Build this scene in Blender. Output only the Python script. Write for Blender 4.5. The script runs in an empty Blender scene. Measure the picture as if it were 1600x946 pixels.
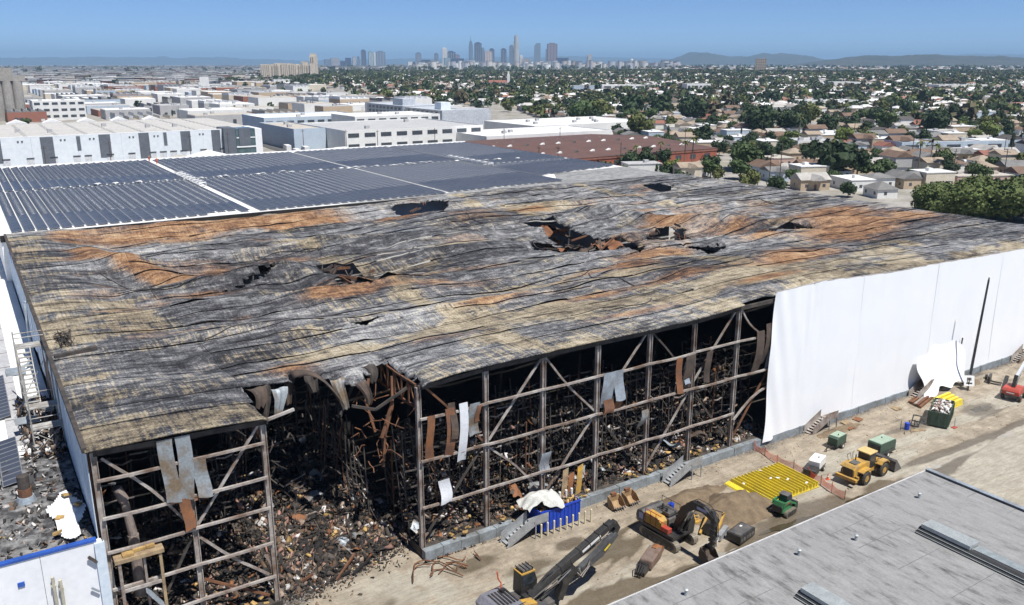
import bpy, bmesh, math, random
import numpy as np
from mathutils import Vector, Matrix, Euler, Quaternion
random.seed(7); RNG = np.random.default_rng(7)
R = math.radians
scene = bpy.context.scene
COL = scene.collection

# ---------------------------------------------------------------- camera
CAM_Z = 45.0
PITCH = math.atan(375 / 1332.0)
HEAD = R(57.2)
cam_d = bpy.data.cameras.new('camera'); cam = bpy.data.objects.new('camera', cam_d); COL.objects.link(cam)
cam.location = (0, 0, CAM_Z)
cam.rotation_euler = (math.pi / 2 - PITCH, 0, HEAD - math.pi / 2)
cam_d.sensor_width = 36; cam_d.lens = 36 * 1332 / 1600.0
cam_d.clip_start = 0.5; cam_d.clip_end = 120000
scene.camera = cam

# ---------------------------------------------------------------- sky, sun, exposure
SUN_EL = R(64); SUN_AZ = math.atan2(-0.975, 0.22)          # towards the sun, from +X counter-clockwise
S = Vector((math.cos(SUN_AZ) * math.cos(SUN_EL), math.sin(SUN_AZ) * math.cos(SUN_EL), math.sin(SUN_EL)))
w = bpy.data.worlds.new('World'); scene.world = w; w.use_nodes = True
nt = w.node_tree; nt.nodes.clear()
sky = nt.nodes.new('ShaderNodeTexSky'); sky.sky_type = 'NISHITA'; sky.sun_disc = False
sky.sun_elevation = SUN_EL; sky.sun_rotation = math.atan2(S.x, S.y)
sky.altitude = 100; sky.air_density = 0.42; sky.dust_density = 0.0; sky.ozone_density = 8.0
bg = nt.nodes.new('ShaderNodeBackground'); bg.inputs[1].default_value = 0.095
wo = nt.nodes.new('ShaderNodeOutputWorld')
nt.links.new(sky.outputs[0], bg.inputs[0]); nt.links.new(bg.outputs[0], wo.inputs[0])
sd = bpy.data.lights.new('sun', 'SUN'); sd.energy = 4.8; sd.angle = R(0.53); sd.color = (1, 0.965, 0.91)
so = bpy.data.objects.new('sun', sd); COL.objects.link(so); so.location = (60, -60, 200)
so.rotation_euler = (-S).to_track_quat('-Z', 'Y').to_euler()
scene.view_settings.view_transform = 'Standard'; scene.view_settings.look = 'None'
scene.view_settings.exposure = 0.38; scene.view_settings.gamma = 1.0
scene.render.engine = 'CYCLES'
cy = scene.cycles
cy.use_denoising = True; cy.denoiser = 'OPENIMAGEDENOISE'
cy.max_bounces = 6; cy.diffuse_bounces = 3; cy.glossy_bounces = 2; cy.transmission_bounces = 3
cy.volume_bounces = 0; cy.transparent_max_bounces = 6; cy.sample_clamp_indirect = 6
cy.use_adaptive_sampling = True; cy.adaptive_threshold = 0.02

# ---------------------------------------------------------------- helpers
def smooth(a, b, t):
    t = np.clip((t - a) / (b - a), 0, 1); return t * t * (3 - 2 * t)
_h = RNG.random((256, 256))
def vnoise(x, y):
    x = np.asarray(x, float); y = np.asarray(y, float)
    xi = np.floor(x).astype(int); yi = np.floor(y).astype(int); fx = x - xi; fy = y - yi
    fx = fx * fx * (3 - 2 * fx); fy = fy * fy * (3 - 2 * fy)
    g = lambda a, b: _h[a % 256, b % 256]
    return (g(xi, yi) * (1 - fx) + g(xi + 1, yi) * fx) * (1 - fy) + (g(xi, yi + 1) * (1 - fx) + g(xi + 1, yi + 1) * fx) * fy
def fbm(x, y, o=4):
    s = 0; a = 0.5; n = 0
    for i in range(o):
        s = s + a * vnoise(x * 2 ** i + 17.3 * i, y * 2 ** i + 31.7 * i); n += a; a *= 0.5
    return s / n
def inpoly(px, py, poly):
    px = np.asarray(px, float); py = np.asarray(py, float); r = np.zeros(px.shape, bool)
    j = len(poly) - 1
    for i in range(len(poly)):
        (xi, yi), (xj, yj) = poly[i], poly[j]
        if yi != yj:
            c = ((yi > py) != (yj > py)) & (px < (xj - xi) * (py - yi) / (yj - yi) + xi); r ^= c
        j = i
    return r
def segd(x, y, pts):
    d = np.full(np.shape(x), 1e9)
    for (ax, ay), (bx, by) in zip(pts[:-1], pts[1:]):
        vx, vy = bx - ax, by - ay; t = np.clip(((x - ax) * vx + (y - ay) * vy) / (vx * vx + vy * vy + 1e-9), 0, 1)
        d = np.minimum(d, np.hypot(x - ax - t * vx, y - ay - t * vy))
    return d

_fx = math.cos(HEAD); _fy = math.sin(HEAD)
def view(x, y, z):
    """angles of a world point seen from the viewpoint, to leave out what the photo shows nothing of"""
    dx, dy, dz = x, y, z - CAM_Z
    f = (dx * _fx + dy * _fy); r = dx * _fy - dy * _fx
    cp, sp = math.cos(PITCH), math.sin(PITCH)
    dep = f * cp - dz * sp; u = f * sp + dz * cp
    dep = np.maximum(dep, 1e-3)
    return 800 + 1332 * r / dep, 473 - 1332 * u / dep

class MB:
    def __init__(s): s.v = []; s.f = []; s.m = []
    def poly(s, pts, mi=0):
        n = len(s.v); s.v += [tuple(p) for p in pts]; s.f.append(tuple(range(n, n + len(pts)))); s.m.append(mi); return s
    def hexa(s, p, mi=0):      # p: 8 points, bottom 0-3 ccw, top 4-7
        n = len(s.v); s.v += [tuple(q) for q in p]
        for f in ((3, 2, 1, 0), (4, 5, 6, 7), (0, 1, 5, 4), (1, 2, 6, 5), (2, 3, 7, 6), (3, 0, 4, 7)):
            s.f.append(tuple(n + i for i in f)); s.m.append(mi)
        return s
    def box(s, x0, x1, y0, y1, z0, z1, mi=0):
        return s.hexa([(x0, y0, z0), (x1, y0, z0), (x1, y1, z0), (x0, y1, z0), (x0, y0, z1), (x1, y0, z1), (x1, y1, z1), (x0, y1, z1)], mi)
    def beam(s, p, q, wd, ht, mi=0, roll=0):
        p = Vector(p); q = Vector(q); d = (q - p).normalized()
        up = Vector((0, 0, 1)) if abs(d.z) < 0.95 else Vector((0, 1, 0))
        a = d.cross(up).normalized(); b = a.cross(d).normalized()
        if roll: a, b = a * math.cos(roll) + b * math.sin(roll), b * math.cos(roll) - a * math.sin(roll)
        a = a * wd / 2; b = b * ht / 2
        return s.hexa([p - a - b, p + a - b, q + a - b, q - a - b, p - a + b, p + a + b, q + a + b, q - a + b], mi)
    def tube(s, p, q, r, n=8, r2=None, mi=0, caps=True):
        p = Vector(p); q = Vector(q); r2 = r if r2 is None else r2; d = (q - p).normalized()
        up = Vector((0, 0, 1)) if abs(d.z) < 0.95 else Vector((1, 0, 0))
        a = d.cross(up).normalized(); b = a.cross(d)
        i0 = len(s.v)
        for c, rr in ((p, r), (q, r2)):
            for k in range(n):
                t = 2 * math.pi * k / n; s.v.append(tuple(c + (a * math.cos(t) + b * math.sin(t)) * rr))
        for k in range(n):
            s.f.append((i0 + k, i0 + (k + 1) % n, i0 + n + (k + 1) % n, i0 + n + k)); s.m.append(mi)
        if caps:
            s.f.append(tuple(i0 + k for k in range(n))[::-1]); s.m.append(mi)
            s.f.append(tuple(i0 + n + k for k in range(n))); s.m.append(mi)
        return s
    def path(s, pts, r, n=6, mi=0):
        for a, b in zip(pts[:-1], pts[1:]): s.tube(a, b, r, n, mi=mi)
        return s
    def prism(s, prof, y0, y1, mi=0, ax='y'):
        """profile of (a,b) points pushed along an axis: ax 'y' -> (a,*,b), 'x' -> (*,a,b), 'z' -> (a,b,*)"""
        def P(a, b, c): return (a, c, b) if ax == 'y' else ((c, a, b) if ax == 'x' else (a, b, c))
        n = len(prof); i0 = len(s.v)
        s.v += [P(a, b, y0) for a, b in prof] + [P(a, b, y1) for a, b in prof]
        for k in range(n):
            s.f.append((i0 + k, i0 + (k + 1) % n, i0 + n + (k + 1) % n, i0 + n + k)); s.m.append(mi)
        s.f.append(tuple(i0 + k for k in range(n))[::-1]); s.m.append(mi)
        s.f.append(tuple(i0 + n + k for k in range(n))); s.m.append(mi)
        return s
    def grid(s, X, Y, Z, keep=None, mi=0):
        n, m = X.shape; i0 = len(s.v)
        s.v += list(zip(X.ravel().tolist(), Y.ravel().tolist(), Z.ravel().tolist()))
        for i in range(n - 1):
            for j in range(m - 1):
                if keep is None or keep[i, j]:
                    a = i0 + i * m + j; s.f.append((a, a + m, a + m + 1, a + 1)); s.m.append(mi)
        return s
    def rot(s, loc, rz=0, rx=0, ry=0):
        M_ = Matrix.Translation(loc) @ Euler((rx, ry, rz)).to_matrix().to_4x4()
        s.v = [tuple(M_ @ Vector(p)) for p in s.v]; return s
    def add(s, o):
        n = len(s.v); s.v += o.v; s.f += [tuple(i + n for i in f) for f in o.f]; s.m += o.m; return s
    def mesh(s, name, mats):
        me = bpy.data.meshes.new(name); me.from_pydata(s.v, [], s.f)
        for m in (mats if isinstance(mats, (list, tuple)) else [mats]): me.materials.append(m)
        if any(s.m): me.polygons.foreach_set('material_index', s.m)
        me.update(); return me
    def build(s, name, mats, parent=None, sm=False, bev=0, fix=True):
        me = s.mesh(name, mats)
        if fix:
            bm = bmesh.new(); bm.from_mesh(me); bmesh.ops.recalc_face_normals(bm, faces=bm.faces); bm.to_mesh(me); bm.free()
        if sm: me.polygons.foreach_set('use_smooth', [True] * len(me.polygons))
        o = link(name, me, parent)
        if bev:
            b = o.modifiers.new('bevel', 'BEVEL'); b.width = bev; b.segments = 2; b.limit_method = 'ANGLE'
        return o
def link(name, me, parent=None):
    o = bpy.data.objects.new(name, me); COL.objects.link(o)
    if parent is not None: o.parent = parent
    return o
def tag(o, label=None, cat=None, group=None, kind=None):
    if label: o['label'] = label
    if cat: o['category'] = cat
    if group: o['group'] = group
    if kind: o['kind'] = kind
    return o
def thing(name, label, cat, loc=(0, 0, 0), rz=0, group=None):
    o = bpy.data.objects.new(name, None); COL.objects.link(o); o.location = loc; o.rotation_euler = (0, 0, rz); o.empty_display_size = 0.3
    return tag(o, label, cat, group)
def np_mesh(name, V, F, mats, smooth_=False, attr=None, fcol=None):
    """V (n,3), F (m,k) arrays -> mesh, quickly; attr: (n,3) vertex colours named 'paint'"""
    me = bpy.data.meshes.new(name); V = np.asarray(V, np.float32); F = np.asarray(F, np.int32); m, k = F.shape
    me.vertices.add(len(V)); me.vertices.foreach_set('co', V.ravel())
    me.loops.add(m * k); me.loops.foreach_set('vertex_index', F.ravel())
    me.polygons.add(m); me.polygons.foreach_set('loop_start', np.arange(0, m * k, k, dtype=np.int32))
    me.polygons.foreach_set('loop_total', np.full(m, k, np.int32))
    if smooth_: me.polygons.foreach_set('use_smooth', np.ones(m, bool))
    for q in (mats if isinstance(mats, (list, tuple)) else [mats]): me.materials.append(q)
    me.update(calc_edges=True); me.validate()
    if attr is not None:
        a = me.attributes.new('paint', 'FLOAT_COLOR', 'POINT'); a.data.foreach_set('color', np.c_[attr, np.ones(len(V))].astype(np.float32).ravel())
    if fcol is not None:
        a = me.attributes.new('paint', 'FLOAT_COLOR', 'FACE'); a.data.foreach_set('color', np.c_[fcol, np.ones(m)].astype(np.float32).ravel())
    return me
def copy_tree(o, parent=None):
    c = o.copy(); COL.objects.link(c); c.parent = parent
    for ch in o.children: copy_tree(ch, c)
    return c

# ---------------------------------------------------------------- materials
class NT:
    def __init__(s, name):
        s.mat = bpy.data.materials.new(name); s.mat.use_nodes = True; s.t = s.mat.node_tree; s.t.nodes.clear()
        s.out = s.n('ShaderNodeOutputMaterial'); s.b = s.n('ShaderNodeBsdfPrincipled'); s.l(s.b.outputs[0], s.out.inputs[0])
    def n(s, t, **kw):
        x = s.t.nodes.new(t)
        for k, v in kw.items(): setattr(x, k, v)
        return x
    def l(s, a, b): s.t.links.new(a, b)
    def pos(s, scale=(1, 1, 1), obj=False, rz=0):
        g = s.n('ShaderNodeTexCoord').outputs['Object'] if obj else s.n('ShaderNodeNewGeometry').outputs['Position']
        m = s.n('ShaderNodeMapping'); s.l(g, m.inputs[0]); m.inputs['Scale'].default_value = scale; m.inputs['Rotation'].default_value = (0, 0, rz); return m.outputs[0]
    def noise(s, vec, scale, detail=4, rough=0.55, dist=0):
        x = s.n('ShaderNodeTexNoise'); s.l(vec, x.inputs['Vector']); x.inputs['Scale'].default_value = scale
        x.inputs['Detail'].default_value = detail; x.inputs['Roughness'].default_value = rough; x.inputs['Distortion'].default_value = dist
        return x.outputs['Fac']
    def ramp(s, fac, stops):
        x = s.n('ShaderNodeValToRGB'); s.l(fac, x.inputs[0]); e = x.color_ramp.elements
        while len(e) < len(stops): e.new(0.5)
        for i, (p, c) in enumerate(stops):
            e[i].position = p; c = (c, c, c) if isinstance(c, (int, float)) else c; e[i].color = (*c, 1)
        return x.outputs[0]
    def mix(s, fac, a, b, mode='MIX'):
        x = s.n('ShaderNodeMix', data_type='RGBA', blend_type=mode)
        for k, v in ((0, fac), (6, a), (7, b)):
            if isinstance(v, (int, float)): x.inputs[k].default_value = v if k == 0 else (v, v, v, 1)
            elif isinstance(v, tuple): x.inputs[k].default_value = (*v, 1)
            else: s.l(v, x.inputs[k])
        return x.outputs[2]
    def math(s, op, a, b=0.5):
        x = s.n('ShaderNodeMath', operation=op)
        for k, v in ((0, a), (1, b)):
            if isinstance(v, (int, float)): x.inputs[k].default_value = v
            else: s.l(v, x.inputs[k])
        return x.outputs[0]
    def attr(s):
        x = s.n('ShaderNodeAttribute'); x.attribute_name = 'paint'; return x.outputs['Color']
    def sep(s, c):
        x = s.n('ShaderNodeSeparateColor'); s.l(c, x.inputs[0]); return x.outputs
    def bump(s, h, st, d=0.1):
        x = s.n('ShaderNodeBump'); x.inputs['Strength'].default_value = st; x.inputs['Distance'].default_value = d
        s.l(h, x.inputs['Height']); s.l(x.outputs[0], s.b.inputs['Normal']); return x
    def col(s, c): s.l(c, s.b.inputs['Base Color'])
    def set(s, rough=0.7, metal=0, spec=None):
        if isinstance(rough, (int, float)): s.b.inputs['Roughness'].default_value = rough
        else: s.l(rough, s.b.inputs['Roughness'])
        s.b.inputs['Metallic'].default_value = metal
        if spec is not None: s.b.inputs['Specular IOR Level'].default_value = spec
        return s.mat
_M = {}
def mat(name, c, c2=None, scale=1.0, rough=0.7, metal=0.0, bump=0.0, stretch=(1, 1, 1), obj=True, lo=0.35, hi=0.65, spec=None):
    """plain procedural paint: two tones broken up by noise, with a fine grain"""
    if name in _M: return _M[name]
    t = NT(name); c2 = c2 or tuple(x * 0.72 for x in c)
    v = t.pos(stretch, obj)
    n1 = t.noise(v, scale, 6, 0.6); n2 = t.noise(v, scale * 9, 3)
    cc = t.mix(t.ramp(n1, [(lo, 0.0), (hi, 1.0)]), tuple(c), tuple(c2))
    t.col(t.mix(0.18, cc, t.ramp(n2, [(0.3, 0.0), (0.7, 1.0)]), 'OVERLAY'))
    if bump: t.bump(t.noise(v, scale * 6, 4), bump, 0.05)
    _M[name] = t.set(rough, metal, spec); return _M[name]
# ================================================================ SETTING
def terrain(x, y):
    x = np.asarray(x, float); y = np.asarray(y, float); d = np.hypot(x, y); az = np.degrees(np.arctan2(y, x))
    side = 1 - smooth(58, 78, az)
    rise = smooth(500, 2600, d) * (4 + 6 * side)
    roll = smooth(500, 1500, d) * (fbm(x / 420.0 + 5, y / 420.0 + 9, 3) - 0.5) * 10 * side
    return rise + roll - 0.12 - smooth(9000, 30000, d) * 26

# ground sheet out to the horizon: rings round the viewpoint
t = NT('city_ground'); v = t.pos()
n1 = t.noise(v, 0.012, 6, 0.6); n2 = t.noise(v, 0.09, 5, 0.65); n3 = t.noise(v, 1.1, 3)
c = t.ramp(n1, [(0.35, (0.17, 0.16, 0.14)), (0.5, (0.27, 0.25, 0.22)), (0.62, (0.22, 0.21, 0.15))])
c = t.mix(t.ramp(n2, [(0.45, 0.0), (0.6, 1.0)]), c, (0.36, 0.34, 0.31)); c = t.mix(0.25, c, n3, 'OVERLAY')
t.col(c); GROUND = t.set(0.9)
rr = np.concatenate([np.linspace(2, 240, 30), np.linspace(260, 1200, 60), np.geomspace(1240, 40000, 60)])
aa = np.radians(np.linspace(-6, 140, 150))
RR, AA = np.meshgrid(rr, aa, indexing='ij'); GX = RR * np.cos(AA); GY = RR * np.sin(AA)
GZ = terrain(GX, GY)
n, m = RR.shape; idx = np.arange(n * m).reshape(n, m)
Fq = np.stack([idx[:-1, :-1], idx[1:, :-1], idx[1:, 1:], idx[:-1, 1:]], -1).reshape(-1, 4)
tag(link('ground', np_mesh('ground', np.c_[GX.ravel(), GY.ravel(), GZ.ravel()], Fq, GROUND, True)), 'wide grey and tan plain of the city reaching the horizon', kind='structure')

# far hills: real relief far behind the city
def hills(name, az0, az1, d0, depth, prof, matl, label, seed):
    n, m = 220, 26
    a = np.radians(np.linspace(az0, az1, n)); q = np.linspace(0, 1, m)
    A, Q = np.meshgrid(a, q, indexing='ij'); D = d0 + depth * Q
    X = D * np.cos(A); Y = D * np.sin(A)
    u = (np.degrees(A) - az0) / (az1 - az0)
    top = np.interp(u, [p[0] for p in prof], [p[1] for p in prof])
    bell = np.sin(np.pi * np.clip(Q, 0, 1)) ** 0.8
    Z = top * bell * (0.62 + 0.75 * fbm(X / 900.0 + seed, Y / 900.0, 5)) + (fbm(X / 330.0 + seed, Y / 330.0, 5) - 0.5) * 90 * bell - 25
    idx = np.arange(n * m).reshape(n, m)
    Fq = np.stack([idx[:-1, :-1], idx[1:, :-1], idx[1:, 1:], idx[:-1, 1:]], -1).reshape(-1, 4)
    tag(link(name, np_mesh(name, np.c_[X.ravel(), Y.ravel(), Z.ravel()], Fq, matl, True)), label, kind='structure')
HILL = mat('hill_scrub', (0.035, 0.042, 0.028), (0.06, 0.058, 0.042), 0.004, 0.95, obj=False)
PXAZ = lambda px: 57.2 - math.degrees(math.atan((px - 800) / 1384.0))
hills('hills', PXAZ(1310), PXAZ(1030), 12500, 3600, [(0, 60), (.06, 110), (.15, 175), (.32, 235), (.42, 215), (.5, 165), (.6, 195), (.75, 245), (.85, 200), (.93, 130), (1, 45)], HILL, 'hazy blue hills right of the skyline', 3)
hills('hills', PXAZ(1720), PXAZ(1240), 7200, 2600, [(0, 70), (.2, 98), (.35, 115), (.5, 135), (.62, 122), (.75, 104), (.88, 90), (1, 30)], HILL, 'low wooded hills at the right edge of the view', 8)
hills('mountains', PXAZ(1900), PXAZ(1300), 26000, 6000, [(0, 290), (.3, 330), (.5, 290), (.7, 240), (.85, 200), (1, 60)], HILL, 'faint far mountains behind the right hills', 14)
hills('mountains', PXAZ(520), PXAZ(-150), 25000, 6000, [(0, 100), (.25, 180), (.45, 215), (.7, 200), (.9, 170), (1, 150)], HILL, 'faint far mountains behind the left plain', 21)
hills('mountains', PXAZ(1060), PXAZ(500), 25000, 6000, [(0, 150), (.3, 250), (.6, 180), (.8, 160), (1, 120)], HILL, 'faint far ridge behind the tower skyline', 27)

# ---------------------------------------------------------------- the yard in front of the burnt warehouse
yx = np.arange(8, 172, 0.36); yy = np.arange(34, 70.4, 0.36)
YX, YY = np.meshgrid(yx, yy, indexing='ij')
def yard_z(x, y):
    z = (fbm(x / 3.0, y / 3.0, 4) - 0.5) * 0.16
    z = z + .35 * np.exp(-(((x - 60) / 5.5) ** 2 + ((y - 57.6) / 2.2) ** 2))
    z = z + 0.45 * np.exp(-((y - 62.2 + 0.8 * np.sin(x / 6.0)) / 1.1) ** 2) * fbm(x / 2.5 + 9, y / 2.5, 3) * smooth(66, 80, x)
    z = z - 0.16 * np.exp(-((y - 49.0 - 0.5 * np.sin(x / 7.0)) / 1.1) ** 2)
    z = z + 0.45 * np.exp(-(((x - 118.5) / 3.0) ** 2 + ((y - 61.2) / 1.6) ** 2)) * fbm(x, y, 3)
    z = z - .05 * (y > 64.4) * ((x < 17.8) | (x > 31.2))
    return z
YZ = yard_z(YX, YY)
nz = fbm(YX / 4.5, YY / 4.5, 5); nz2 = fbm(YX / 1.6 + 40, YY / 1.6, 4); nst = fbm(YX / 14.0, YY / 2.6 + 7, 4)
wet = 1.3 * np.exp(-((YY - 49.2 - 0.9 * np.sin(YX / 5.0) - (nz - .5) * 4) / 1.0) ** 2) * (1 - smooth(88, 100, YX))
for bx, by, rx, ry, k in [(66.5, 50.2, 5, 1.6, 1.5), (47.5, 55.6, 3.4, 1.7, 1.2), (39, 57.2, 3, 1.2, .9), (44.4, 58.6, 2.0, .8, 1.0), (34.8, 60.6, 2.6, 1.2, .9), (97, 57, 4, 1.8, .7), (110.5, 55.5, 4, 1.8, .9), (92, 50.6, 6, .6, .9), (104, 50.2, 9, .5, .9), (118, 49.9, 9, .5, .8), (55, 60.5, 3, 1, .5), (25, 59, 6, 2.5, .5)]:
    wet = wet + k * np.exp(-(((YX - bx) / rx) ** 2 + ((YY - by) / ry) ** 2)) * (0.4 + 1.1 * nz2)
for TR in [[(36, 56), (60, 58), (80, 53.6), (110, 53), (150, 54)], [(38, 52.6), (50, 57), (72, 60.6), (96, 60), (130, 58.6)], [(86, 50.4), (110, 52.2), (150, 51.0)], [(44, 50.4), (56, 58.5), (66, 61.6)], [(78, 48), (100, 44), (140, 46)], [(82, 46), (120, 40)]]:
    for o_ in (0, 2.1):
        wet = wet + .42 * np.exp(-(segd(YX + .8 * np.sin(YY * .4), YY + o_ + .7 * np.sin(YX * .21), TR) / .3) ** 2) * (.5 + .9 * nz2)
ash = smooth(61.6, 63.6, YY + (nz - .5) * 3) * (0.35 + 0.65 * smooth(55, 90, YX)) * 0.9
ash = ash * smooth(31, 33, YX); ash = np.maximum(ash, 1.3 * smooth(63.2, 66.4, YY + (nz - .5) * 4 + .35 * (22 - YX)) * (1 - smooth(32, 34, YX)))
pale = 1.3 * np.exp(-(((YX - 29.5) / 2.6) ** 2 + ((YY - 60.2) / 3.0) ** 2)) * smooth(.3, .5, nz2) + .5 * np.exp(-(((YX - 25) / 4) ** 2 + ((YY - 62) / 3.5) ** 2)) + 1.1 * (1 - smooth(48.6, 50.4, YY + (nz - .5) * 2)) * smooth(84, 90, YX) + 0.75 * smooth(.46, .62, nst) * (1 - smooth(56, 60, YY)) * (1 - np.exp(-(((YX - 62) / 8) ** 2 + ((YY - 56) / 5) ** 2)))
t = NT('yard_dirt'); v = t.pos(); r_, g_, b_ = t.sep(t.attr())[:3]
n1 = t.noise(v, 0.5, 7, 0.65); n2 = t.noise(v, 4.5, 5, 0.65); n3 = t.noise(t.pos((0.35, 2.2, 1)), 1.2, 5, 0.6, 0.4)
c = t.ramp(n1, [(0.32, (0.20, 0.165, 0.122)), (0.5, (0.30, 0.253, 0.19)), (0.68, (0.40, 0.345, 0.268))])
c = t.mix(t.ramp(b_, [(0.15, 0.0), (0.7, 0.9)]), c, t.ramp(n1, [(0.3, (0.30, 0.275, 0.225)), (0.7, (0.42, 0.39, 0.325))]))
c = t.mix(t.math('MULTIPLY', t.ramp(n3, [(0.42, 0.0), (0.6, 1.0)]), 0.36), c, (0.175, 0.15, 0.115))
c = t.mix(t.ramp(g_, [(0.15, 0.0), (0.75, 1.0)]), c, t.ramp(n2, [(0.35, (0.03, 0.028, 0.027)), (0.55, (0.13, 0.115, 0.1)), (0.7, (0.33, 0.3, 0.27))]))
wm = t.ramp(t.math('ADD', r_, t.math('MULTIPLY', t.math('SUBTRACT', n2, 0.5), 0.35)), [(0.32, 0.0), (0.62, 1.0)])
c = t.mix(wm, c, t.mix(0.75, c, (0.085, 0.066, 0.042)))
c = t.mix(0.38, c, n2, 'OVERLAY'); t.col(c)
t.bump(t.math('ADD', t.math('MULTIPLY', n1, 0.6), t.math('MULTIPLY', n2, 0.35)), 0.5, 0.25)
YARD = t.set(t.mix(wm, 0.92, 0.38))
n, m = YX.shape; idx = np.arange(n * m).reshape(n, m)
Fq = np.stack([idx[:-1, :-1], idx[1:, :-1], idx[1:, 1:], idx[:-1, 1:]], -1).reshape(-1, 4)
tag(link('yard_ground', np_mesh('yard_ground', np.c_[YX.ravel(), YY.ravel(), YZ.ravel() + 0.06], Fq, YARD, True, attr=np.c_[wet.ravel(), ash.ravel(), pale.ravel()])), 'tan muddy dirt yard with wet patches in front of the burnt warehouse', kind='structure')

SOIL = mat('heaped_soil', (.20, .15, .095), (.125, .09, .058), 1.1, .95, bump=.9, obj=False)
for k, (cx, cyy, rx, ry, h, lb) in enumerate([(62.6, 54.6, 4.4, 2.6, 1.9, 'brown soil mound between the black excavator and the yellow forms'), (59.0, 58.4, 5.2, 1.7, 1.0, 'low soil ridge behind the black excavator'), (118.8, 61.4, 2.6, 1.0, .7, 'small soil heap at the foot of the black pole'), (88.0, 61.2, 4.5, .8, .5, 'low soil berm below the white wrap')]):
    gx, gy = np.meshgrid(np.linspace(-1, 1, 44), np.linspace(-1, 1, 34), indexing='ij'); X_ = cx + gx * rx * 1.25; Y_ = cyy + gy * ry * 1.25; q_ = np.hypot(gx, gy) + .5 * (fbm(X_ / 1.3 + k, Y_ / 1.3, 3) - .5)
    Z_ = yard_z(X_, Y_) * .3 + h * np.clip(1 - q_, -.25, 1) * (.75 + .5 * fbm(X_ / .8, Y_ / .8, 3)) + .05
    tag(MB().grid(X_, Y_, Z_, (q_ < 1.12)[:-1, :-1]).build('soil_mound', SOIL, None, fix=False, sm=True), lb, kind='stuff')
t = NT('muddy_water'); t.col(t.mix(t.noise(t.pos(), .8, 4), (.05, .04, .025), (.085, .068, .042))); PUD = t.set(.06, 0, .5)
for k, (cx, cyy, rx, ry) in enumerate([(66.3, 49.6, 4.2, .8), (50.2, 48.9, 3.2, .5), (76.5, 49.2, 3.0, .4), (110.6, 55.5, 2.2, .7)]):
    P_ = [(cx + rx * (1 + .25 * math.sin(3 * a + k) + .15 * math.sin(7 * a)) * math.cos(a), cyy + ry * (1 + .3 * math.sin(2 * a + k) + .2 * math.cos(5 * a)) * math.sin(a)) for a in np.linspace(0, 2 * math.pi, 41)[:-1]]
    tag(MB().poly([(x, y, float(yard_z(np.array([cx]), np.array([cyy]))[0]) + .09) for x, y in P_]).build('puddle', PUD, None, fix=False), ['muddy puddle beside the green skid steer', 'narrow puddle by the excavator bucket', 'shallow puddle at the foot of the fence', 'puddle right of the green skip'][k], kind='structure')
# ================================================================ BURNT WAREHOUSE
X0, X1, Y0, Y1 = 4.8, 152.6, 64.0, 159.0
ROOF_Z = 18.2
HOLES = [  # torn openings in the roof, plan outlines in metres
    [(80.5, 125.0), (88.5, 124.6), (88.6, 116.5), (91, 108.5), (89.5, 98.5), (83, 93.6), (79, 101), (76.5, 105.4), (72.0, 106.4), (74.9, 110.2), (83.0, 112.8), (84.6, 121.5)],
    [(92.5, 104.6), (101.0, 109.0), (105.0, 106.6), (100.2, 103.0), (105, 98.2), (98.5, 99.8), (95.8, 103.0)],
    [(91, 93.6), (95, 91.6), (98, 90.4), (93.0, 89.3)],
    [(70.8, 155.5), (70.5, 147.6), (74.0, 147.2), (79.5, 149.0), (84.6, 154.2), (80, 156.5)],
    [(130.5, 148.0), (129.5, 140.5), (131.5, 139.6), (137.5, 145.2), (134.5, 148.4)],
    [(39.5, 108), (41.2, 119), (43.6, 116), (42.8, 107)],
    [(39.2, 104.5), (42.2, 105.2), (44.2, 99.0), (41.4, 97.4)],
    [(26, 108.6), (33, 112.0), (34.5, 112.6), (30, 109.6)],
    [(17.6, 60), (17.6, 64.0), (18.2, 68.3), (18.1, 70.5), (20.2, 70.2), (21.8, 69.3), (22.6, 72.8), (25.5, 71.6), (27.0, 69.0), (28.2, 68.2), (29.4, 70.6), (31.1, 71.6), (31.6, 67.5), (31.9, 63.5), (31.9, 60)],
    [(112, 98.5), (121, 95.0), (122.5, 93.5), (118, 94.4), (113.5, 96.5)],
    [(33, 83.6), (37.4, 85.2), (37.8, 84.4), (34, 82.6)],
]
def hole_mask(x, y):
    wx = x + (fbm(x / 1.1, y / 1.1, 3) - 0.5) * 1.5; wy = y + (fbm(x / 1.1 + 50, y / 1.1, 3) - 0.5) * 1.5
    k = np.zeros(np.shape(x), bool)
    for h in HOLES: k |= inpoly(wx, wy, h)
    return k
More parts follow.
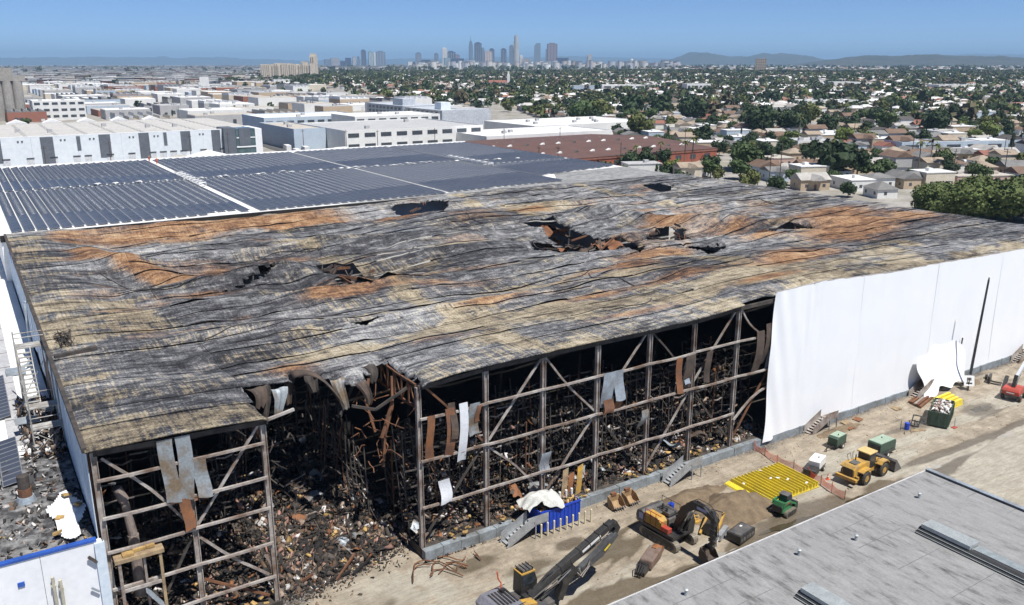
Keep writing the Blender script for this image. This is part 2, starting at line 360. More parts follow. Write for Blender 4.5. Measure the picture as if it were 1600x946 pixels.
def roof_z(x, y):
    x = np.asarray(x, float); y = np.asarray(y, float)
    z = ROOF_Z + 1.05 * smooth(62, 84, x) * (1 - smooth(92, 132, x)) * (1 - 0.6 * smooth(64, 110, y))
    inner = smooth(66, 82, y) * smooth(7, 17, x) * (1 - 0.75 * smooth(118, 150, x))
    wx = x + 7 * (fbm(x / 16.0, y / 16.0, 2) - .5); wy = y + 6 * (fbm(x / 18.0 + 30, y / 18.0, 2) - .5)
    amp = 0.45 + 1.0 * np.exp(-(((x - 34) / 26) ** 2 + ((y - 118) / 28) ** 2)) + 0.7 * np.exp(-(((x - 98) / 26) ** 2 + ((y - 110) / 22) ** 2))
    cat = np.abs(np.sin(np.pi * (wy + 0.10 * wx) / 14.6)) ** 0.8               # sheets sag between the beams
    z = z - inner * amp * 1.45 * cat * (0.35 + 1.1 * fbm(x / 24.0 + 3, y / 11.0, 2))
    z = z + inner * amp * 1.9 * (fbm(x / 15.0 + 80, y / 10.0 + 4, 3) - .5)
    z = z + inner * 0.75 * (fbm(x / 6.0 + 11, y / 3.4 + 4, 3) - .5) + 0.10 * (fbm(x / 2.2, y / 1.6, 3) - .5)
    cr = segd(x, y, [(14, 140), (18, 127), (26.5, 115), (36, 112), (44, 100)])    # buckled ridge
    z = z + inner * 1.5 * np.exp(-(cr / 3.0) ** 2)
    cr = segd(x, y, [(98, 128), (104, 116), (113, 105), (122, 97), (136, 92)])
    z = z + inner * 1.2 * np.exp(-(cr / 2.4) ** 2)
    cr = segd(x, y, [(20, 147), (45, 150), (70, 144)])
    z = z - 1.5 * np.exp(-((y - 147.5) / 6.0) ** 2) * smooth(8, 20, x) * (1 - smooth(96, 130, x)) * (0.6 + .8 * fbm(x / 12.0, 0 * x, 2))
    for h, dp in ((HOLES[0], 2.6), (HOLES[1], 1.1), (HOLES[8], 1.3)):
        cx = sum(p[0] for p in h) / len(h); cyy = sum(p[1] for p in h) / len(h)
        if h is HOLES[8]: cx, cyy = 24.5, 67.5
        z = z - dp * np.exp(-(((x - cx) / (9 if dp < 2 else 7)) ** 2 + ((y - cyy) / (6 if dp < 2 else 11)) ** 2)) * (0.6 + 0.6 * fbm(x / 4.0, y / 4.0, 2))
    dr = smooth(76.5, 78, x) * (1 - smooth(64, 69, y))        # eave sunk behind the white wrap, buckled and open in places
    z = z - dr * (0.32 + 0.9 * smooth(79, 81, x) * (1 - smooth(84, 88, x)) + .5 * smooth(90, 91, x) * (1 - smooth(93, 95, x)))
    return z
def roof_paint(x, y):
    a = fbm(x / 13.0 + 4, y / 6.0, 5); b = fbm(x / 7.0 + 70, y / 3.2 + 9, 5); d = fbm(x / 20.0 + 33, y / 5.0 + 60, 5)
    rust = 0.55 * smooth(.56, .68, a) * smooth(70, 95, y)
    tan = 0.55 * smooth(.52, .64, b)
    dark = smooth(.48, .62, d)
    e = lambda cx, cyy, rx, ry, k=1.0: k * np.exp(-(((x - cx) / rx) ** 2 + ((y - cyy) / ry) ** 2))
    rust = rust + (1.1 * smooth(148.5, 152.5, y + (b - .5) * 5) * (1 - smooth(157.2, 158.6, y)) * smooth(7, 13, x) * (1 - smooth(52, 68, x))) * (.35 + 1.1 * b)
    cr = segd(x, y, [(13, 141), (18, 127), (23, 117), (26.5, 114)]); rust = rust + 1.3 * np.exp(-(cr / 1.9) ** 2)
    for q in [(29, 116, 6, 3.2), (33, 122, 5, 2.4), (37, 131, 5, 2.2), (24, 108, 5, 1.4), (101, 79, 8, 5), (118, 87, 8, 4.5), (128, 96, 10, 6), (139, 100, 11, 6), (112, 102, 5, 2.5), (82, 92, 6, 2.5), (108, 121, 4, 2.2), (124, 84, 7, 3), (132, 88, 9, 4), (22, 150, 8, 3), (50, 152, 9, 2.5), (14, 134, 5, 3), (40, 124, 5, 2), (56, 100, 6, 2), (76, 78, 8, 1.8), (106, 92, 7, 2.4), (30, 142, 6, 2), (36, 96, 6, 2.2), (52, 93, 6, 1.6), (66, 140, 6, 2.5), (90, 133, 6, 2.5), (104, 112, 5, 3), (72, 88, 7, 1.6), (94, 76, 8, 2.4), (40, 74, 5, 1.5), (60, 69, 8, 1.2), (84, 70, 9, 1.4), (16, 118, 4, 2), (47, 104, 4, 2), (62, 78, 5, 1.2), (51, 83, 7, 1.2), (23.5, 74, 3.6, 2.2), (88, 92, 5, 2), (146, 90, 6, 7)]:
        rust = rust + e(*q) * (0.3 + 1.2 * b)
    tan = tan + .6 * (1 - smooth(66.2, 69.5, y + (a - .5) * 6)) + 0.55 * (1 - smooth(7.5, 10.5, x + (a - .5) * 4)) * (0.5 + b)
    for xw in (44.5, 87.5, 120): tan = tan + 1.1 * np.exp(-((x - xw - (a - .5) * 2) / 1.7) ** 2) * smooth(.3, .5, b)
    for q in [(47, 78, 11, 4.5), (57, 74, 13, 4), (73, 73, 16, 3.2), (28, 76, 6, 3), (35, 84, 6, 2.2), (56, 88, 10, 3), (38, 92, 9, 2), (12, 102, 5, 9), (52, 106, 6, 2), (70, 84, 9, 2.2), (92, 70, 14, 3), (66, 118, 7, 2), (84, 136, 8, 3), (98, 134, 10, 3), (110, 72, 14, 3)]:
        tan = tan + e(*q) * (0.15 + 1.3 * b)
    for q in [(12, 69, 8, 4), (14, 71, 7, 5), (13, 84, 7, 5), (18, 82, 7, 4), (12, 90, 4, 6), (17, 124, 5, 4), (60, 112, 14, 6), (52, 124, 13, 6), (64, 97, 9, 3), (82, 81, 14, 3), (96, 84, 8, 3), (20, 94, 8, 4), (70, 130, 12, 5), (140, 76, 14, 4)]:
        dark = dark + e(*q, .9)
    return np.clip(np.stack([rust, tan, dark], -1), 0, 1.3)

t = NT('burnt_roof'); v = t.pos(); r_, g_, b_ = t.sep(t.attr())[:3]
bl = t.noise(t.pos((.6, 1.0, 1)), .85, 9, .74, .5)          # blotches of burnt membrane
sx = t.noise(t.pos((.16, 1.7, 1), rz=.06), 1.0, 8, .72, .3)   # stains along the seams
sy = t.noise(t.pos((3.4, .16, 1)), 1.0, 4, .6)               # streaks down the ribs
fi = t.noise(v, 6.5, 5, .75); big = t.noise(v, .075, 4, .6, .5)
L_ = t.math('ADD', t.math('ADD', t.math('MULTIPLY', bl, .40), t.math('MULTIPLY', sx, .26)), t.math('ADD', t.math('MULTIPLY', sy, .10), t.math('MULTIPLY', fi, .24)))
Ld = t.math('SUBTRACT', t.math('ADD', L_, t.math('MULTIPLY', t.math('SUBTRACT', big, .5), .13)), t.math('ADD', t.math('MULTIPLY', b_, .04), t.math('MULTIPLY', t.n('ShaderNodeObjectInfo').outputs['Random'], .03)))
grey = t.ramp(Ld, [(.36, (.014, .014, .016)), (.42, (.043, .043, .048)), (.465, (.115, .116, .122)), (.51, (.235, .236, .242)), (.575, (.50, .495, .48))])
dL = t.math('SUBTRACT', L_, .5)
tanc = t.ramp(Ld, [(.38, (.07, .056, .042)), (.45, (.22, .18, .122)), (.51, (.41, .345, .235)), (.58, (.59, .52, .395))])
tm = t.ramp(t.math('ADD', g_, t.math('ADD', t.math('MULTIPLY', dL, 4.5), t.math('MULTIPLY', t.math('SUBTRACT', sy, .5), 2.0))), [(.55, 0.0), (1.15, .9)])
c = t.mix(tm, grey, tanc)
rustc = t.ramp(Ld, [(.38, (.05, .03, .022)), (.44, (.165, .085, .044)), (.49, (.315, .17, .082)), (.545, (.435, .29, .16)), (.61, (.55, .455, .33))])
rm = t.ramp(t.math('ADD', r_, t.math('ADD', t.math('MULTIPLY', dL, 3.6), t.math('MULTIPLY', t.math('SUBTRACT', fi, .5), 1.0))), [(.38, 0.0), (1.05, .93)])
c = t.mix(rm, c, rustc)
c = t.mix(t.math('MULTIPLY', t.ramp(sx, [(.31, 1.0), (.38, 0.0)]), .8), c, (.018, .017, .018))
wr = t.n('ShaderNodeTexWave', wave_type='BANDS', bands_direction='X'); t.l(v, wr.inputs['Vector']); wr.inputs['Scale'].default_value = .8; wr.inputs['Distortion'].default_value = .8; wr.inputs['Detail'].default_value = 2
c = t.mix(t.math('MULTIPLY', t.ramp(wr.outputs['Fac'], [(.1, 1.0), (.5, 0.0)]), t.ramp(bl, [(.42, .0), (.6, .28)])), c, t.mix(.75, c, (.02, .02, .02)))
c = t.mix(.55, c, fi, 'OVERLAY'); t.col(c)
t.bump(t.math('ADD', t.math('MULTIPLY', wr.outputs['Fac'], .05), t.math('ADD', t.math('MULTIPLY', bl, .9), t.math('MULTIPLY', sx, .9))), .8, .25)
BURNT = t.set(.8, 0.0, .25)

STEEL = mat('charred_steel', (0.46, 0.43, 0.40), (0.17, 0.115, 0.085), 0.55, 0.75, 0.2, 0.3, obj=False)
STEEL_D = mat('sooty_steel', (0.085, 0.07, 0.06), (0.03, 0.026, 0.024), 0.9, 0.85, obj=False)
RUST = mat('rusted_steel', (0.22, 0.10, 0.05), (0.10, 0.05, 0.03), 0.9, 0.85, 0.1, 0.3, obj=False)
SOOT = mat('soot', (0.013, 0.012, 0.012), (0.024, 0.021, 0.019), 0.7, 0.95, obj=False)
BLUEWALL = mat('pale_blue_panel', (0.62, 0.70, 0.78), (0.54, 0.62, 0.70), 0.3, 0.55, obj=False)
MEMB = mat('white_membrane', (0.80, 0.80, 0.79), (0.70, 0.70, 0.69), 0.25, 0.7, obj=False)
WHITEWALL = mat('white_wall', (0.80, 0.81, 0.83), (0.74, 0.755, 0.78), 0.2, 0.65, obj=False)

WH = thing('warehouse', 'huge burnt warehouse with a buckled charred roof and bare steel frame front', 'warehouse', (X0, Y0, 0))
def wpart(mb, name, m, **k):
    o = mb.build(name, m, None, **k); o.parent = WH; o.matrix_parent_inverse = Matrix.Translation((-X0, -Y0, 0)); return o
def wlink(name, me):
    o = link(name, me); o.parent = WH; o.matrix_parent_inverse = Matrix.Translation((-X0, -Y0, 0)); return o
# roof sheets: each bay of decking is a sheet of its own, buckled, with open seams
xs_b = [X0 - 0.25, 17.9, 31.6, 45.2, 59.0, 72.4, 87.0, 103.0, 120.0, 136, X1]; ys_b = [Y0 - 0.35] + [67.9 + 3.65 * k for k in range(26)] + [Y1]
ys_b = [y for y in ys_b if y < Y1 - 2] + [Y1]
for i in range(len(xs_b) - 1):
    for j in range(len(ys_b) - 1):
        a0, a1 = xs_b[i] + (0.0 if i == 0 else .02), xs_b[i + 1] - .02
        b0, b1 = ys_b[j] + ((.75 if xs_b[i] > 72 else 0) if j == 0 else .02), ys_b[j + 1] - .02
        nx = int((a1 - a0) / 0.42) + 2; ny = int((b1 - b0) / 0.42) + 2
        gx, gy = np.meshgrid(np.linspace(a0, a1, nx), np.linspace(b0, b1, ny), indexing='ij')
        gy = gy + 2.2 * (fbm(gx / 15.0 + 5, gy / 11.0, 2) - .5) * smooth(66, 74, gy) * (1 - smooth(150, 158, gy))
        gz = roof_z(gx, gy)
        inner = float(smooth(66, 80, (b0 + b1) / 2) * smooth(8, 20, (a0 + a1) / 2))
        seam = (fbm(gx / 4.0 + j * 13, gy * 0 + i + j, 3) - .45)
        gz = gz + inner * (0.55 * np.maximum(seam - .04, 0) * (.25 if j % 2 else 1) * np.exp(-np.abs(gy - gy[:, :1]) / 0.55)) - 0.06 * np.exp(-np.abs(gy[:, -1:] - gy) / 0.4) * (0.3 + inner)
        gz = gz - 0.06 * np.exp(-(gx - a0) / .5) + random.uniform(-.03, .03) + random.uniform(-.05, .05) * (gx - a0) / (a1 - a0) - 0.05 * (j == 0) * (gy < b0 + .01)
        cx = (gx[:-1, :-1] + gx[1:, 1:]) / 2; cyy = (gy[:-1, :-1] + gy[1:, 1:]) / 2
        keep = ~hole_mask(cx, cyy)
        if not keep.all():                      # only the largest whole piece of a torn sheet stays
            lab = np.zeros(keep.shape, int); best = (0, 0); nl = 0
            for a_, b_ in zip(*np.nonzero(keep)):
                if lab[a_, b_]: continue
                nl += 1; st = [(a_, b_)]; lab[a_, b_] = nl; cnt = 0
                while st:
                    p, q = st.pop(); cnt += 1
                    for e, f in ((p + 1, q), (p - 1, q), (p, q + 1), (p, q - 1)):
                        if 0 <= e < keep.shape[0] and 0 <= f < keep.shape[1] and keep[e, f] and not lab[e, f]: lab[e, f] = nl; st.append((e, f))
                best = max(best, (cnt, nl))
            keep = lab == best[1] if best[1] else keep
        if keep.sum() < 6: continue
        n, m = gx.shape; idx = np.arange(n * m).reshape(n, m)
        Fq = np.stack([idx[:-1, :-1], idx[1:, :-1], idx[1:, 1:], idx[:-1, 1:]], -1)[keep]
        hz = hole_mask(gx + .3, gy) | hole_mask(gx - .3, gy) | hole_mask(gx, gy + .3) | hole_mask(gx, gy - .3)   # torn lips droop
        gz = gz - hz * (0.05 + 0.55 * fbm(gx / 1.5, gy / 1.5, 2))
        us, inv = np.unique(Fq, return_inverse=True); Fq = inv.reshape(-1, 4)
        me = np_mesh('roof_sheet', np.c_[gx.ravel(), gy.ravel(), gz.ravel()][us], Fq, BURNT, True, attr=roof_paint(gx, gy).reshape(-1, 3)[us])
        o = wlink('roof_sheet', me)
        if (~keep).any() or j == 0:
            s_ = o.modifiers.new('thick', 'SOLIDIFY'); s_.thickness = 0.14; s_.offset = -1
# eave beams, frame, wall remains -------------------------------------------------
def eave(x): return float(roof_z(np.array([x]), np.array([Y0 + .3]))[0])
YF = 64.35
posts_l = [5.1, 11.5, 17.5]; posts_r = [31.45, 38.5, 45.1, 51.9, 58.9, 65.4, 72.3, 79.2]
for x in posts_l + posts_r:
    h = eave(x) - 0.55; mb = MB()
    for dx in (-.19, .19): mb.box(x + dx - .03, x + dx + .03, YF - .2, YF + .2, 0.2, h)
    mb.box(x - .16, x + .16, YF - .03, YF + .03, 0.2, h)
    wpart(mb, 'column', STEEL)
for a, b in [(5.1, 17.9)] + list(zip(posts_r[:-1], posts_r[1:])):
    za, zb = eave(a), eave(b)
    wpart(MB().beam((a, YF - .05, za - .62), (b, YF - .05, zb - .62), .3, .42), 'eave_beam', STEEL_D)
# girts, each a channel that sags a little
def girt(x0, x1, z, m=STEEL, sag=0.0, zz=None):
    n = 5; mb = MB(); zz = z if zz is None else zz
    P = [(x0 + (x1 - x0) * k / n, YF - .3, z + (zz - z) * k / n - sag * math.sin(math.pi * k / n)) for k in range(n + 1)]
    for p, q in zip(P[:-1], P[1:]): mb.beam(p, q, .22, .2)
    return wpart(mb, 'girt', m)
for z in (15.4, 12.35, 9.5, 6.25, 3.1):
    for x0, x1 in zip(posts_l[:-1], posts_l[1:]): girt(x0, x1, z + random.uniform(-.05, .05), sag=random.uniform(0, .08))
for z in (14.15, 9.9, 5.25):
    for k, (x0, x1) in enumerate(zip(posts_r[:-1], posts_r[1:])):
        if k == 6 and z < 6: girt(x0, x1, 4.4, sag=-.9, zz=7.6); continue
        girt(x0, x1, z + random.uniform(-.05, .05), sag=random.uniform(0, .14))
# diagonal braces, some bent
def brace(p, q, bend=0, m=STEEL):
    p = Vector((p[0], YF + .12, p[1])); q = Vector((q[0], YF + .12, q[1])); mb = MB(); n = 6
    nrm = Vector((-(q - p).z, 0, (q - p).x)).normalized(); P = [p.lerp(q, k / n) + nrm * bend * math.sin(math.pi * k / n) ** 1.5 for k in range(n + 1)]
    for a, b in zip(P[:-1], P[1:]): mb.beam(a, b, .16, .2)
    wpart(mb, 'brace', m)
for p, q, b, m in [((5.6, 17.0), (11.3, 9.6), .35, STEEL), ((17.2, 16.9), (11.8, 9.6), 0, STEEL), ((11.7, 8.6), (17.0, 3.2), -.2, STEEL), ((11.2, 8.6), (9.0, 4.6), 0, STEEL_D),
                   ((31.8, 17.4), (38.2, 10.2), .1, RUST), ((45.0, 17.3), (38.9, 10.1), 0, STEEL), ((45.3, 17.4), (51.7, 10.2), -.25, STEEL), ((38.8, 9.4), (44.6, 3.4), .3, STEEL), ((38.0, 9.4), (32.2, 2.4), 0, STEEL_D),
                   ((58.7, 17.7), (52.2, 10.3), 0, STEEL), ((59.1, 17.6), (65.0, 10.6), .3, STEEL_D), ((51.6, 9.6), (45.6, 2.6), 0, STEEL), ((52.2, 9.5), (58.6, 2.4), -.3, STEEL_D),
                   ((72.2, 18.2), (65.7, 10.4), 0, STEEL), ((72.5, 18.2), (76.4, 14.2), -.35, STEEL), ((65.2, 9.6), (59.3, 1.8), 0, STEEL), ((65.7, 9.6), (71.9, 2.2), -.2, STEEL_D), ((78.7, 10.2), (72.8, 1.9), .0, RUST), ((16.8, 5.2), (17.3, 3.4), .1, STEEL), ((11.8, 4.6), (16.9, 1.2), .0, RUST)]:
    brace(p, q, b, m)
# hanging wall sheets: curved galvanised and rusted cladding
def hang(x0, x1, z1, z0, m, name='wall_sheet', curl=.25, yoff=-.45, skew=0):
    n = 10; zz = np.linspace(z1, z0, n); xx = np.linspace(x0, x1, 6); A, B = np.meshgrid(xx, zz, indexing='ij')
    q = (z1 - B) / max(z1 - z0, .1); k = random.random() * 6
    Yv = YF + yoff - curl * np.sin(q * 3 + k) * q + .02 * np.sin(A * 3 + k); Xv = A + skew * q + .12 * np.sin(q * 4 + k)
    o = wpart(MB().grid(Xv, Yv, B + .1 * np.sin(A * 3 + k) * q), name, m, fix=False)
    s_ = o.modifiers.new('thick', 'SOLIDIFY'); s_.thickness = 0.03; return o
GALV = mat('galvanised_scorched', (0.30, 0.33, 0.35), (0.22, 0.165, 0.11), 0.55, 0.55, 0.3, obj=False, lo=.45, hi=.62)
GALV2 = mat('blue_grey_sheet', (0.36, 0.42, 0.48), (0.25, 0.27, 0.29), 0.8, 0.5, 0.2, obj=False)
BROWN = mat('rust_brown_sheet', (0.26, 0.105, 0.04), (0.15, 0.075, 0.045), 0.7, 0.8, obj=False)
DKBR = mat('dark_brown_sheet', (0.11, 0.075, 0.055), (0.05, 0.04, 0.035), 0.8, 0.8, obj=False)
WSH = mat('white_sheet', (0.72, 0.74, 0.76), (0.6, 0.62, 0.65), 0.6, 0.5, obj=False)
for a in [(9.5, 10.6, 17.6, 12.3, GALV, .05), (10.65, 11.75, 17.6, 12.2, GALV, .08), (11.8, 12.9, 15.3, 12.2, GALV, .3), (9.9, 11.0, 12.4, 12.0, BROWN, .1), (10.6, 11.45, 12.3, 9.7, BROWN, .15), (11.5, 12.6, 12.3, 11.9, BROWN, .1)]:
    hang(a[0], a[1], a[2], a[3], a[4], curl=a[5])
for a in [(32.0, 32.75, 14.3, 10.0, BROWN, .3), (33.9, 34.8, 14.6, 9.9, BROWN, .4), (34.3, 35.0, 15.1, 11.6, DKBR, .5), (35.3, 36.2, 14.8, 8.9, WSH, .35), (36.5, 37.6, 14.5, 11.2, GALV, .4), (37.2, 37.7, 14.2, 12.4, BROWN, .2),
          (52.3, 53.8, 14.3, 10.4, GALV2, .25), (53.8, 55.1, 14.3, 11.0, GALV2, .3), (52.4, 53.7, 11.3, 9.8, BROWN, .25), (54.0, 55.0, 11.3, 9.8, BROWN, .2), (62.6, 63.5, 14.0, 9.9, BROWN, .25), (63.8, 65.2, 14.0, 10.0, DKBR, .35), (63.9, 64.7, 13.4, 10.6, GALV2, .4), (67.0, 67.9, 13.9, 10.2, DKBR, .2),
          (74.9, 76.2, 14.9, 9.6, DKBR, .5), (76.4, 77.9, 15.6, 10.6, DKBR, .6), (77.2, 78.5, 13.6, 9.9, GALV2, .2), (33.1, 34.3, 7.6, 5.3, WSH, .3), (44.7, 45.9, 7.3, 5.0, GALV2, .5), (57.6, 58.6, 9.0, 7.0, GALV, .5)]:
    hang(a[0], a[1], a[2], a[3], a[4], curl=a[5])
# truss end exposed at the bite, x = 31.45, running back from the front
for xx in (31.45, 17.6):
    prev = None
    for k in range(9 if xx > 20 else 7):
        y0 = YF + .4 + k * 1.5; y1 = y0 + 1.5; zt = float(roof_z(np.array([xx + (.6 if xx > 20 else -.6)]), np.array([y0]))[0]) - .5; zu = zt - 2.2
        wpart(MB().beam((xx, y0, zt), (xx, y1, zt), .18, .22), 'truss_chord', RUST if xx > 20 else STEEL_D)
        wpart(MB().beam((xx, y0, zu), (xx, y1, zu), .18, .22), 'truss_chord', RUST)
        wpart(MB().beam((xx, y0, zu), (xx, y0, zt), .14, .14), 'truss_web', RUST)
        wpart(MB().beam((xx, y0, zt if k % 2 else zu), (xx, y1, zu if k % 2 else zt), .12, .12), 'truss_web', RUST)
# bent columns and dropped trusses inside the bite
for P, m in [([(30.6, 68, 17.2), (30.3, 67.4, 14.5), (29.2, 66.8, 12.2), (28.9, 66.9, 9)], RUST), ([(29.2, 70, 16.6), (28.4, 69, 14.8), (29.0, 68.6, 11.8)], RUST), ([(28.6, 72, 15.8), (27.0, 71, 14.0), (26.4, 70.6, 13.2)], STEEL_D), ([(20.5, 71, 16.9), (20.9, 70.6, 14.6)], STEEL), ([(17.8, 64.5, 17.1), (20.3, 64.8, 17.4)], STEEL), ([(30, 66.6, 15.4), (28.6, 66.2, 12.2)], RUST), ([(31.2, 66, 16.6), (28.2, 66.4, 15.0), (26.2, 67, 15.6)], STEEL_D)]:
    mb = MB()
    for a, b in zip(P[:-1], P[1:]): mb.beam(a, b, .22, .22)
    wpart(mb, 'bent_beam', m)
# curled sheet hanging at the bite
u, v_ = np.meshgrid(np.linspace(0, 1, 12), np.linspace(0, 1, 6), indexing='ij')
o = wpart(MB().grid(22.4 + 3.4 * u, 71.2 - 3.6 * u + 1.6 * v_ - .3 * u * v_, 17.6 + 1.1 * np.sin(u * 2.4) - 2.9 * u ** 2 + .3 * np.sin(v_ * 3)), 'torn_sheet', DKBR, fix=False, sm=True)
o.modifiers.new('thick', 'SOLIDIFY').thickness = .06
# rags of decking drooping from the torn lip of the bite
for k, (x, y, wd, dr, m) in enumerate([(18.9, 70.3, 1.6, 1.6, 0), (20.6, 69.9, 1.5, 2.2, 1), (22.4, 72.2, 1.2, 2.6, 0), (24.6, 71.8, 1.7, 1.7, 2), (26.4, 69.6, 1.4, 2.8, 1), (28.0, 68.2, 1.3, 2.0, 0), (29.6, 70.6, 1.4, 1.5, 2), (19.6, 70.6, .8, 3.0, 2)]):
    u, v_ = np.meshgrid(np.linspace(-.5, .5, 6), np.linspace(0, 1, 9), indexing='ij'); zt = float(roof_z(np.array([x]), np.array([y + .5]))[0])
    o = wpart(MB().grid(x + u * wd * (1 - .6 * v_) + .3 * np.sin(v_ * 3 + k), y + .4 - .7 * np.sin(v_ * 1.6) + .15 * np.sin(u * 7), zt - .02 - dr * v_ ** 1.6 + .12 * np.sin(u * 9 + k) * v_), 'torn_sheet', [DKBR, GALV, STEEL_D][m], fix=False); o.modifiers.new('thick', 'SOLIDIFY').thickness = .04
# sunken crumpled sheets and beams in the big hole
rnd = random.Random(5)
for k in range(30):
    cx = rnd.uniform(75, 90); cyy = rnd.uniform(95, 124)
    if not hole_mask(np.array([cx]), np.array([cyy]))[0]: continue
    z = float(roof_z(np.array([cx]), np.array([cyy]))[0]) - rnd.uniform(.5, 2.2); L = rnd.uniform(2, 5)
    u, v_ = np.meshgrid(np.linspace(-1, 1, 9), np.linspace(-1, 1, 5), indexing='ij'); k1, k2 = rnd.random() * 6, rnd.random() * 6
    mb = MB().grid(u * L / 2, v_ * L / 3.4, .35 * np.sin(u * 3 + k1) + .25 * np.cos(v_ * 4 + k2)).rot((cx, cyy, z), rnd.uniform(0, 3), rnd.uniform(-.5, .5), rnd.uniform(-.5, .5))
    wpart(mb, 'torn_sheet', [DKBR, BROWN, STEEL_D, DKBR][k % 4], fix=False, sm=True)
for k in range(16):
    cx = rnd.uniform(76, 90); cyy = rnd.uniform(96, 122); a = rnd.uniform(0, 3.1); L = rnd.uniform(3, 7); z = 15.6 + rnd.uniform(-1, 1)
    wpart(MB().beam((cx, cyy, z), (cx + L * math.cos(a), cyy + L * math.sin(a), z + rnd.uniform(-1, 1.5)), .2, .25), 'bent_beam', [STEEL_D, RUST][k % 2])
for cx0, cx1, cy0, cy1, nn in [(93, 104, 99, 107, 14), (39.5, 43.5, 98, 118, 22), (112, 121, 94, 98, 10), (72, 83, 148, 155, 8)]:
    for k in range(nn):
        cx = rnd.uniform(cx0, cx1); cyy = rnd.uniform(cy0, cy1); a = rnd.uniform(0, 3.1); L = rnd.uniform(1.0, 3.0); z = float(roof_z(np.array([cx]), np.array([cyy]))[0])
        wpart(MB().beam((cx, cyy, z - .1), (cx + L * math.cos(a), cyy + L * math.sin(a), z + rnd.uniform(-.4, .5)), .12, .35), 'bent_beam', [STEEL_D, RUST, DKBR][k % 3])
# loose strips and lines lying on the roof
for k in range(26):
    cx = rnd.uniform(12, 145); cyy = rnd.uniform(70, 150); a = rnd.choice([0, 0, 0, 1.57]) + rnd.uniform(-.35, .35); n = rnd.randint(8, 22); P = []
    for q in range(n):
        x = cx + q * .8 * math.cos(a + .12 * math.sin(q * .5 + k)); y = cyy + q * .8 * math.sin(a + .12 * math.sin(q * .5 + k))
        if x > 150 or y > 157: break
        P.append((x, y, float(roof_z(np.array([x]), np.array([y]))[0]) + .06))
    if len(P) < 4: continue
    mb = MB()
    for p, q in zip(P[:-1], P[1:]): mb.beam(p, q, .11, .08)
    wpart(mb, 'loose_strip', [STEEL_D, STEEL_D, SOOT][k % 3])
# left wall, pale blue panels with a torn lower edge; dark lining behind
for k in range(20):
    y0 = 64.6 + k * 4.8; y1 = y0 + 4.7
    if y1 > 161: break
    zt = 17.9; zb = 10.2 + (1.2 * abs(math.sin(k * 1.7)) if 3 < k < 12 else 0.3); zb2 = 10.2 + (1.2 * abs(math.sin(k * 1.7 + 1.7)) if 2 < k < 11 else .3)
    if k in (6, 7): zt = 15.6; zb = 14.5; zb2 = 14.8
    mb = MB().hexa([(X0 - .16, y0, zb), (X0 - .1, y0, zb), (X0 - .1, y1, zb2), (X0 - .16, y1, zb2), (X0 - .16, y0, zt), (X0 - .1, y0, zt), (X0 - .1, y1, zt), (X0 - .16, y1, zt)])
    for q in range(1, 4): mb.box(X0 - .2, X0 - .16, y0 + q * 1.17 - .04, y0 + q * 1.17 + .04, max(zb, zb2) + .1, zt - .02)
    wpart(mb, 'wall_panel', BLUEWALL)
wpart(MB().box(X0 - .04, X0 + .04, 64.7, Y1, 6, 17.6), 'wall_lining', RUST)
mb = MB()
for k in range(24):
    y0 = 64.0 + k * 3.95; z0 = float(roof_z(np.array([X0]), np.array([y0]))[0]); z1 = float(roof_z(np.array([X0]), np.array([y0 + 3.95]))[0])
    wpart(MB().beam((X0 - .25, y0, z0 - .12), (X0 - .25, y0 + 3.9, z1 - .12), .34, .4), 'gutter', STEEL_D)
# right and rear walls, floor, dock plinth
wpart(MB().box(X1 - .3, X1, YF + .3, Y1, 0, 17.4), 'side_wall', WHITEWALL)
FLOORM = mat('ash_floor', (0.035, 0.03, 0.027), (0.09, 0.075, 0.06), 0.9, 0.95, bump=.6, obj=False)
for a_, b_, y_ in ((X0, 17.9, YF - .3), (17.92, 31.18, 70.5), (31.2, X1 - .4, YF - .3)): wpart(MB().box(a_, b_, y_, Y1 + 1, -.2, .55), 'floor_slab', FLOORM)
PLINTH = mat('blue_grey_plinth', (0.27, 0.31, 0.34), (0.14, 0.145, 0.145), 0.5, 0.8, bump=.2, obj=False)
for k in range(62):
    x = 31.2 + k * 1.95
    if x > 151: break
    wpart(MB().box(x + .02, x + 1.93, 63.35 + .02 * (k % 3), YF - .28, -.1, 1.05 + .03 * math.sin(k * 2.1)), 'plinth_block', PLINTH)
wpart(MB().box(31.2, X1 - .5, YF - .26, 66.5, .56, 1.0), 'dock_floor', FLOORM)
# inside: a dark partition behind the racks stands in for the unlit depth
wpart(MB().box(X0 + .2, X1 - .6, 92, 92.2, .6, 16.2), 'depth_sheet', SOOT)
wpart(MB().box(X0 + .2, X0 + .4, 65.2, 92, .6, 17.0), 'depth_sheet', SOOT)

# ---------------------------------------------------------------- solar half of the roof
SROOF = 18.0; SX0, SX1, SY0, SY1 = 3.9, 150.5, 159.2, 264.0
wpart(MB().box(SX0, SX1, SY0, SY1, 0, SROOF), 'solar_roof_slab', MEMB)
wpart(MB().box(SX0 - .1, SX1 + .1, SY0 - .35, SY0 - .02, SROOF - 1.1, SROOF - .05), 'gap_shadow_strip', SOOT)  # black strip stands in for the shadowed gap below the solar roof edge
GREY_ASH = mat('ashy_membrane', (0.17, 0.17, 0.175), (0.33, 0.33, 0.32), 0.8, 0.85, bump=.4, obj=False)
wpart(MB().prism([(62, SY0), (SX1, SY0), (SX1, 178), (126, 176), (121, 168), (112, 163.0), (90, 161.5)], SROOF + .004, SROOF + .03, ax='z'), 'scorched_strip', GREY_ASH)
for xa, xb in ((SX0, 45), (45, 87), (87, 120), (120, SX1)):
    wpart(MB().box(xa, xb - .05, SY1 - .3, SY1, SROOF + .01, SROOF + .5), 'parapet', MEMB)
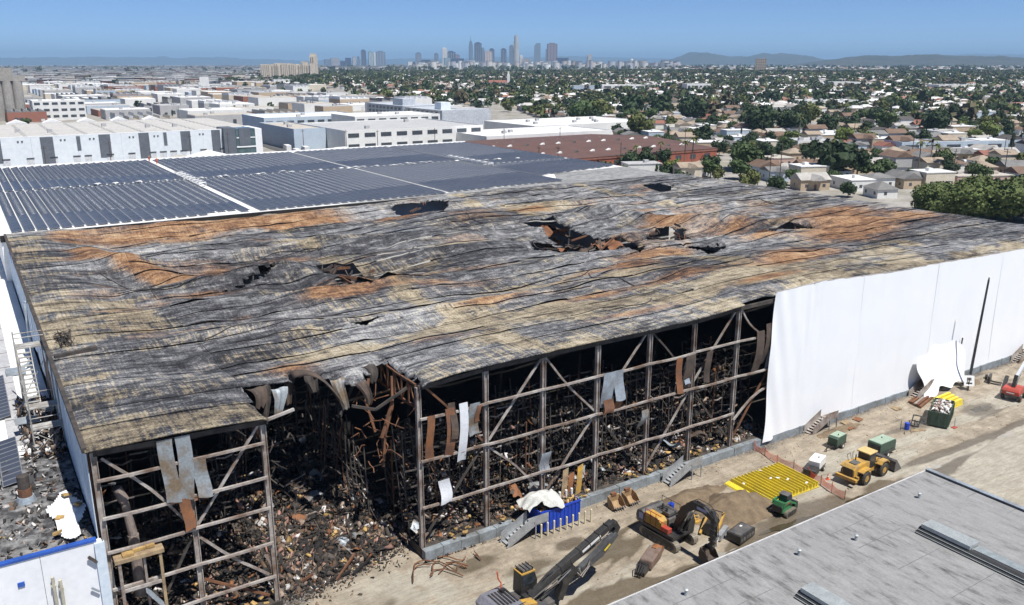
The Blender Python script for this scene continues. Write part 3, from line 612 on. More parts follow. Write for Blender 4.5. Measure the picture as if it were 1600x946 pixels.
PANEL = NT('solar_glass'); v = PANEL.pos((1, 1, 1)); nn = PANEL.noise(v, .12, 3)
PANEL.col(PANEL.ramp(nn, [(.35, (0.048, 0.055, 0.074)), (.65, (0.070, 0.077, 0.096))])); PANEL = PANEL.set(.3, 0, .4)
FRAME = mat('panel_frame', (0.5, 0.51, 0.53), rough=.45, metal=.6)
pm = MB()      # one tilted panel: dark glass in a pale frame, 1.62 x 1.0 m
tz = .26
pm.hexa([(0, 0, .1), (1.62, 0, .1 + tz), (1.62, 1.0, .1 + tz), (0, 1.0, .1), (0, 0, .13), (1.62, 0, .13 + tz), (1.62, 1.0, .13 + tz), (0, 1.0, .13)], 0)
pm.hexa([(.07, .09, .14), (1.55, .09, .13 + tz), (1.55, .91, .13 + tz), (.07, .91, .14), (.07, .09, .15), (1.55, .09, .14 + tz), (1.55, .91, .14 + tz), (.07, .91, .15)], 1)
PM = pm.mesh('solar_panel', [FRAME, PANEL]); PV = np.array(pm.v); PF = np.array(pm.f); PMI = np.array(pm.m)
def array(x0, x1, y0, y1, label, skip=None):
    a = thing('solar_array', label, 'solar array', (x0, y0, SROOF), group='solar arrays on the unburnt half of the roof'); cells = []
    nx = round((x1 - x0) / 1.86); ny = round((y1 - y0) / 1.03); px_ = (x1 - x0) / nx; py_ = (y1 - y0) / ny
    for i in range(nx):
        for j in range(ny):
            x = x0 + i * px_; y = y0 + j * py_
            if skip and skip(x, y): continue
            cells.append((y * 1.0 - .15 * abs(x - 60), x, y))
    cells.sort(); near = cells[:300]; rest = cells[300:]
    for _, x, y in near:
        p = link('panel', PM, a); p.location = (x - x0, y - y0, 0); p.rotation_euler = (0, random.uniform(-.012, .012), 0)
    if rest:
        off = np.array([(x - x0, y - y0, 0) for _, x, y in rest]); N = len(off)
        V = (PV[None] + off[:, None]).reshape(-1, 3); Fq = (PF[None] + (np.arange(N) * len(PV))[:, None, None]).reshape(-1, 4)
        me = np_mesh('panel_field', V, Fq, [FRAME, PANEL]); me.polygons.foreach_set('material_index', np.tile(PMI, N).astype(np.int32))
        tag(link('panel_field', me, a), kind='stuff')
gone = lambda x, y: (x > 36 and y < 161.6 and x < 43)
array(5.6, 45.0, 160.3, 212.2, 'dark solar array nearest the left edge along the burnt roof', gone)
array(5.6, 45.0, 213.9, 262.5, 'dark solar array at the far left corner of the roof')
array(46.6, 86.7, 160.0, 212.2, 'dark blue solar array in front of the second walkway beside the burnt roof', gone)
array(46.6, 86.7, 213.9, 262.5, 'dark solar array behind the rooftop handrail walkway')
array(88.1, 119.5, 160.6, 212.2, 'dark blue solar array narrowing towards the scorched strip', lambda x, y: y < 161.0 + (x - 86) * .05)
array(88.1, 119.5, 213.9, 262.5, 'dark solar array far back between the right walkways')
array(120.9, 149.6, 170.0, 201.0, 'small solar array at the right behind the scorched strip', lambda x, y: x > 121 + (201 - y) * 0.95 and y < 178 or y < 174 + .2 * (x - 121))
array(120.9, 149.6, 202.4, 262.5, 'dark solar array at the far right corner of the roof', lambda x, y: False)
# pale torn membrane bits and handrails beside the cross walkway
rnd = random.Random(3)
for k in range(34):
    x = rnd.choice([rnd.uniform(8, 85), rnd.uniform(60, 148)]); y = 213 + rnd.gauss(0, .9) - (0 if x < 118 else (x - 118) * .3)
    if x > 121 and rnd.random() < .3: continue
    mb = MB().poly([(x + rnd.uniform(-.9, .9), y - .6, SROOF + .45 + rnd.random() * .2), (x + .8, y - .2, SROOF + .4), (x + .5, y + .6, SROOF + .55), (x - .7, y + .4, SROOF + .42)])
    o = wpart(mb, 'membrane_scrap', MEMB, fix=False); o.modifiers.new('thick', 'SOLIDIFY').thickness = .03
def rail(P, parent=None, name='handrail', m=MEMB, h=1.1):
    for a, b in zip(P[:-1], P[1:]):
        a = Vector(a); b = Vector(b); mb = MB(); n = max(1, int((b - a).length / 1.6))
        for k in range(n + 1):
            p = a.lerp(b, k / n); mb.tube(p, p + Vector((0, 0, h)), .05, 5)
        for q in (.55, 1.0): mb.tube(a + Vector((0, 0, h * q)), b + Vector((0, 0, h * q)), .045, 5)
        wpart(mb, name, m)
for xx in (44.6, 46.2): rail([(xx, 199, SROOF), (xx, 224, SROOF)])
for xx in (119.4, 121.0): rail([(xx, 197, SROOF), (xx, 222, SROOF)])
for yy in np.arange(199, 224, 3.2):
    wpart(MB().box(44.6, 46.2, yy, yy + .8, SROOF + .9, SROOF + 1.0), 'step_over', MEMB)
    wpart(MB().box(119.4, 121.0, yy - 2, yy - 1.2, SROOF + .9, SROOF + 1.0), 'step_over', MEMB)
# ================================================================ INSIDE: RACKS AND DEBRIS
RACKM = mat('rack_steel', (.10, .085, .075), (.035, .03, .027), 1.0, .8)
def rack_proto(seed):
    r = random.Random(seed); parts = []
    L, Dp = 6.4, 1.3; lean = r.uniform(-.06, .06); H_ = r.uniform(9, 12.5)
    for k in range(5):
        for y in (0, Dp):
            h = H_ * r.uniform(.7, 1); x = k * L / 4; mb = MB(); b1 = r.uniform(-.25, .25)
            mb.beam((x, y, 0), (x + lean * h * .5 + b1, y, h * .5), .12, .12).beam((x + lean * h * .5 + b1, y, h * .5), (x + lean * h + r.uniform(-.3, .3), y + r.uniform(-.3, .3), h), .12, .12)
            if y == 0:
                for q in range(int(h / 1.3)): mb.beam((x + lean * q * 1.3, 0, q * 1.3 + .3), (x + lean * q * 1.3, Dp, q * 1.3 + 1.2), .06, .06)
            parts.append(('upright', mb, RUST if r.random() < .18 else RACKM))
    for z in np.arange(1.6, H_ - .8, 1.75):
        for y in (0, Dp):
            for k in range(4):
                if r.random() < .12: continue
                x = k * L / 4 + lean * z; mb = MB(); s = r.uniform(.02, .3)
                mb.beam((x, y, z), (x + L / 8, y, z - s), .08, .14).beam((x + L / 8, y, z - s), (x + L / 4, y, z + r.uniform(-.1, .1)), .08, .14)
                parts.append(('shelf_beam', mb, STEEL if r.random() < .2 else RACKM))
    return [(nm, mb.mesh(nm, m)) for nm, mb, m in parts]
RACKS = [rack_proto(s) for s in (1, 2, 3, 4)]
def rack(x, y, z, rz, label, k, tilt=0):
    o = thing('storage_rack', label, 'storage rack', (x, y, z), rz, 'charred storage racks inside the warehouse'); o.rotation_euler = (tilt, 0, rz)
    for nm, me in RACKS[k % 4]: link(nm, me, o)
nth = ['first', 'second', 'third', 'fourth', 'fifth', 'sixth', 'seventh']
for b in range(7):
    x = posts_r[b] + .25
    rack(x, 67.6, .6, 0, 'charred steel storage rack behind the %s open bay right of the bite, front row' % nth[b], b)
    rack(x + .1, 71.2, .6, 0, 'charred steel storage rack behind the %s open bay right of the bite, second row' % nth[b], b + 2)
for b in range(2):
    rack(posts_l[b] + .2, 76.5, .6, 0, 'charred storage rack deep in the %s bay of the left open frame' % nth[b], b + 1)
for k, (x, y, rz, tl) in enumerate([(19.2, 79, 1.5, .05), (22.6, 83, 1.6, -.1), (27.8, 77.5, 1.4, .12), (29.6, 72.5, 1.5, -.06), (25.2, 84, 0, .1)]):
    rack(x, y, 1.2, rz, ['leaning charred rack at the left of the roof bite', 'tall charred rack in the back of the roof bite', 'leaning charred rack right of centre in the bite', 'twisted charred rack beside the open truss end', 'collapsed charred rack at the rear of the bite'][k], k, tl)
# debris: thousands of small burnt cartons and scraps
def debris(name, label, P, S_, cols, parent=None):
    N = len(P); base = np.array([(-1, -1, -1), (1, -1, -1), (1, 1, -1), (-1, 1, -1), (-1, -1, 1), (1, -1, 1), (1, 1, 1), (-1, 1, 1)], float) * .5
    fc = np.array([(3, 2, 1, 0), (4, 5, 6, 7), (0, 1, 5, 4), (1, 2, 6, 5), (2, 3, 7, 6), (3, 0, 4, 7)])
    S_ = S_ * np.stack([np.ones(N), RNG.uniform(.25, .9, N), RNG.uniform(.08, .4, N)], -1)
    b = base[None] * (S_[:, None, :]) * (1 + 1.1 * (RNG.random((N, 8, 3)) - .5))
    q = RNG.normal(size=(N, 4)); q /= np.linalg.norm(q, axis=1)[:, None]; ww, x, y, z = q.T
    Rm = np.stack([1 - 2 * (y * y + z * z), 2 * (x * y - z * ww), 2 * (x * z + y * ww), 2 * (x * y + z * ww), 1 - 2 * (x * x + z * z), 2 * (y * z - x * ww), 2 * (x * z - y * ww), 2 * (y * z + x * ww), 1 - 2 * (x * x + y * y)], -1).reshape(N, 3, 3)
    V = np.einsum('nij,nkj->nki', Rm, b) + P[:, None]
    Fq = (fc[None] + (np.arange(N) * 8)[:, None, None]).reshape(-1, 4)
    o = link(name, np_mesh(name, V.reshape(-1, 3), Fq, DEBM, attr=np.repeat(cols, 8, 0)), parent); tag(o, label, kind='stuff'); return o
t = NT('debris'); a_ = t.attr(); t.col(t.mix(.35, a_, t.noise(t.pos(), 5, 4), 'OVERLAY')); DEBM = t.set(.9)
PAL = np.array([(.02, .018, .017), (.035, .03, .027), (.06, .05, .042), (.13, .085, .055), (.20, .14, .10), (.30, .23, .18), (.55, .52, .50), (.68, .66, .64), (.50, .33, .12), (.34, .19, .15), (.22, .09, .035)])
def pal(N, w_): return PAL[RNG.choice(len(PAL), N, p=np.array(w_) / sum(w_))] * RNG.uniform(.6, 1.15, (N, 1))
def pal2(x, y, z, w_):      # colours that come in clusters, as goods burn in batches
    q = fbm(x / 1.5 + z * .7, y / 1.5 + z * .5, 3) * .6 + RNG.random(len(x)) * .55; q = np.argsort(np.argsort(q)) / len(q)
    order = [0, 1, 3, 2, 10, 4, 9, 5, 8, 6, 7]; cw = np.cumsum(np.array(w_, float)[order]); cw /= cw[-1]
    return PAL[np.array(order)[np.searchsorted(cw, q)]] * RNG.uniform(.55, 1.15, (len(x), 1))
WB = [22, 19, 16, 15, 10, 6, 2.5, 1.2, 1.5, 4, 3]; WD = [30, 22, 14, 9, 6, 4, 4, 3, 2, 2, 3]
def pile_z(x, y):   # rubble heap inside the bite
    return 0.12 + 4.6 * smooth(65.2 + .16 * (x - 18), 83, y) * (0.7 + .6 * fbm(x / 3.0, y / 3.0, 3)) * (0.55 + .45 * np.sin(np.clip((x - 16) / 16, 0, 1) * np.pi))
gx, gy = np.meshgrid(np.arange(17, 32.3, .35), np.arange(64.2, 91, .35), indexing='ij')
gz = pile_z(gx, gy) + .3 * (fbm(gx / .8, gy / .8, 3) - .5) - .5 * (1 - smooth(64.2, 66.2, gy - .16 * (gx - 18)))
idx = np.arange(gx.size).reshape(gx.shape); Fq = np.stack([idx[:-1, :-1], idx[1:, :-1], idx[1:, 1:], idx[:-1, 1:]], -1).reshape(-1, 4)
tag(link('rubble_heap', np_mesh('rubble_heap', np.c_[gx.ravel(), gy.ravel(), gz.ravel()], Fq, FLOORM, True)), 'dark heap of burnt rubble spilling out of the bite in the warehouse front', kind='stuff')
N = 24000; x = RNG.uniform(17.6, 32, N); y = 65.2 + .16 * (x - 18) + 23 * RNG.random(N) ** 1.15
P = np.c_[x, y, pile_z(x, y) + RNG.uniform(-.05, .35, N)]
debris('rubble', 'mixed pale and brown burnt cartons strewn over the rubble heap in the bite', P, (.06 + .5 * RNG.random((N, 1)) ** 5) * np.ones((1, 3)) * 1.6, pal2(x, y, 0 * x, WB))
N = 2600; x = 22 + 5.5 * RNG.normal(size=N); y = 66.6 + .12 * (x - 18) - 1.5 * np.abs(RNG.normal(size=N)); y = np.where((x < 18) | (x > 31), np.minimum(y, 63.2), y); x = np.clip(x, 12, 40)
P = np.c_[x, y, yard_z(x, y) + .1]; debris('ash_scatter', 'black ash and scraps scattered on the yard below the bite', P, RNG.uniform(.06, .32, (N, 1)) * np.ones((1, 3)), pal(N, [30, 24, 16, 9, 6, 4, 3, 2, 1, 2, 2]))
def bay_debris(x0, x1, y0, y1, N, label, w_, ztop=5.0):
    x = RNG.uniform(x0, x1, N); y = RNG.uniform(y0, y1, N); base = .7 + 1.6 * smooth(64.5, 69, y) * fbm(x / 2.0, y / 2.0, 3) * 1.6
    z = base + RNG.random(N) * .4
    lv = RNG.random(N) < .55; lev = np.minimum(RNG.integers(0, 6, N), RNG.integers(0, 6, N)); sh = .6 + 1.6 + lev * 1.75
    cl = fbm(x / 1.1 + lev * 7, y / 1.1 + lev * 3, 2); keep = ~lv | (cl > .5)
    z = np.where(lv & (y > 67), sh + RNG.random(N) * .8, z)
    dpt = (.08 + .42 * RNG.random((N, 1)) ** 4) * np.ones((1, 3)) * 1.4; c = pal2(x, y, z, w_)
    debris('burnt_goods', label, np.c_[x, y, z][keep], dpt[keep], c[keep])
for b in range(7):
    bay_debris(posts_r[b] + .2, posts_r[b + 1] - .2, 64.7, 73.5, 6000, 'burnt cartons and scraps heaped in the %s open bay right of the bite' % nth[b], [28, 22, 15, 11, 7, 5, 3.5, 2, 1.5, 3, 3])
bay_debris(5.4, 17.2, 65, 74, 9000, 'burnt goods heaped behind the left open frame', WB)
# tangled bars, wires and crumpled sheet among the goods
def tangle(name, label, N, fx, L=(1.0, 3.2), wdt=.06, m=STEEL_D, seed=1):
    r = random.Random(seed); mb = MB()
    for k in range(N):
        p = Vector(fx(r)); d = Vector((r.gauss(0, 1), r.gauss(0, 1), r.gauss(.2, .8))).normalized(); n = r.randint(2, 4)
        for q in range(n):
            e = p + d * r.uniform(*L) / n; mb.beam(p, e, wdt * r.uniform(.6, 1.6), wdt); p = e; d = (d + Vector((r.gauss(0, .5), r.gauss(0, .5), r.gauss(-.2, .5)))).normalized()
    return tag(mb.build(name, m, None, fix=False), label, kind='stuff')
def hp(r): x = r.uniform(18, 32); y = r.uniform(66.5, 84); return (x, y, float(pile_z(np.array([x]), np.array([y]))[0]) + r.uniform(-.1, .5))
tangle('twisted_bars', 'twisted dark bars and wire tangled over the rubble heap', 260, hp, seed=2); tangle('twisted_bars', 'pale bent strips tangled over the rubble heap', 70, hp, m=STEEL, wdt=.08, seed=3)
tangle('twisted_bars', 'twisted bars hanging among the racks of the open bays', 240, lambda r: (r.uniform(31.8, 78), r.uniform(65.4, 73), r.uniform(1, 11)), m=RACKM, seed=4)
tangle('twisted_bars', 'rusty bars hanging at the torn corner of the bite', 26, lambda r: (r.uniform(27, 31.6), r.uniform(65, 72), r.uniform(8, 16)), (1.2, 3.0), .07, RUST, 5)
tangle('twisted_bars', 'black bars leaning at the left of the bite', 60, lambda r: (r.uniform(18, 26), r.uniform(72, 84), r.uniform(3, 15)), (1.5, 4), .09, STEEL_D, 6)
rnd = random.Random(12)
for k in range(46):
    if k < 24: x, y = rnd.uniform(18.5, 31.5), rnd.uniform(67, 80); z = float(pile_z(np.array([x]), np.array([y]))[0]) + .3
    else: x, y, z = rnd.uniform(32, 78), rnd.uniform(65, 70), rnd.uniform(.9, 2.6)
    u, q = np.meshgrid(np.linspace(-1, 1, 7), np.linspace(-1, 1, 5), indexing='ij'); s_ = rnd.uniform(.5, 1.5); k1 = rnd.random() * 6
    o = MB().grid(u * s_, q * s_ * .5, .3 * s_ * np.sin(u * 2.5 + k1) + .2 * s_ * np.cos(q * 3 + u)).rot((x, y, z), rnd.uniform(0, 3), rnd.uniform(-.6, .6), rnd.uniform(-.4, .4)).build('crumpled_sheet', [GALV, DKBR, STEEL_D, BROWN, GALV2][k % 5], None, fix=False, sm=True)
    tag(o, '%s crumpled %s metal sheet lying %s' % (['first', 'second', 'third', 'fourth', 'fifth'][(k if k < 24 else k - 24) // 5 % 5], ['scorched', 'dark brown', 'sooty', 'rusty', 'blue grey'][k % 5], 'on the rubble heap in the bite' if k < 24 else 'among the goods of the open bays'), 'metal sheet', 'crumpled sheets in the ruin')
# standing insulated pipe and yellow foam scraps near the front
for k, (x, y) in enumerate([(36, 63.9), (34.6, 64), (62, 64), (57, 64.1), (59.5, 64.0), (40.5, 63.8), (50, 63.7), (66.8, 64.1), (70, 64.0), (15.8, 63.2), (14.4, 63.4), (47.6, 64)]):
    mb = MB(); r = random.Random(k + 50)
    for q in range(5):
        s = r.uniform(.1, .32); mb.add(MB().prism([(-s, -s * .5), (s * .7, -s * .7), (s, s * .3), (-s * .3, s * .7)], -.05, .08, ax='z').rot((x + r.uniform(-.7, .7), y + r.uniform(-.3, .3), 1.2 + .16 * q), r.uniform(0, 3), r.uniform(-.5, .5), r.uniform(-.5, .5)))
    tag(mb.build('foam_heap', mat('yellow_foam', (.46, .31, .11), (.25, .15, .06), 1.5, .9)), 'small heap of yellow foam scraps at the burnt frame foot near column %s' % ['two', 'one', 'five', 'four', 'four, right side', 'two, right side', 'three', 'six', 'seven', 'left frame end', 'left frame middle', 'three, left side'][k], 'foam scraps', 'foam scraps along the burnt front', 'thing')
# insulated duct standing behind the left frame
o = thing('insulated_pipe', 'grey insulated pipe standing in the dark behind the left open frame', 'pipe', (7.2, 66.0, 4))
PIPE = mat('pipe_lagging', (0.30, 0.25, 0.22), (0.16, 0.12, 0.10), 1.4, .8)
MB().tube((0, 0, 0), (0, 0, 5.4), .42, 12).build('lower_pipe', PIPE, o); MB().tube((0, 0, 5.42), (-.3, .1, 8.4), .36, 12, .3).build('upper_pipe', PIPE, o); MB().tube((-.3, .1, 8.42), (-.7, .1, 9.6), .42, 10, .36).build('cowl', PIPE, o)
# timber and steel door frame standing before the left bay
o = thing('door_canopy', 'scorched steel and timber door frame in front of the left open bays', 'door frame', (5.6, 63.2, 0))
TIMB = mat('scorched_timber', (.40, .30, .17), (.20, .14, .09), 1.2, .85)
for x in (0, 2.9): MB().box(x, x + .22, 0, .25, 0, 8.8).build('post', TIMB if x else STEEL, o)
MB().box(-.2, 3.3, -.1, 1.3, 8.8, 9.1).build('canopy_slab', TIMB, o); MB().box(0.2, 2.9, .05, .2, 6.2, 6.45).build('rail', STEEL, o); MB().box(0.2, 2.9, .05, .2, 4.0, 4.25).build('rail', STEEL, o)
MB().box(1.8, 1.98, .3, .45, 4, 8.7).build('mullion', STEEL, o); MB().beam((2.8, -.2, 4.3), (1.7, -.1, 6.1), .9, .08).build('bent_sheet', GALV2, o)
for k, a in enumerate([(.4, .4, .8), (1.2, .7, 1.3), (2.2, .5, .6)]):
    MB().box(a[0], a[0] + a[2], a[1] - .3, a[1] + .3, 9.12 + .02 * k, 9.3 + .05 * k).rot((0, 0, 0), .05 * k).build('foam_board', mat('yellow_foam', (.62, .42, .13)), o)

# ================================================================ WHITE WRAP OVER THE RIGHT HALF OF THE FRONT
TARP = NT('white_shrink_wrap'); v = TARP.pos()
TARP.col(TARP.mix(TARP.math('MULTIPLY', TARP.ramp(TARP.noise(TARP.pos((1.2, 1, .07)), 1.0, 6, .7), [(.56, 0.0), (.76, 1.0)]), .10), TARP.ramp(TARP.noise(v, .25, 4), [(.3, (.81, .83, .86)), (.7, (.85, .865, .885))]), (.5, .5, .49))); TARP.bump(TARP.noise(TARP.pos((1, 1, .25)), 1.4, 4), .08, .12); TARP = TARP.set(.42, 0, .4)
WR = thing('white_wrap', 'white plastic wrap sheeting over the right half of the burnt front', 'wrap', (78, 63.6, 0))
def ttop(x): return np.interp(x, [77.5, 82, 86.6, 94, 100.9, 108, 121, 133, 153], [19.35, 19.45, 19.55, 19.1, 18.75, 18.75, 18.35, 18.15, 17.9])
edges = [77.6] + [86 + 8.2 * k for k in range(8)] + [152.2]
for k, (a, b) in enumerate(zip(edges[:-1], edges[1:])):
    u, q = np.meshgrid(np.linspace(a, b + .25, 26), np.linspace(0, 1, 44), indexing='ij')
    zt = ttop(u) - .08 + .02 * np.sin(u * 1.7); zb = .75 + .12 * np.sin(u * .8) + .1 * np.sin(u * 2.3)
    if k == 0: zb = zb + .4 * np.exp(-((u - 88) / 1.5) ** 2); 
    Z = zb + (zt - zb) * q
    lf = np.exp(-(u - 77.6) / 3.0)
    Yv = 63.78 + .02 * (k % 2) - .10 * np.sin(np.pi * q) * np.sin((u - a) / (b - a) * np.pi) + .012 * np.sin(u * 1.9 + 2 * np.sin(q * 3 + k)) - lf * (.13 * np.sin(u * 2.6 + q * 11) + .3 * (1 - q)) - .05 * np.maximum(np.sin((u - 77) * 1.1 - q * 8), 0) ** 6 * np.exp(-(u - 77.6) / 7)
    Yv = Yv - .10 * np.exp(-((u - 82.5 - 2 * q) / 1.4) ** 2) * np.sin(u * 5 + q * 3) * q - .25 * (1 - q) ** 4
    Xv = u - (k == 0) * (u < 77.7) * (.9 * (1 - q) ** 1.5 - .25 * np.sin(q * 7))
    o = MB().grid(Xv, Yv, Z).build('sheet', TARP, None, fix=False, sm=True); o.parent = WR; o.matrix_parent_inverse = Matrix.Translation((-78, -63.6, 0))
for a, b in zip(edges[:-1], edges[1:]):
    o = MB().beam((a, 63.86, float(ttop(a)) - .06), (b - .05, 63.86, float(ttop(b)) - .06), .12, .1).build('batten', mat('timber_batten', (.45, .42, .38)), None); o.parent = WR; o.matrix_parent_inverse = Matrix.Translation((-78, -63.6, 0))
# loose bright sheet draped over a dock door
u, q = np.meshgrid(np.linspace(0, 1, 30), np.linspace(0, 1, 26), indexing='ij')
X_ = 107.4 + 10.6 * u + .7 * np.sin(q * 6) * (u - .5) * 2; Z_ = 6.1 - 5.7 * q + .7 * np.sin(u * 3.1) - .3 * np.sin(u * 14)
Y_ = 63.2 - 1.6 * q ** 1.6 - .3 * np.sin(u * 17 + q * 5) * q - .5 * np.sin(u * 3) * q - .25 * np.sin(u * 7 + 1)
o = MB().grid(X_, Y_, Z_).build('plastic_sheet', TARP, None, fix=False, sm=True); tag(o, 'crumpled loose white sheet bulging from the wrap above a dock stair', 'plastic sheet')
for xx, za, zb in [(118.2, 2.4, 6.6)]:
    tag(MB().beam((xx, 63.4, za), (xx + .35, 63.4, zb), .14, .14).build('prop_pole', STEEL_D), 'thin dark upright pole against the white wrap', 'pole')

# ================================================================ LOW BUILDING LEFT
LZ = 10.3
LB = thing('low_building', 'low white building with a blue roof edge left of the burnt warehouse', 'building', (-20, 64.3, 0))
def lpart(mb, name, m, **k):
    o = mb.build(name, m, None, **k); o.parent = LB; o.matrix_parent_inverse = Matrix.Translation((20, -64.3, 0)); return o
CHROOF = mat('charred_flat_roof', (0.05, 0.05, 0.052), (0.27, 0.265, 0.26), 1.1, .9, bump=.8, obj=False, lo=.42, hi=.66)
GREYROOF = mat('grey_coating', (0.44, 0.44, 0.45), (0.36, 0.36, 0.37), .4, .8, obj=False)
for k in range(6):
    xa = -20 + k * 4.15
    lpart(MB().box(xa, xa + 4.12, 64.3, 64.6, 0, LZ + .3), 'wall_panel', WHITEWALL)
lpart(MB().box(4.3, 5.0, 64.05, 64.31, 0, LZ + .2), 'corner_trim', BLUEWALL)
lpart(MB().box(-20, 4.5, 64.22, 64.68, LZ + .3, LZ + .48), 'roof_edge', mat('blue_trim', (.03, .10, .42), rough=.5))
lpart(MB().box(-20, 4.55, 64.7, 84, 0, LZ), 'charred_roof', CHROOF)
lpart(MB().box(-20, 4.5, 84, 262, 0, LZ - .05), 'white_roof', MEMB)
lpart(MB().box(.1, 1.6, 87, 150, LZ - .04, LZ + .06), 'grey_walkway', GREYROOF)
for k in range(11):
    y = 88 + k * 6; lpart(MB().box(.12, 1.58, y, y + .08, LZ + .062, LZ + .09), 'joint_strip', STEEL_D)
for k, (x, z, h) in enumerate([(1.3, 4.5, 4.3), (1.75, 4.5, 3.9)]):
    lpart(MB().tube((x, 64.0, z), (x, 64.0, z + h), .12, 8).box(x - .16, x + .16, 63.9, 64.28, z + h - .8, z + h - .65), 'conduit', mat('tan_conduit', (.50, .47, .38)))
lpart(MB().box(-.9, -.45, 64.2, 64.3, 8.6, 8.95), 'wall_plate', mat('blue_trim', (.03, .10, .42)))
lpart(MB().beam((3.8, 64.05, 9.6), (4.3, 64.05, 9.0), .15, .2), 'wall_bracket', STEEL_D); lpart(MB().beam((3.7, 64.05, 7.0), (4.2, 64.05, 6.5), .1, .15), 'wall_bracket', GALV2)
lpart(MB().beam((-3.2, 64.0, 7.2), (-2.6, 64.0, 6.2), .12, .4), 'wall_bracket', STEEL_D)
# foam patch
u = np.linspace(0, 2 * np.pi, 40)[:-1]; pts = [(3.1 + (1.15 + .3 * math.sin(3 * a) + .2 * math.cos(5 * a)) * math.cos(a), 69.6 + (4.4 + .7 * math.sin(2 * a + 1) + .5 * math.cos(4 * a)) * math.sin(a)) for a in u]
gx, gy = np.meshgrid(np.linspace(1.2, 4.55, 24), np.linspace(64.75, 74.8, 50), indexing='ij')
inn = inpoly(gx[:-1, :-1] + .06, gy[:-1, :-1] + .1, pts)
o = MB().grid(gx, gy, LZ + .02 + .75 * fbm(gx / 1.0, gy / 1.0, 4), inn).build('foam_residue', mat('foam_white', (.78, .78, .78), (.62, .62, .61), 1.2, .9, bump=.5, obj=False), None, fix=False, sm=True)
tag(o, 'white foam residue spread on the charred low roof', 'foam', kind='stuff')
for k, (x, y) in enumerate([(2.5, 69.0), (4.0, 70.6), (3.4, 72.8), (2.2, 66.6)]):
    tag(MB().prism([(-.35, -.2), (.3, -.25), (.4, .15), (-.1, .3)], 0, .16, ax='z').rot((x, y, LZ + .5), k * 1.1, .2, .15).build('foam_scrap', mat('yellow_foam', (.46, .31, .11))), ['yellow scrap lying left on the white foam', 'yellow scrap on the foam by the blue wall', 'yellow scrap at the far end of the foam', 'yellow scrap at the near end of the foam'][k], 'foam scrap')
# rubble on the low roof
N = 900; x = RNG.uniform(-8, 4.4, N); y = 64.9 + 20 * RNG.random(N); P = np.c_[x, y, LZ + RNG.uniform(0, .12, N)]
k_ = ~inpoly(x, y, pts); debris('roof_scraps', 'grey and black burnt scraps littering the low roof', P[k_], (RNG.uniform(.05, .5, (N, 1)) * np.array([[1, 1, .5]]))[k_], pal(N, [20, 16, 12, 6, 6, 8, 10, 5, 2, 1, 2])[k_])
N = 500; x = RNG.uniform(1.2, 4.4, N); y = RNG.uniform(82, 98, N); P = np.c_[x, y, LZ + RNG.uniform(0, .9, N)]
debris('duct_wreckage', 'twisted metal wreckage heaped beside the roof stairs', P, RNG.uniform(.1, .9, (N, 1)) * np.array([[1, .6, .6]]), pal(N, [10, 10, 10, 6, 6, 14, 14, 6, 2, 1, 2]))
o = thing('exhaust_stack', 'short rusty exhaust stack standing on the charred low roof', 'exhaust stack', (.6, 74.6, LZ))
MB().tube((0, 0, 0), (0, 0, .5), .75, 14, .62).build('base_flange', GALV2, o); MB().tube((0, 0, .51), (0, 0, 1.2), .52, 14).build('rusty_sleeve', BROWN, o); MB().tube((0, 0, 1.21), (0, 0, 2.3), .46, 14).build('cap_pipe', STEEL_D, o)
# rooftop panels at the left edge
LA = thing('solar_array', 'small solar array on the low roof at the left edge of the picture', 'solar array', (0, 0, LZ))
for k in range(26):
    y = 78 + k * 1.06 + (6 if k > 9 else 0)
    for q in range(2):
        x = -2.6 + q * 1.7
        if k > 9 and q == 1 and k > 22: continue
        p = link('panel', PM, LA); p.location = (x, y, .05 if y < 84 else 0)
# external stairs tower beside the left wall
ST = thing('stair_tower', 'scorched steel stair tower against the pale blue side wall', 'stairs', (2.0, 84.5, LZ))
STW = mat('pale_scorched_steel', (.47, .46, .43), (.22, .20, .18), 1.1, .7, .1)
for x in (0, 2.5):
    for y in (0, 5, 10, 15): MB().box(x, x + .12, y, y + .12, 0, 7.6 if y < 16 else 5).build('post', STW, ST)
for k in range(12): MB().box(.15, 1.25, 5.2 + k * .42, 5.55 + k * .42, 3.0 + k * .33, 3.06 + k * .33).build('tread', STW, ST)
for k in range(9): MB().box(1.35, 2.4, 5.0 - k * .4 + 3.4, 5.35 - k * .4 + 3.4, .3 + k * .3, .36 + k * .3).build('tread', STW, ST)
for x in (.12, 1.28): MB().beam((x, 5.1, 2.9), (x, 10.3, 7.0), .08, .3).build('stringer', STW, ST)
MB().box(0, 2.6, 10.3, 12.0, 7.0, 7.12).build('top_landing', STW, ST); MB().box(0, 2.6, 3.6, 5.0, 2.85, 2.97).build('mid_landing', STW, ST); MB().box(0, 2.6, .2, 1.6, 2.0, 2.14).build('low_landing', STW, ST)
for y, z in ((10.3, 8.2), (12, 8.2), (5, 4.1), (.2, 3.2)): MB().tube((0, y, z), (2.6, y, z), .05, 6).build('guard_rail', STW, ST)
for a, b in [((0, .1, 0), (2.5, .1, 2)), ((2.5, .1, 0), (0, .1, 2)), ((0.05, 5, 3), (.05, 10, 7.9)), ((2.5, 5, 3), (2.5, 10, 0)), ((0, 15, 0), (2.5, 15, 4))]: MB().tube(a, b, .04, 5).build('brace', STW, ST)
o = thing('vent_pipe', 'grey bent drain pipe running down the side wall', 'pipe', (4.2, 112, LZ)); MB().path([(0.3, 1.6, 7.4), (-.1, 1.2, 7.2), (-.1, 1.0, 6.4), (-.2, .5, 1.4), (-.8, -1.5, .5), (-1.9, -2.4, .45)], .17, 8).build('pipe_run', GALV2, o); MB().box(-3.2, -1.2, -3.6, -1.8, 0.05, .45).build('sump_box', GALV2, o)
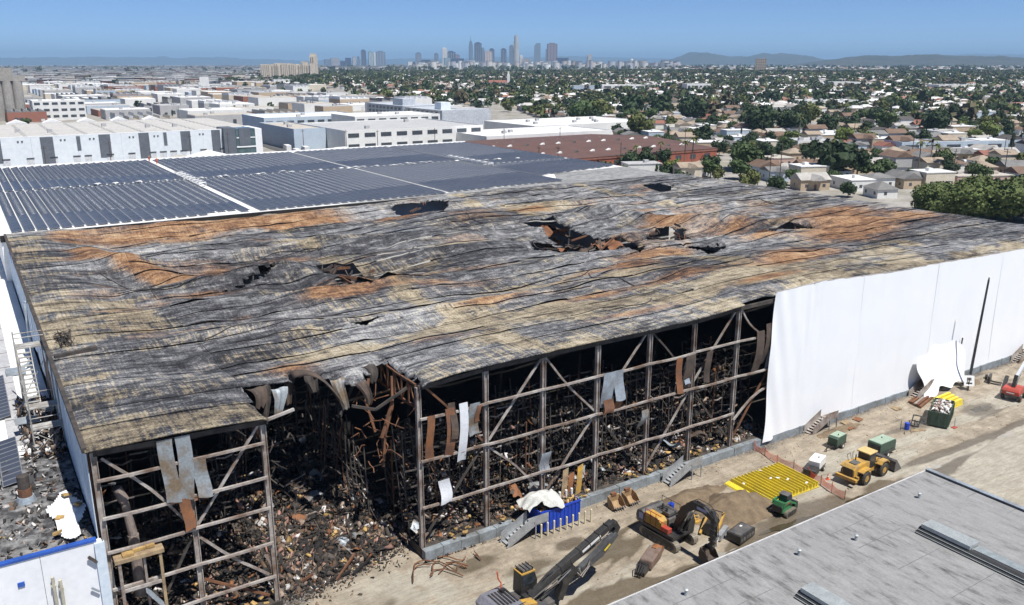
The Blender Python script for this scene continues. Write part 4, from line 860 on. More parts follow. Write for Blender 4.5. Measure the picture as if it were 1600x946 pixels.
o = thing('roof_cables', 'tangle of loose dark cables at the burnt roof edge above the stairs', 'cables', (6.2, 92, 18.1))
for k in range(9):
    r = random.Random(k); P = [(r.uniform(-.8, .9), r.uniform(-2.2, 2.2), r.uniform(0, 1.1)) for _ in range(7)]; P[0] = (P[0][0], P[0][1], 0); MB().path(P, .035, 5).build('cable', STEEL_D, o)
o = tag(MB().beam((4.9, 87.2, 18.25), (8.6, 87.6, 18.45), .5, .35).build('duct_piece', STEEL_D), 'dark fallen duct across the left roof edge at the stair head', 'duct')
o = tag(MB().prism([(-1.1, -.5), (1.1, -.6), (1.2, .5), (-.9, .6)], 0, .06, ax='z').rot((1.8, 89.5, LZ + 1.4), .3, .3, .1).build('vent_cowl', GALV2), 'pale metal cover lying beside the roof stairs', 'cover')
# blue mark high on the far end of the side wall
MB().tube((X0 - .17, 150.6, 15.7), (X0 - .22, 150.6, 15.7), .75, 16).build('wall_logo', mat('logo_blue', (.02, .08, .40), rough=.5), None)
tag(bpy.data.objects['wall_logo'], 'round blue emblem high on the pale side wall', 'emblem'); 
MB().tube((X0 - .17, 152.6, 16.3), (X0 - .22, 152.6, 16.3), .8, 16).build('wall_logo', mat('logo_blue', (.02, .08, .40)), None)
tag(bpy.data.objects['wall_logo.001'], 'second round blue emblem at the far end of the side wall', 'emblem')

# ================================================================ NEAR ROOF, bottom right
NZ = 6.6; NX1 = 75.2; NY1 = 41.7
t = NT('weathered_grey_roof'); v = t.pos()
n1 = t.noise(t.pos((1.6, .42, 1)), .75, 8, .74); n2 = t.noise(v, .09, 4); n3 = t.noise(v, 5, 3)
c = t.ramp(n1, [(.30, (.06, .06, .06)), (.40, (.15, .149, .148)), (.47, (.235, .234, .233)), (.66, (.315, .314, .313))]); c = t.mix(t.ramp(n2, [(.42, 0.0), (.62, .55)]), c, (.285, .284, .283))
t.col(t.mix(.2, c, n3, 'OVERLAY')); t.bump(n1, .25, .05); NROOF = t.set(.75, 0, .3)
NB = thing('near_building', 'grey weathered flat roof filling the lower right corner', 'building', (30, 20, 0))
def npart(mb, name, m, **k):
    o = mb.build(name, m, None, **k); o.parent = NB; o.matrix_parent_inverse = Matrix.Translation((-30, -20, 0)); return o
saw = [22, 47.6, 63.6, NX1]
npart(MB().box(15, NX1 - .3, 2, NY1 - .3, 0, NZ - .6), 'wall', WHITEWALL)
for k, (a, b) in enumerate(zip(saw[:-1], saw[1:])):
    zl = NZ - (.0 if k == 0 else .0)
    # each roof bay rises gently to its right-hand edge and drops in a low clerestory step
    npart(MB().hexa([(a + .02, 2, NZ - .5), (b - .02, 2, NZ - .5), (b - .02, NY1 - (0 if k else .01), NZ - .5), (a + .02, NY1 - (0 if k else .01), NZ - .5), (a + .02, 2, NZ), (b - .02, 2, NZ + .02), (b - .02, NY1 - (0 if k else .01), NZ + .02), (a + .02, NY1 - (0 if k else .01), NZ)]), 'roof_bay', NROOF)
SKYB = mat('skylight_frame', (.42, .45, .45), (.33, .36, .36), 1.2, .4, .2); DKG = mat('dark_trim_shade', (.05, .05, .052), rough=.7); GLZ = mat('skylight_glass', (.22, .25, .26), (.30, .33, .34), 2, .15)  # DKG paints the shade on clerestory steps, and colours louvres and small fittings
for k, (xx, y1, y0) in enumerate([(48.2, 35.0, 6), (64.2, 35.5, 6), (76.0, 35.5, 6)]):
    if xx > 70: continue
    npart(MB().hexa([(xx - .75, y0, NZ - .02), (xx + .1, y0, NZ - .02), (xx + .1, y1, NZ - .02), (xx - .75, y1, NZ - .02), (xx - .2, y0, NZ + .5), (xx + .1, y0, NZ + .5), (xx + .1, y1, NZ + .5), (xx - .2, y1, NZ + .5)]), 'clerestory_curb', DKG)  # step coloured near black, the shade of its left-facing side painted in
    for q in range(2): npart(MB().box(xx - .70 + q * .22, xx - .64 + q * .22, y0, y1, NZ + .12 + .2 * q, NZ + .15 + .2 * q), 'louvre_rail', SKYB)
    npart(MB().hexa([(xx + .12, y0, NZ + .02), (xx + 9, y0, NZ + .02), (xx + 9, y1 + .0, NZ + .02), (xx + .12, y1, NZ + .02), (xx + .12, y0, NZ + .47), (xx + 9, y0, NZ + .06), (xx + 9, y1, NZ + .06), (xx + .12, y1, NZ + .47)]), 'roof_slope', NROOF)
    for q, yb in enumerate((y1 - 4.4, y1 - 14.2, y1 - 24)):
        npart(MB().box(xx - .25, xx + 1.15, yb, yb + 4.2, NZ + .52, NZ + .85), 'skylight_hood', SKYB)
        npart(MB().box(xx + .15, xx + 1.1, yb - 4.6, yb - .1, NZ + .47, NZ + .53), 'skylight_pane', GLZ)
for k, yb in enumerate((39.2, 36.6, 33.0, 28.6, 24)):
    for a, b in ((22.2, 47.2), (49 + 8.4, 63.2), (65 + 8.4, NX1 - .4)): npart(MB().box(a, b, yb, yb + .05, NZ + .021, NZ + .034), 'membrane_lap', mat('lap_grey', (.2, .2, .205)))
for k, (xx, yy) in enumerate([(52.5, 38.6), (58.3, 37.5), (69.4, 38.9), (41.0, 39.6)]): npart(MB().tube((xx, yy, NZ + .02), (xx, yy, NZ + .5), .12, 10).tube((xx, yy, NZ + .5), (xx, yy, NZ + .58), .2, 10, .1), 'vent_pipe', SKYB)
npart(MB().box(NX1 - .3, NX1, 2, NY1 + .02, NZ - .4, NZ + .22), 'parapet', mat('parapet_dark', (.10, .10, .105), (.2, .2, .2), .6, .8))
npart(MB().box(NX1 - .38, NX1 + .08, 2, NY1 + .05, NZ + .222, NZ + .27), 'parapet_cap', GALV2)
npart(MB().box(15, NX1 - .4, NY1 + .01, NY1 + .12, NZ - .3, NZ + .06), 'roof_edge_trim', mat('pale_trim', (.6, .6, .6)))
# next grey roof beyond, at the right edge
o = thing('far_grey_roof', 'second low grey roof at the right edge beyond the parapet', 'building', (79, 20, 0)); 
MB().box(0, 24, -16, 13.2, 0, 5.0).build('wall', WHITEWALL, o); MB().box(-.1, 24.1, -16, 13.3, 5.0, 5.2).build('roof_slab', NROOF, o); MB().box(.8, 1.6, 4, 12.4, 5.2, 6.0).build('clerestory', DKG, o); MB().box(.7, 2.4, 8, 12.2, 6.01, 6.3).build('skylight_hood', SKYB, o); MB().box(.7, 2.4, 1, 6, 6.01, 6.3).build('skylight_hood', SKYB, o)
# ================================================================ YARD OBJECTS
def gz_(x, y): return float(yard_z(np.array([x]), np.array([y]))[0]) + .06
def ppos(x, y): return (x, y, gz_(x, y))
BLK = mat('machine_black', (.018, .018, .02), (.05, .047, .043), 1.3, .45); CHAR = mat('machine_grey', (.06, .06, .065), (.14, .13, .12), 1.0, .5)
YEL = mat('machine_yellow', (.56, .32, .035), (.33, .22, .10), 1.6, .55); REDP = mat('red_paint', (.48, .05, .035), (.30, .07, .045), 1.2, .5)
ORG = mat('orange_plastic', (.75, .12, .05), rough=.6); GRNP = mat('green_paint', (.02, .22, .08), (.06, .15, .07), 1.5, .45); DGRN = mat('dark_green_paint', (.035, .075, .05), (.06, .09, .065), 1.2, .5)
SAGE = mat('sage_paint', (.33, .42, .32), (.26, .34, .26), 1.2, .55); RUB = mat('rubber', (.028, .027, .026), (.07, .062, .05), 1.6, .85)
GLASS = mat('dark_glass', (.02, .025, .03), (.05, .06, .07), 1.5, .12); CHROME = mat('cylinder_rod', (.5, .5, .5), rough=.25, metal=.8)
TRK = mat('track_steel', (.30, .27, .22), (.17, .15, .12), 2, .6, .3); BLUEP = mat('blue_paint', (.012, .06, .48), (.015, .05, .36), .9, .45)
WHT = mat('white_paint', (.78, .78, .76), (.66, .66, .64), 1.2, .5); YBR = mat('bright_yellow', (.78, .62, .03), (.62, .48, .05), .9, .6)
ALU = mat('galvanised_grey', (.42, .44, .46), (.30, .31, .32), 1.1, .5, .3)
GALV_TXT = WHT
def track(o, y, L=4.9, h=1.0, wd=.62):
    r = h / 2; prof = []
    for k in range(9): a = -math.pi / 2 + math.pi * k / 8; prof.append((L / 2 - r + r * math.cos(a), r + r * math.sin(a)))
    for k in range(9): a = math.pi / 2 + math.pi * k / 8; prof.append((-L / 2 + r + r * math.cos(a), r + r * math.sin(a)))
    tr = MB().prism(prof, y - wd / 2, y + wd / 2).build('track', TRK, o)
    inner = [(x * .86, r + (z - r) * .74) for x, z in prof]
    MB().prism(inner, y - wd / 2 - .03, y + wd / 2 + .03).build('track_frame', BLK, tr)
    n = 44; per = []; 
    for (xa, za), (xb, zb) in zip(prof, prof[1:] + prof[:1]):
        Lq = math.hypot(xb - xa, zb - za); m_ = max(1, int(Lq / .22))
        for q in range(m_): per.append((xa + (xb - xa) * q / m_, za + (zb - za) * q / m_, math.atan2(zb - za, xb - xa)))
    mb = MB()
    for x, z, a in per: mb.add(MB().box(-.03, .03, y - wd / 2, y + wd / 2, -.02, .035).rot((x, 0, z), 0, 0, -a))
    MB.build(mb, 'grouser', TRK, tr); tag(tr.children[-1], kind='stuff')
    for k in range(6): MB().tube((-L / 2 + .9 + k * (L - 1.8) / 5, y - wd / 2 - .05, .3), (-L / 2 + .9 + k * (L - 1.8) / 5, y - wd / 2 - .03, .3), .16, 10).build('roller', CHAR, tr)
def cyl(o, p, q, r=.09, name='cylinder'):
    p = Vector(p); q = Vector(q); m_ = p.lerp(q, .55); a = MB().tube(p, m_, r, 8).build(name, BLK, o); MB().tube(m_, q, r * .55, 8).build('rod', CHROME, a)
def bucket(o, loc, ry, w_=1.4, m=DKBR, name='bucket'):
    prof = [(0, 0), (.1, -.75), (.5, -1.15), (1.1, -1.1), (1.5, -.6), (1.42, -.55), (1.05, -.98), (.55, -1.02), (.22, -.7), (.14, 0)]
    def T(mb): return mb.rot(loc, 0, 0, ry)
    b = T(MB().prism(prof, -w_ / 2, w_ / 2)).build(name, m, o)
    side = [(0, 0), (.1, -.75), (.5, -1.15), (1.1, -1.1), (1.5, -.6), (.8, -.1)]
    for y in (-w_ / 2 - .03, w_ / 2): T(MB().prism(side, y, y + .03)).build('side_plate', m, b)
    for k in range(5): T(MB().box(1.42, 1.72, -w_ / 2 + .08 + k * (w_ - .28) / 4, -w_ / 2 + .2 + k * (w_ - .28) / 4, -.62, -.54)).build('tooth', CHAR, b)
    return b
# ---- black excavator in the yard; local +x is where the boom points
def boomprof(P, wd): # tapered box section through points
    return P
def arm(o, pts, wd, hts, m, name):
    mb = MB(); n = len(pts)
    up, dn = [], []
    for k in range(n):
        a = Vector(pts[max(k - 1, 0)]); b = Vector(pts[min(k + 1, n - 1)]); d = (b - a).normalized(); nn = Vector((-d.z, d.y, d.x)) if True else None
        p = Vector(pts[k]); up.append((p.x + nn.x * hts[k] / 2, p.z + nn.z * hts[k] / 2)); dn.append((p.x - nn.x * hts[k] / 2, p.z - nn.z * hts[k] / 2))
    yy = pts[0][1]; return mb.prism(up + dn[::-1], yy - wd / 2, yy + wd / 2).build(name, m, o, bev=.02)
def text(s, o, loc, rot, size, m, name='lettering'):
    c = bpy.data.curves.new(name, 'FONT'); c.body = s; c.size = size; c.align_x = 'CENTER'; c.align_y = 'CENTER'; c.extrude = .004; c.materials.append(m)
    t_ = bpy.data.objects.new(name, c); COL.objects.link(t_); t_.parent = o; t_.location = loc; t_.rotation_euler = rot; return t_
EB = thing('excavator', 'black and yellow crawler excavator with its boom bent over towards the grey roof', 'excavator', ppos(53.1, 54.1), R(-86))
for y in (-1.25, 1.25): track(EB, y)
MB().box(-1.2, 1.2, -.9, .9, .35, .9).tube((0, 0, .9), (0, 0, 1.15), .8, 16).build('undercarriage', BLK, EB)
MB().prism([(-2.1, 1.15), (1.9, 1.15), (1.9, 1.5), (-2.1, 1.5)], -1.5, 1.5).build('deck', BLK, EB, bev=.04)
MB().prism([(-2.9, 1.25), (-2.0, 1.2), (-2.0, 2.5), (-2.3, 2.65), (-2.95, 2.4), (-3.1, 1.8)], -1.5, 1.5).build('counterweight', CHAR, EB, bev=.1)
MB().prism([(-2.0, 1.52), (.2, 1.52), (.2, 2.3), (-.2, 2.6), (-1.9, 2.6)], -1.45, -.5).build('right_housing', YEL, EB, bev=.05)
MB().prism([(-2.0, 1.52), (.5, 1.52), (.4, 2.45), (-1.9, 2.62)], -.48, 1.45).build('engine_hood', CHAR, EB, bev=.1)
MB().tube((-1.2, .3, 2.62), (-1.2, .3, 3.2), .09, 8).build('exhaust_pipe', BLK, EB)
for x in np.arange(-1.8, 1.0, .7): MB().tube((x, -1.48, 1.5), (x, -1.48, 3.0 if x < 0 else 2.5), .03, 6).build('red_guard_post', REDP, EB)
MB().tube((-1.8, -1.48, 3.0), (.3, -1.48, 3.0), .04, 6).build('red_guard_rail', REDP, EB); MB().tube((-1.8, -1.48, 2.5), (1.0, -1.48, 2.5), .035, 6).build('red_guard_rail', REDP, EB); MB().box(.3, 1.2, -1.46, -.9, 1.52, 2.0).build('tool_box', REDP, EB, bev=.03)
cb = MB().prism([(.5, 1.52), (1.9, 1.52), (2.0, 2.3), (1.7, 3.1), (.55, 3.12)], .55, 1.5).build('cab', BLK, EB, bev=.05)
MB().prism([(.65, 2.1), (1.75, 2.1), (1.55, 2.95), (.65, 2.97)], 1.51, 1.53).build('side_window', GLASS, cb); MB().prism([(.62, 3.13), (1.7, 3.13), (1.7, 3.2), (.62, 3.2)], .6, 1.45).build('roof', CHAR, cb)
arm(EB, [(.9, 0, 1.7), (1.9, 0, 4.1), (3.0, 0, 5.0), (4.2, 0, 5.1), (5.4, 0, 4.6)], .5, [.5, .75, .85, .7, .45], BLK, 'boom')
arm(EB, [(5.1, 0, 5.3), (5.45, 0, 4.5), (5.35, 0, 1.5)], .38, [.4, .6, .35], BLK, 'stick')
for y in (-.42, .42): cyl(EB, (1.6, y, 1.6), (2.9, y, 4.4), .11)
cyl(EB, (3.3, 0, 5.55), (5.1, 0, 5.35), .1); cyl(EB, (5.75, 0, 4.1), (5.85, 0, 2.0), .08)
bucket(EB, (4.55, 0, 1.55), R(20), 1.35)
MB().beam((5.35, 0, 1.6), (4.6, 0, 1.5), .3, .3).build('quick_coupler', BLK, EB)
for y in (-.26, .26): MB().path([(2.2, y, 4.9), (3.2, y * 1.2, 5.62), (4.6, y * 1.2, 5.6), (5.6, y, 5.0), (5.8, y, 3.0), (5.5, y, 1.8)], .035, 5).build('hose', BLK, EB)
MB().box(3.5, 4.7, -.262, -.255, 4.92, 5.2).build('boom_decal_plate', mat('decal_lilac', (.42, .42, .62)), EB); MB().box(-2.6, -2.05, -1.52, -1.51, 1.7, 2.3).build('side_decal', mat('decal_lilac', (.42, .42, .62)), EB)
for k in range(7): MB().box(-1.7 + .3 * k, -1.55 + .3 * k, .0, 1.0, 2.58, 2.66).build('hood_louvre', BLK, EB)
MB().box(-.6, .3, -.4, .4, 2.62, 2.95).build('valve_block', CHAR, EB, bev=.03); MB().tube((-.2, -.2, 2.95), (-.2, -.2, 3.3), .12, 10).build('pre_cleaner', BLK, EB)
for x in (-2.4, -1.2, 0.0): MB().tube((x, 1.46, 2.4), (x, 1.46, 3.2), .03, 6).build('handrail_post', BLK, EB)
MB().tube((-2.4, 1.46, 3.2), (0, 1.46, 3.2), .03, 6).build('handrail', BLK, EB)
for k in range(4): MB().box(-1.6 + k * .5, -1.2 + k * .5, -1.47, -1.452, 1.65, 2.25).build('access_door', mat('machine_ochre', (.42, .25, .04)), EB)
for y in (-1.25, 1.25): MB().box(-1.6, 1.6, y - .33, y + .33, 1.02, 1.05).build('track_guard', BLK, EB)
for k in range(5): MB().box(5.0 + .02 * k, 5.72, -.22, .22, 1.9 + k * .55, 2.0 + k * .55).build('hose_clamp', CHAR, EB)
# ---- long-reach demolition excavator at the bottom edge
EA = thing('excavator', 'dark grey demolition excavator with a long folded boom and small yellow cab', 'excavator', ppos(34.2, 51.4), R(3))
for y in (-1.4, 1.4): track(EA, y, 5.4, 1.1, .7)
MB().box(-1.4, 1.4, -1.0, 1.0, .4, 1.0).tube((0, 0, 1.0), (0, 0, 1.3), .9, 16).build('undercarriage', BLK, EA)
MB().prism([(-3.3, 1.3), (2.2, 1.3), (2.2, 1.65), (-3.3, 1.65)], -1.55, 1.55).build('deck', CHAR, EA, bev=.04)
MB().prism([(-3.6, 1.35), (-1.0, 1.66), (-1.0, 2.7), (-3.2, 2.8), (-3.8, 2.3)], -1.5, 1.5).build('engine_deck', mat('grey_lilac_paint', (.20, .20, .235), (.14, .14, .16), .8, .4), EA, bev=.08)
MB().prism([(-1.0, 1.66), (.4, 1.66), (.4, 2.2), (-1.0, 2.5)], -1.5, -.6).build('right_housing', YEL, EA, bev=.05); MB().tube((-1.6, .7, 2.7), (-1.6, .7, 3.05), .2, 12).build('air_filter', BLK, EA)
cb = MB().prism([(.2, 1.66), (1.9, 1.66), (2.0, 2.6), (1.7, 3.5), (.3, 3.55)], .6, 1.75).build('cab', BLK, EA, bev=.05)
MB().prism([(.3, 3.56), (1.75, 3.52), (1.75, 3.64), (.3, 3.68)], .58, 1.77).build('yellow_roof', YEL, cb); MB().prism([(.4, 2.5), (1.75, 2.5), (1.6, 3.4), (.4, 3.42)], .57, .59).build('side_window', GLASS, cb); MB().box(.5, 1.6, .7, 1.65, 3.7, 3.86).build('roof_guard', CHAR, cb)
for k in range(4): MB().box(.45 + k * .35, .5 + k * .35, .62, 1.73, 3.86, 3.94).build('guard_bar', BLK, cb)
DKB = mat('boom_dark', (.028, .028, .03), (.06, .058, .055), .8, .4)
arm(EA, [(.6, -.35, 1.9), (2.6, -.35, 3.1), (5.0, -.35, 4.1), (9.5, -.35, 5.95)], .6, [.55, .7, .7, .5], DKB, 'boom')
for k in range(6): MB().add(MB().box(-.04, .04, -.33, .33, -.37, .37).rot((3.6 + k * 1.05, -.35, 3.52 + k * .43), 0, 0, -R(22.3))).build('boom_band', BLK, EA)
arm(EA, [(9.6, -.35, 5.95), (10.0, -.35, 5.3), (9.5, -.35, 4.6)], .55, [.5, .6, .5], BLK, 'linkage')
arm(EA, [(9.8, -.5, 4.9), (8.0, -.5, 3.6), (5.2, -.5, 2.5)], .55, [.5, .8, .5], mat('stick_grey', (.10, .105, .11), (.06, .06, .065), .8, .4), 'stick')
arm(EA, [(5.0, -.7, 3.4), (3.8, -.7, 2.4), (3.2, -.7, 1.0)], .7, [.6, .8, .6], BLK, 'tool_carrier')
for y in (-.9, .2): cyl(EA, (1.2, y, 1.8), (4.4, y, 3.4), .13, 'boom_cylinder')
cyl(EA, (5.4, -.35, 3.7), (9.3, -.35, 4.9), .11, 'stick_cylinder'); MB().beam((-.6, -.95, 1.9), (3.2, -.95, 3.3), .05, .09).build('silver_strip', CHROME, EA)
for k in range(5): MB().path([(4.6 + k * .25, -.9, 3.2), (5.3 + k * .1, -1.0, 2.6 - .1 * k), (6.2 + k * .1, -.9, 3.0), (6.6, -.8, 3.6)], .04, 5).build('hose', [BLK, mat('hose_cream', (.45, .4, .35))][k % 2], EA)
for y in (-1.5, 1.5): MB().tube((-3, y, 1.65), (-3, y, 2.7), .03, 6).tube((-3, y, 2.7), (-.8, y, 2.75), .03, 6).build('handrail', BLK, EA)
MB().box(6.2, 8.4, -.671, -.666, 5.35, 5.6).rot((0, 0, 0)).build('boom_decal', WHT, EA); bpy.data.objects['boom_decal'].rotation_euler = (0, -R(22.3), 0)
_d = bpy.data.objects['boom_decal']; _d.data.transform(Matrix.Translation((-7.3, 0, -5.475))); _d.location = (6.9, 0, 4.87)
MB().box(-.4, .4, -.83, -.826, -.1, .1).build('stick_decal', YBR, EA); _d = bpy.data.objects['stick_decal']; _d.location = (8.6, 0, 4.0); _d.rotation_euler = (0, -R(34), 0)
MB().path([(-1.7, .9, 2.8), (-1.5, 1.0, 3.4), (-1.8, 1.0, 3.9), (-1.9, 1.0, 4.6)], .06, 6).build('red_flag_pole', ORG, EA)
for k in range(12):
    r = random.Random(300 + k); a = Vector((r.uniform(1.2, 5), r.uniform(-1.0, .3), r.uniform(2.0, 3.4))); b_ = a + Vector((r.uniform(.6, 1.6), r.uniform(-.2, .2), r.uniform(.1, .7))); MB().path([a, a.lerp(b_, .5) + Vector((0, -.1, .25)), b_], .035, 5).build('hydraulic_line', [BLK, CHAR][k % 2], EA)
for k in range(6): MB().box(-2.9 + k * .32, -2.75 + k * .32, -1.0, 1.0, 2.74, 2.82).build('deck_grille', BLK, EA)
for k in range(3): MB().box(.0 + k * .6, .45 + k * .6, -.6, .3, 1.66, 2.1 + .12 * k).build('valve_block', BLK, EA, bev=.03)
# ---- wheel loader
def wheel(o, x, y, r, wd, side):
    prof = [(r * .55, -wd / 2), (r * .9, -wd / 2), (r, -wd * .32), (r, wd * .32), (r * .9, wd / 2), (r * .55, wd / 2)]; mb = MB(); n = 22; i0 = 0
    for k in range(n):
        a = 2 * math.pi * k / n; mb.v += [(x + q * math.cos(a), y + z, r + q * math.sin(a)) for q, z in prof]
    for k in range(n):
        for j in range(5): a = k * 6 + j; b = ((k + 1) % n) * 6 + j; mb.f.append((a, b, b + 1, a + 1)); mb.m.append(0)
    for k in range(n):
        a = 2 * math.pi * k / n; mb.add(MB().box(-.05, .05, -wd * .34, wd * .34, -.02, .04).rot((x + r * math.cos(a), y, r + r * math.sin(a)), 0, 0, math.pi / 2 - a))
    w_ = mb.build('wheel', RUB, o); MB().tube((x, y - wd * .42, r), (x, y + wd * .42, r), r * .56, 18).build('rim', YEL, w_); MB().tube((x, y - wd * .47, r), (x, y + wd * .47, r), r * .2, 12).build('hub', YEL, w_)
WL = thing('wheel_loader', 'yellow articulated wheel loader with its bucket facing right', 'wheel loader', ppos(80.7, 51.9), R(4))
for x in (-1.75, 1.75):
    for s in (-1, 1): wheel(WL, x, s * 1.12, .78, .62, s)
MB().prism([(-3.4, 1.1), (-.4, 1.0), (-.4, 2.2), (-1.2, 2.35), (-3.0, 2.25), (-3.4, 1.9)], -.75, .75).build('engine_hood', YEL, WL, bev=.06); MB().box(-3.48, -3.41, -.6, .6, 1.15, 2.0).build('rear_grille', BLK, WL); MB().box(-3.8, -3.4, -1.25, 1.25, .72, 1.08).build('rear_counterweight', YEL, WL, bev=.04)
MB().box(-2.7, -1.7, -.42, .42, 2.31, 2.36).build('hood_vent', CHAR, WL); MB().box(-3.0, -.4, -1.0, 1.0, .7, 1.1).build('rear_frame', YEL, WL); MB().box(.2, 2.2, -.6, .6, .7, 1.4).build('front_frame', YEL, WL, bev=.05)
for s in (-1, 1):
    MB().prism([(-2.7, 1.55), (-2.2, 1.75), (-1.2, 1.75), (-.7, 1.45), (-.7, 1.55), (-1.2, 1.85), (-2.3, 1.85), (-2.7, 1.65)], s * 1.1 - .33, s * 1.1 + .33).build('rear_fender', YEL, WL); MB().prism([(.9, 1.5), (1.3, 1.8), (2.2, 1.8), (2.6, 1.45), (2.6, 1.55), (2.2, 1.92), (1.25, 1.92), (.9, 1.6)], s * 1.1 - .33, s * 1.1 + .33).build('front_fender', YEL, WL)
cb = MB().prism([(-.55, 1.3), (.85, 1.3), (.95, 2.1), (.7, 3.0), (-.5, 3.0)], -.7, .7).build('cab', BLK, WL, bev=.04); MB().box(-.7, .9, -.82, .82, 3.01, 3.16).build('yellow_roof', mat('faded_yellow', (.66, .47, .20)), cb, bev=.04)
for y in (-.715, .705): MB().prism([(-.4, 2.0), (.75, 2.0), (.6, 2.85), (-.4, 2.85)], y, y + .01).build('side_window', GLASS, cb)
for s in (-.5, .5): MB().prism([(1.0, 1.9), (1.5, 2.1), (3.0, 1.2), (3.6, .5), (3.4, .4), (2.8, .95), (1.4, 1.7)], s - .08, s + .08).build('lift_arm', YEL, WL, bev=.02)
cyl(WL, (.9, 0, 2.0), (3.2, 0, 1.3), .1); MB().prism([(1.0, 1.4), (1.6, 1.4), (1.5, 2.3), (1.1, 2.3)], -.3, .3).build('arm_tower', YEL, WL)
bk = MB().prism([(3.5, .25), (3.55, 1.3), (3.75, 1.5), (3.7, .4), (5.0, .1), (5.0, .02), (3.7, .05)], -1.6, 1.6).build('bucket', CHAR, WL)
for y in (-1.63, 1.6): MB().prism([(3.5, .1), (3.55, 1.3), (3.75, 1.5), (5.0, .1)], y, y + .03).build('side_plate', CHAR, bk)
MB().tube((-1.6, .3, 2.35), (-1.6, .3, 3.0), .07, 8).build('exhaust_pipe', BLK, WL); MB().path([(-1.2, .85, 1.9), (-1.2, .95, 2.9), (-.9, .95, 3.0)], .03, 5).build('handrail', BLK, WL); MB().path([(-2.2, .8, 2.2), (-2.2, 1.0, 2.9), (-1.6, 1.0, 2.95), (-1.6, .8, 2.2)], .03, 5).build('handrail', BLK, WL)
# ---- green skid steer
SS = thing('skid_steer', 'small green tracked skid steer loader at the edge of the wet channel', 'skid steer', ppos(66.6, 51.3), R(10))
for y in (-.72, .72): track(SS, y, 2.0, .62, .38)
MB().prism([(-1.3, .5), (.6, .5), (.6, 1.2), (-.3, 1.35), (-1.3, 1.75), (-1.45, 1.2)], -.55, .55).build('body', GRNP, SS, bev=.05); MB().box(-1.5, -1.42, -.5, .5, .6, 1.3).build('rear_grille', BLK, SS)
cb = MB().prism([(-.5, 1.36), (.55, 1.3), (.6, 1.9), (.35, 2.15), (-.45, 2.15)], -.48, .48).build('cab', GLASS, SS, bev=.05); MB().box(-.5, .4, -.5, .5, 2.16, 2.22).build('roof', CHAR, cb)
for y in (-.66, .66): MB().prism([(-1.4, 1.3), (-1.2, 1.75), (-.2, 1.7), (1.1, 1.0), (1.2, .5), (1.0, .5), (.9, .9), (-.3, 1.45), (-1.2, 1.4)], y - .07, y + .07).build('lift_arm', GRNP, SS, bev=.02)
MB().box(1.1, 1.35, -.75, .75, .25, 1.1).tube((1.4, -.5, .5), (1.4, .5, .5), .3, 10).build('front_tool', BLK, SS); MB().box(-.9, -.3, -.745, -.735, 1.48, 1.6).build('red_decal', REDP, SS)
# ---- compressors and light plant
def trailer_set(x, y, rz, label, m, L=2.4, W_=1.3, H_=1.2, name='generator', roofm=None):
    o = thing(name, label, 'generator', ppos(x, y), rz, 'portable generators in the yard')
    MB().box(-L / 2 - .1, L / 2 + .1, -W_ / 2, W_ / 2, .4, .52).build('chassis', BLK, o); MB().prism([(-L / 2, .53), (L / 2, .53), (L / 2, .53 + H_ * .85), (L / 2 - .25, .53 + H_), (-L / 2 + .1, .53 + H_), (-L / 2, .53 + H_ * .9)], -W_ / 2, W_ / 2).build('canopy', m, o, bev=.05)
    if roofm: MB().box(-L / 2 + .12, L / 2 - .3, -W_ / 2 + .05, W_ / 2 - .05, .54 + H_, .58 + H_).build('roof_panel', roofm, o)
    MB().box(-L / 2 - .03, -L / 2 - .005, -W_ / 2 + .1, W_ / 2 - .1, .65, .5 + H_ * .8).build('end_grille', BLK, o)
    for k in range(3): MB().box(-L / 2 + .2 + k * L * .3, -L / 2 + .2 + k * L * .3 + L * .22, -W_ / 2 - .02, -W_ / 2 - .003, .75, .9).build('vent_louvre', DKG, o)
    for s in (-1, 1):
        w_ = MB().tube((-.1, s * (W_ / 2 + .1) - .1, .33), (-.1, s * (W_ / 2 + .1) + .1, .33), .33, 14).build('wheel', RUB, o); MB().tube((-.1, s * (W_ / 2 + .1) - .11, .33), (-.1, s * (W_ / 2 + .1) + .11, .33), .17, 12).build('rim', WHT, w_)
    MB().beam((L / 2 + .1, -.3, .46), (L / 2 + 1.3, 0, .5), .08, .08).beam((L / 2 + .1, .3, .46), (L / 2 + 1.3, 0, .5), .08, .08).build('drawbar', BLK, o); MB().tube((L / 2 + 1.2, 0, .0), (L / 2 + 1.2, 0, .7), .05, 6).build('jack_leg', BLK, o); MB().tube((.2, .2, .53 + H_), (.2, .2, .75 + H_), .06, 8).build('exhaust_stub', BLK, o)
    return o
trailer_set(84.6, 58.5, R(188), 'small sage green towed generator standing alone in mid yard', DGRN, 2.2, 1.25, 1.05, roofm=SAGE)
trailer_set(87.4, 54.4, R(2), 'larger sage green towed generator just behind the yellow wheel loader', DGRN, 3.2, 1.7, 1.35, roofm=SAGE)
o = trailer_set(77.6, 55.9, R(200), 'white towed compressor beside the orange mesh fence', WHT, 2.2, 1.3, 1.0, 'compressor')
MB().box(1.2, 2.6, -.7, .7, .3, .9).build('black_tank', BLK, o, bev=.05)
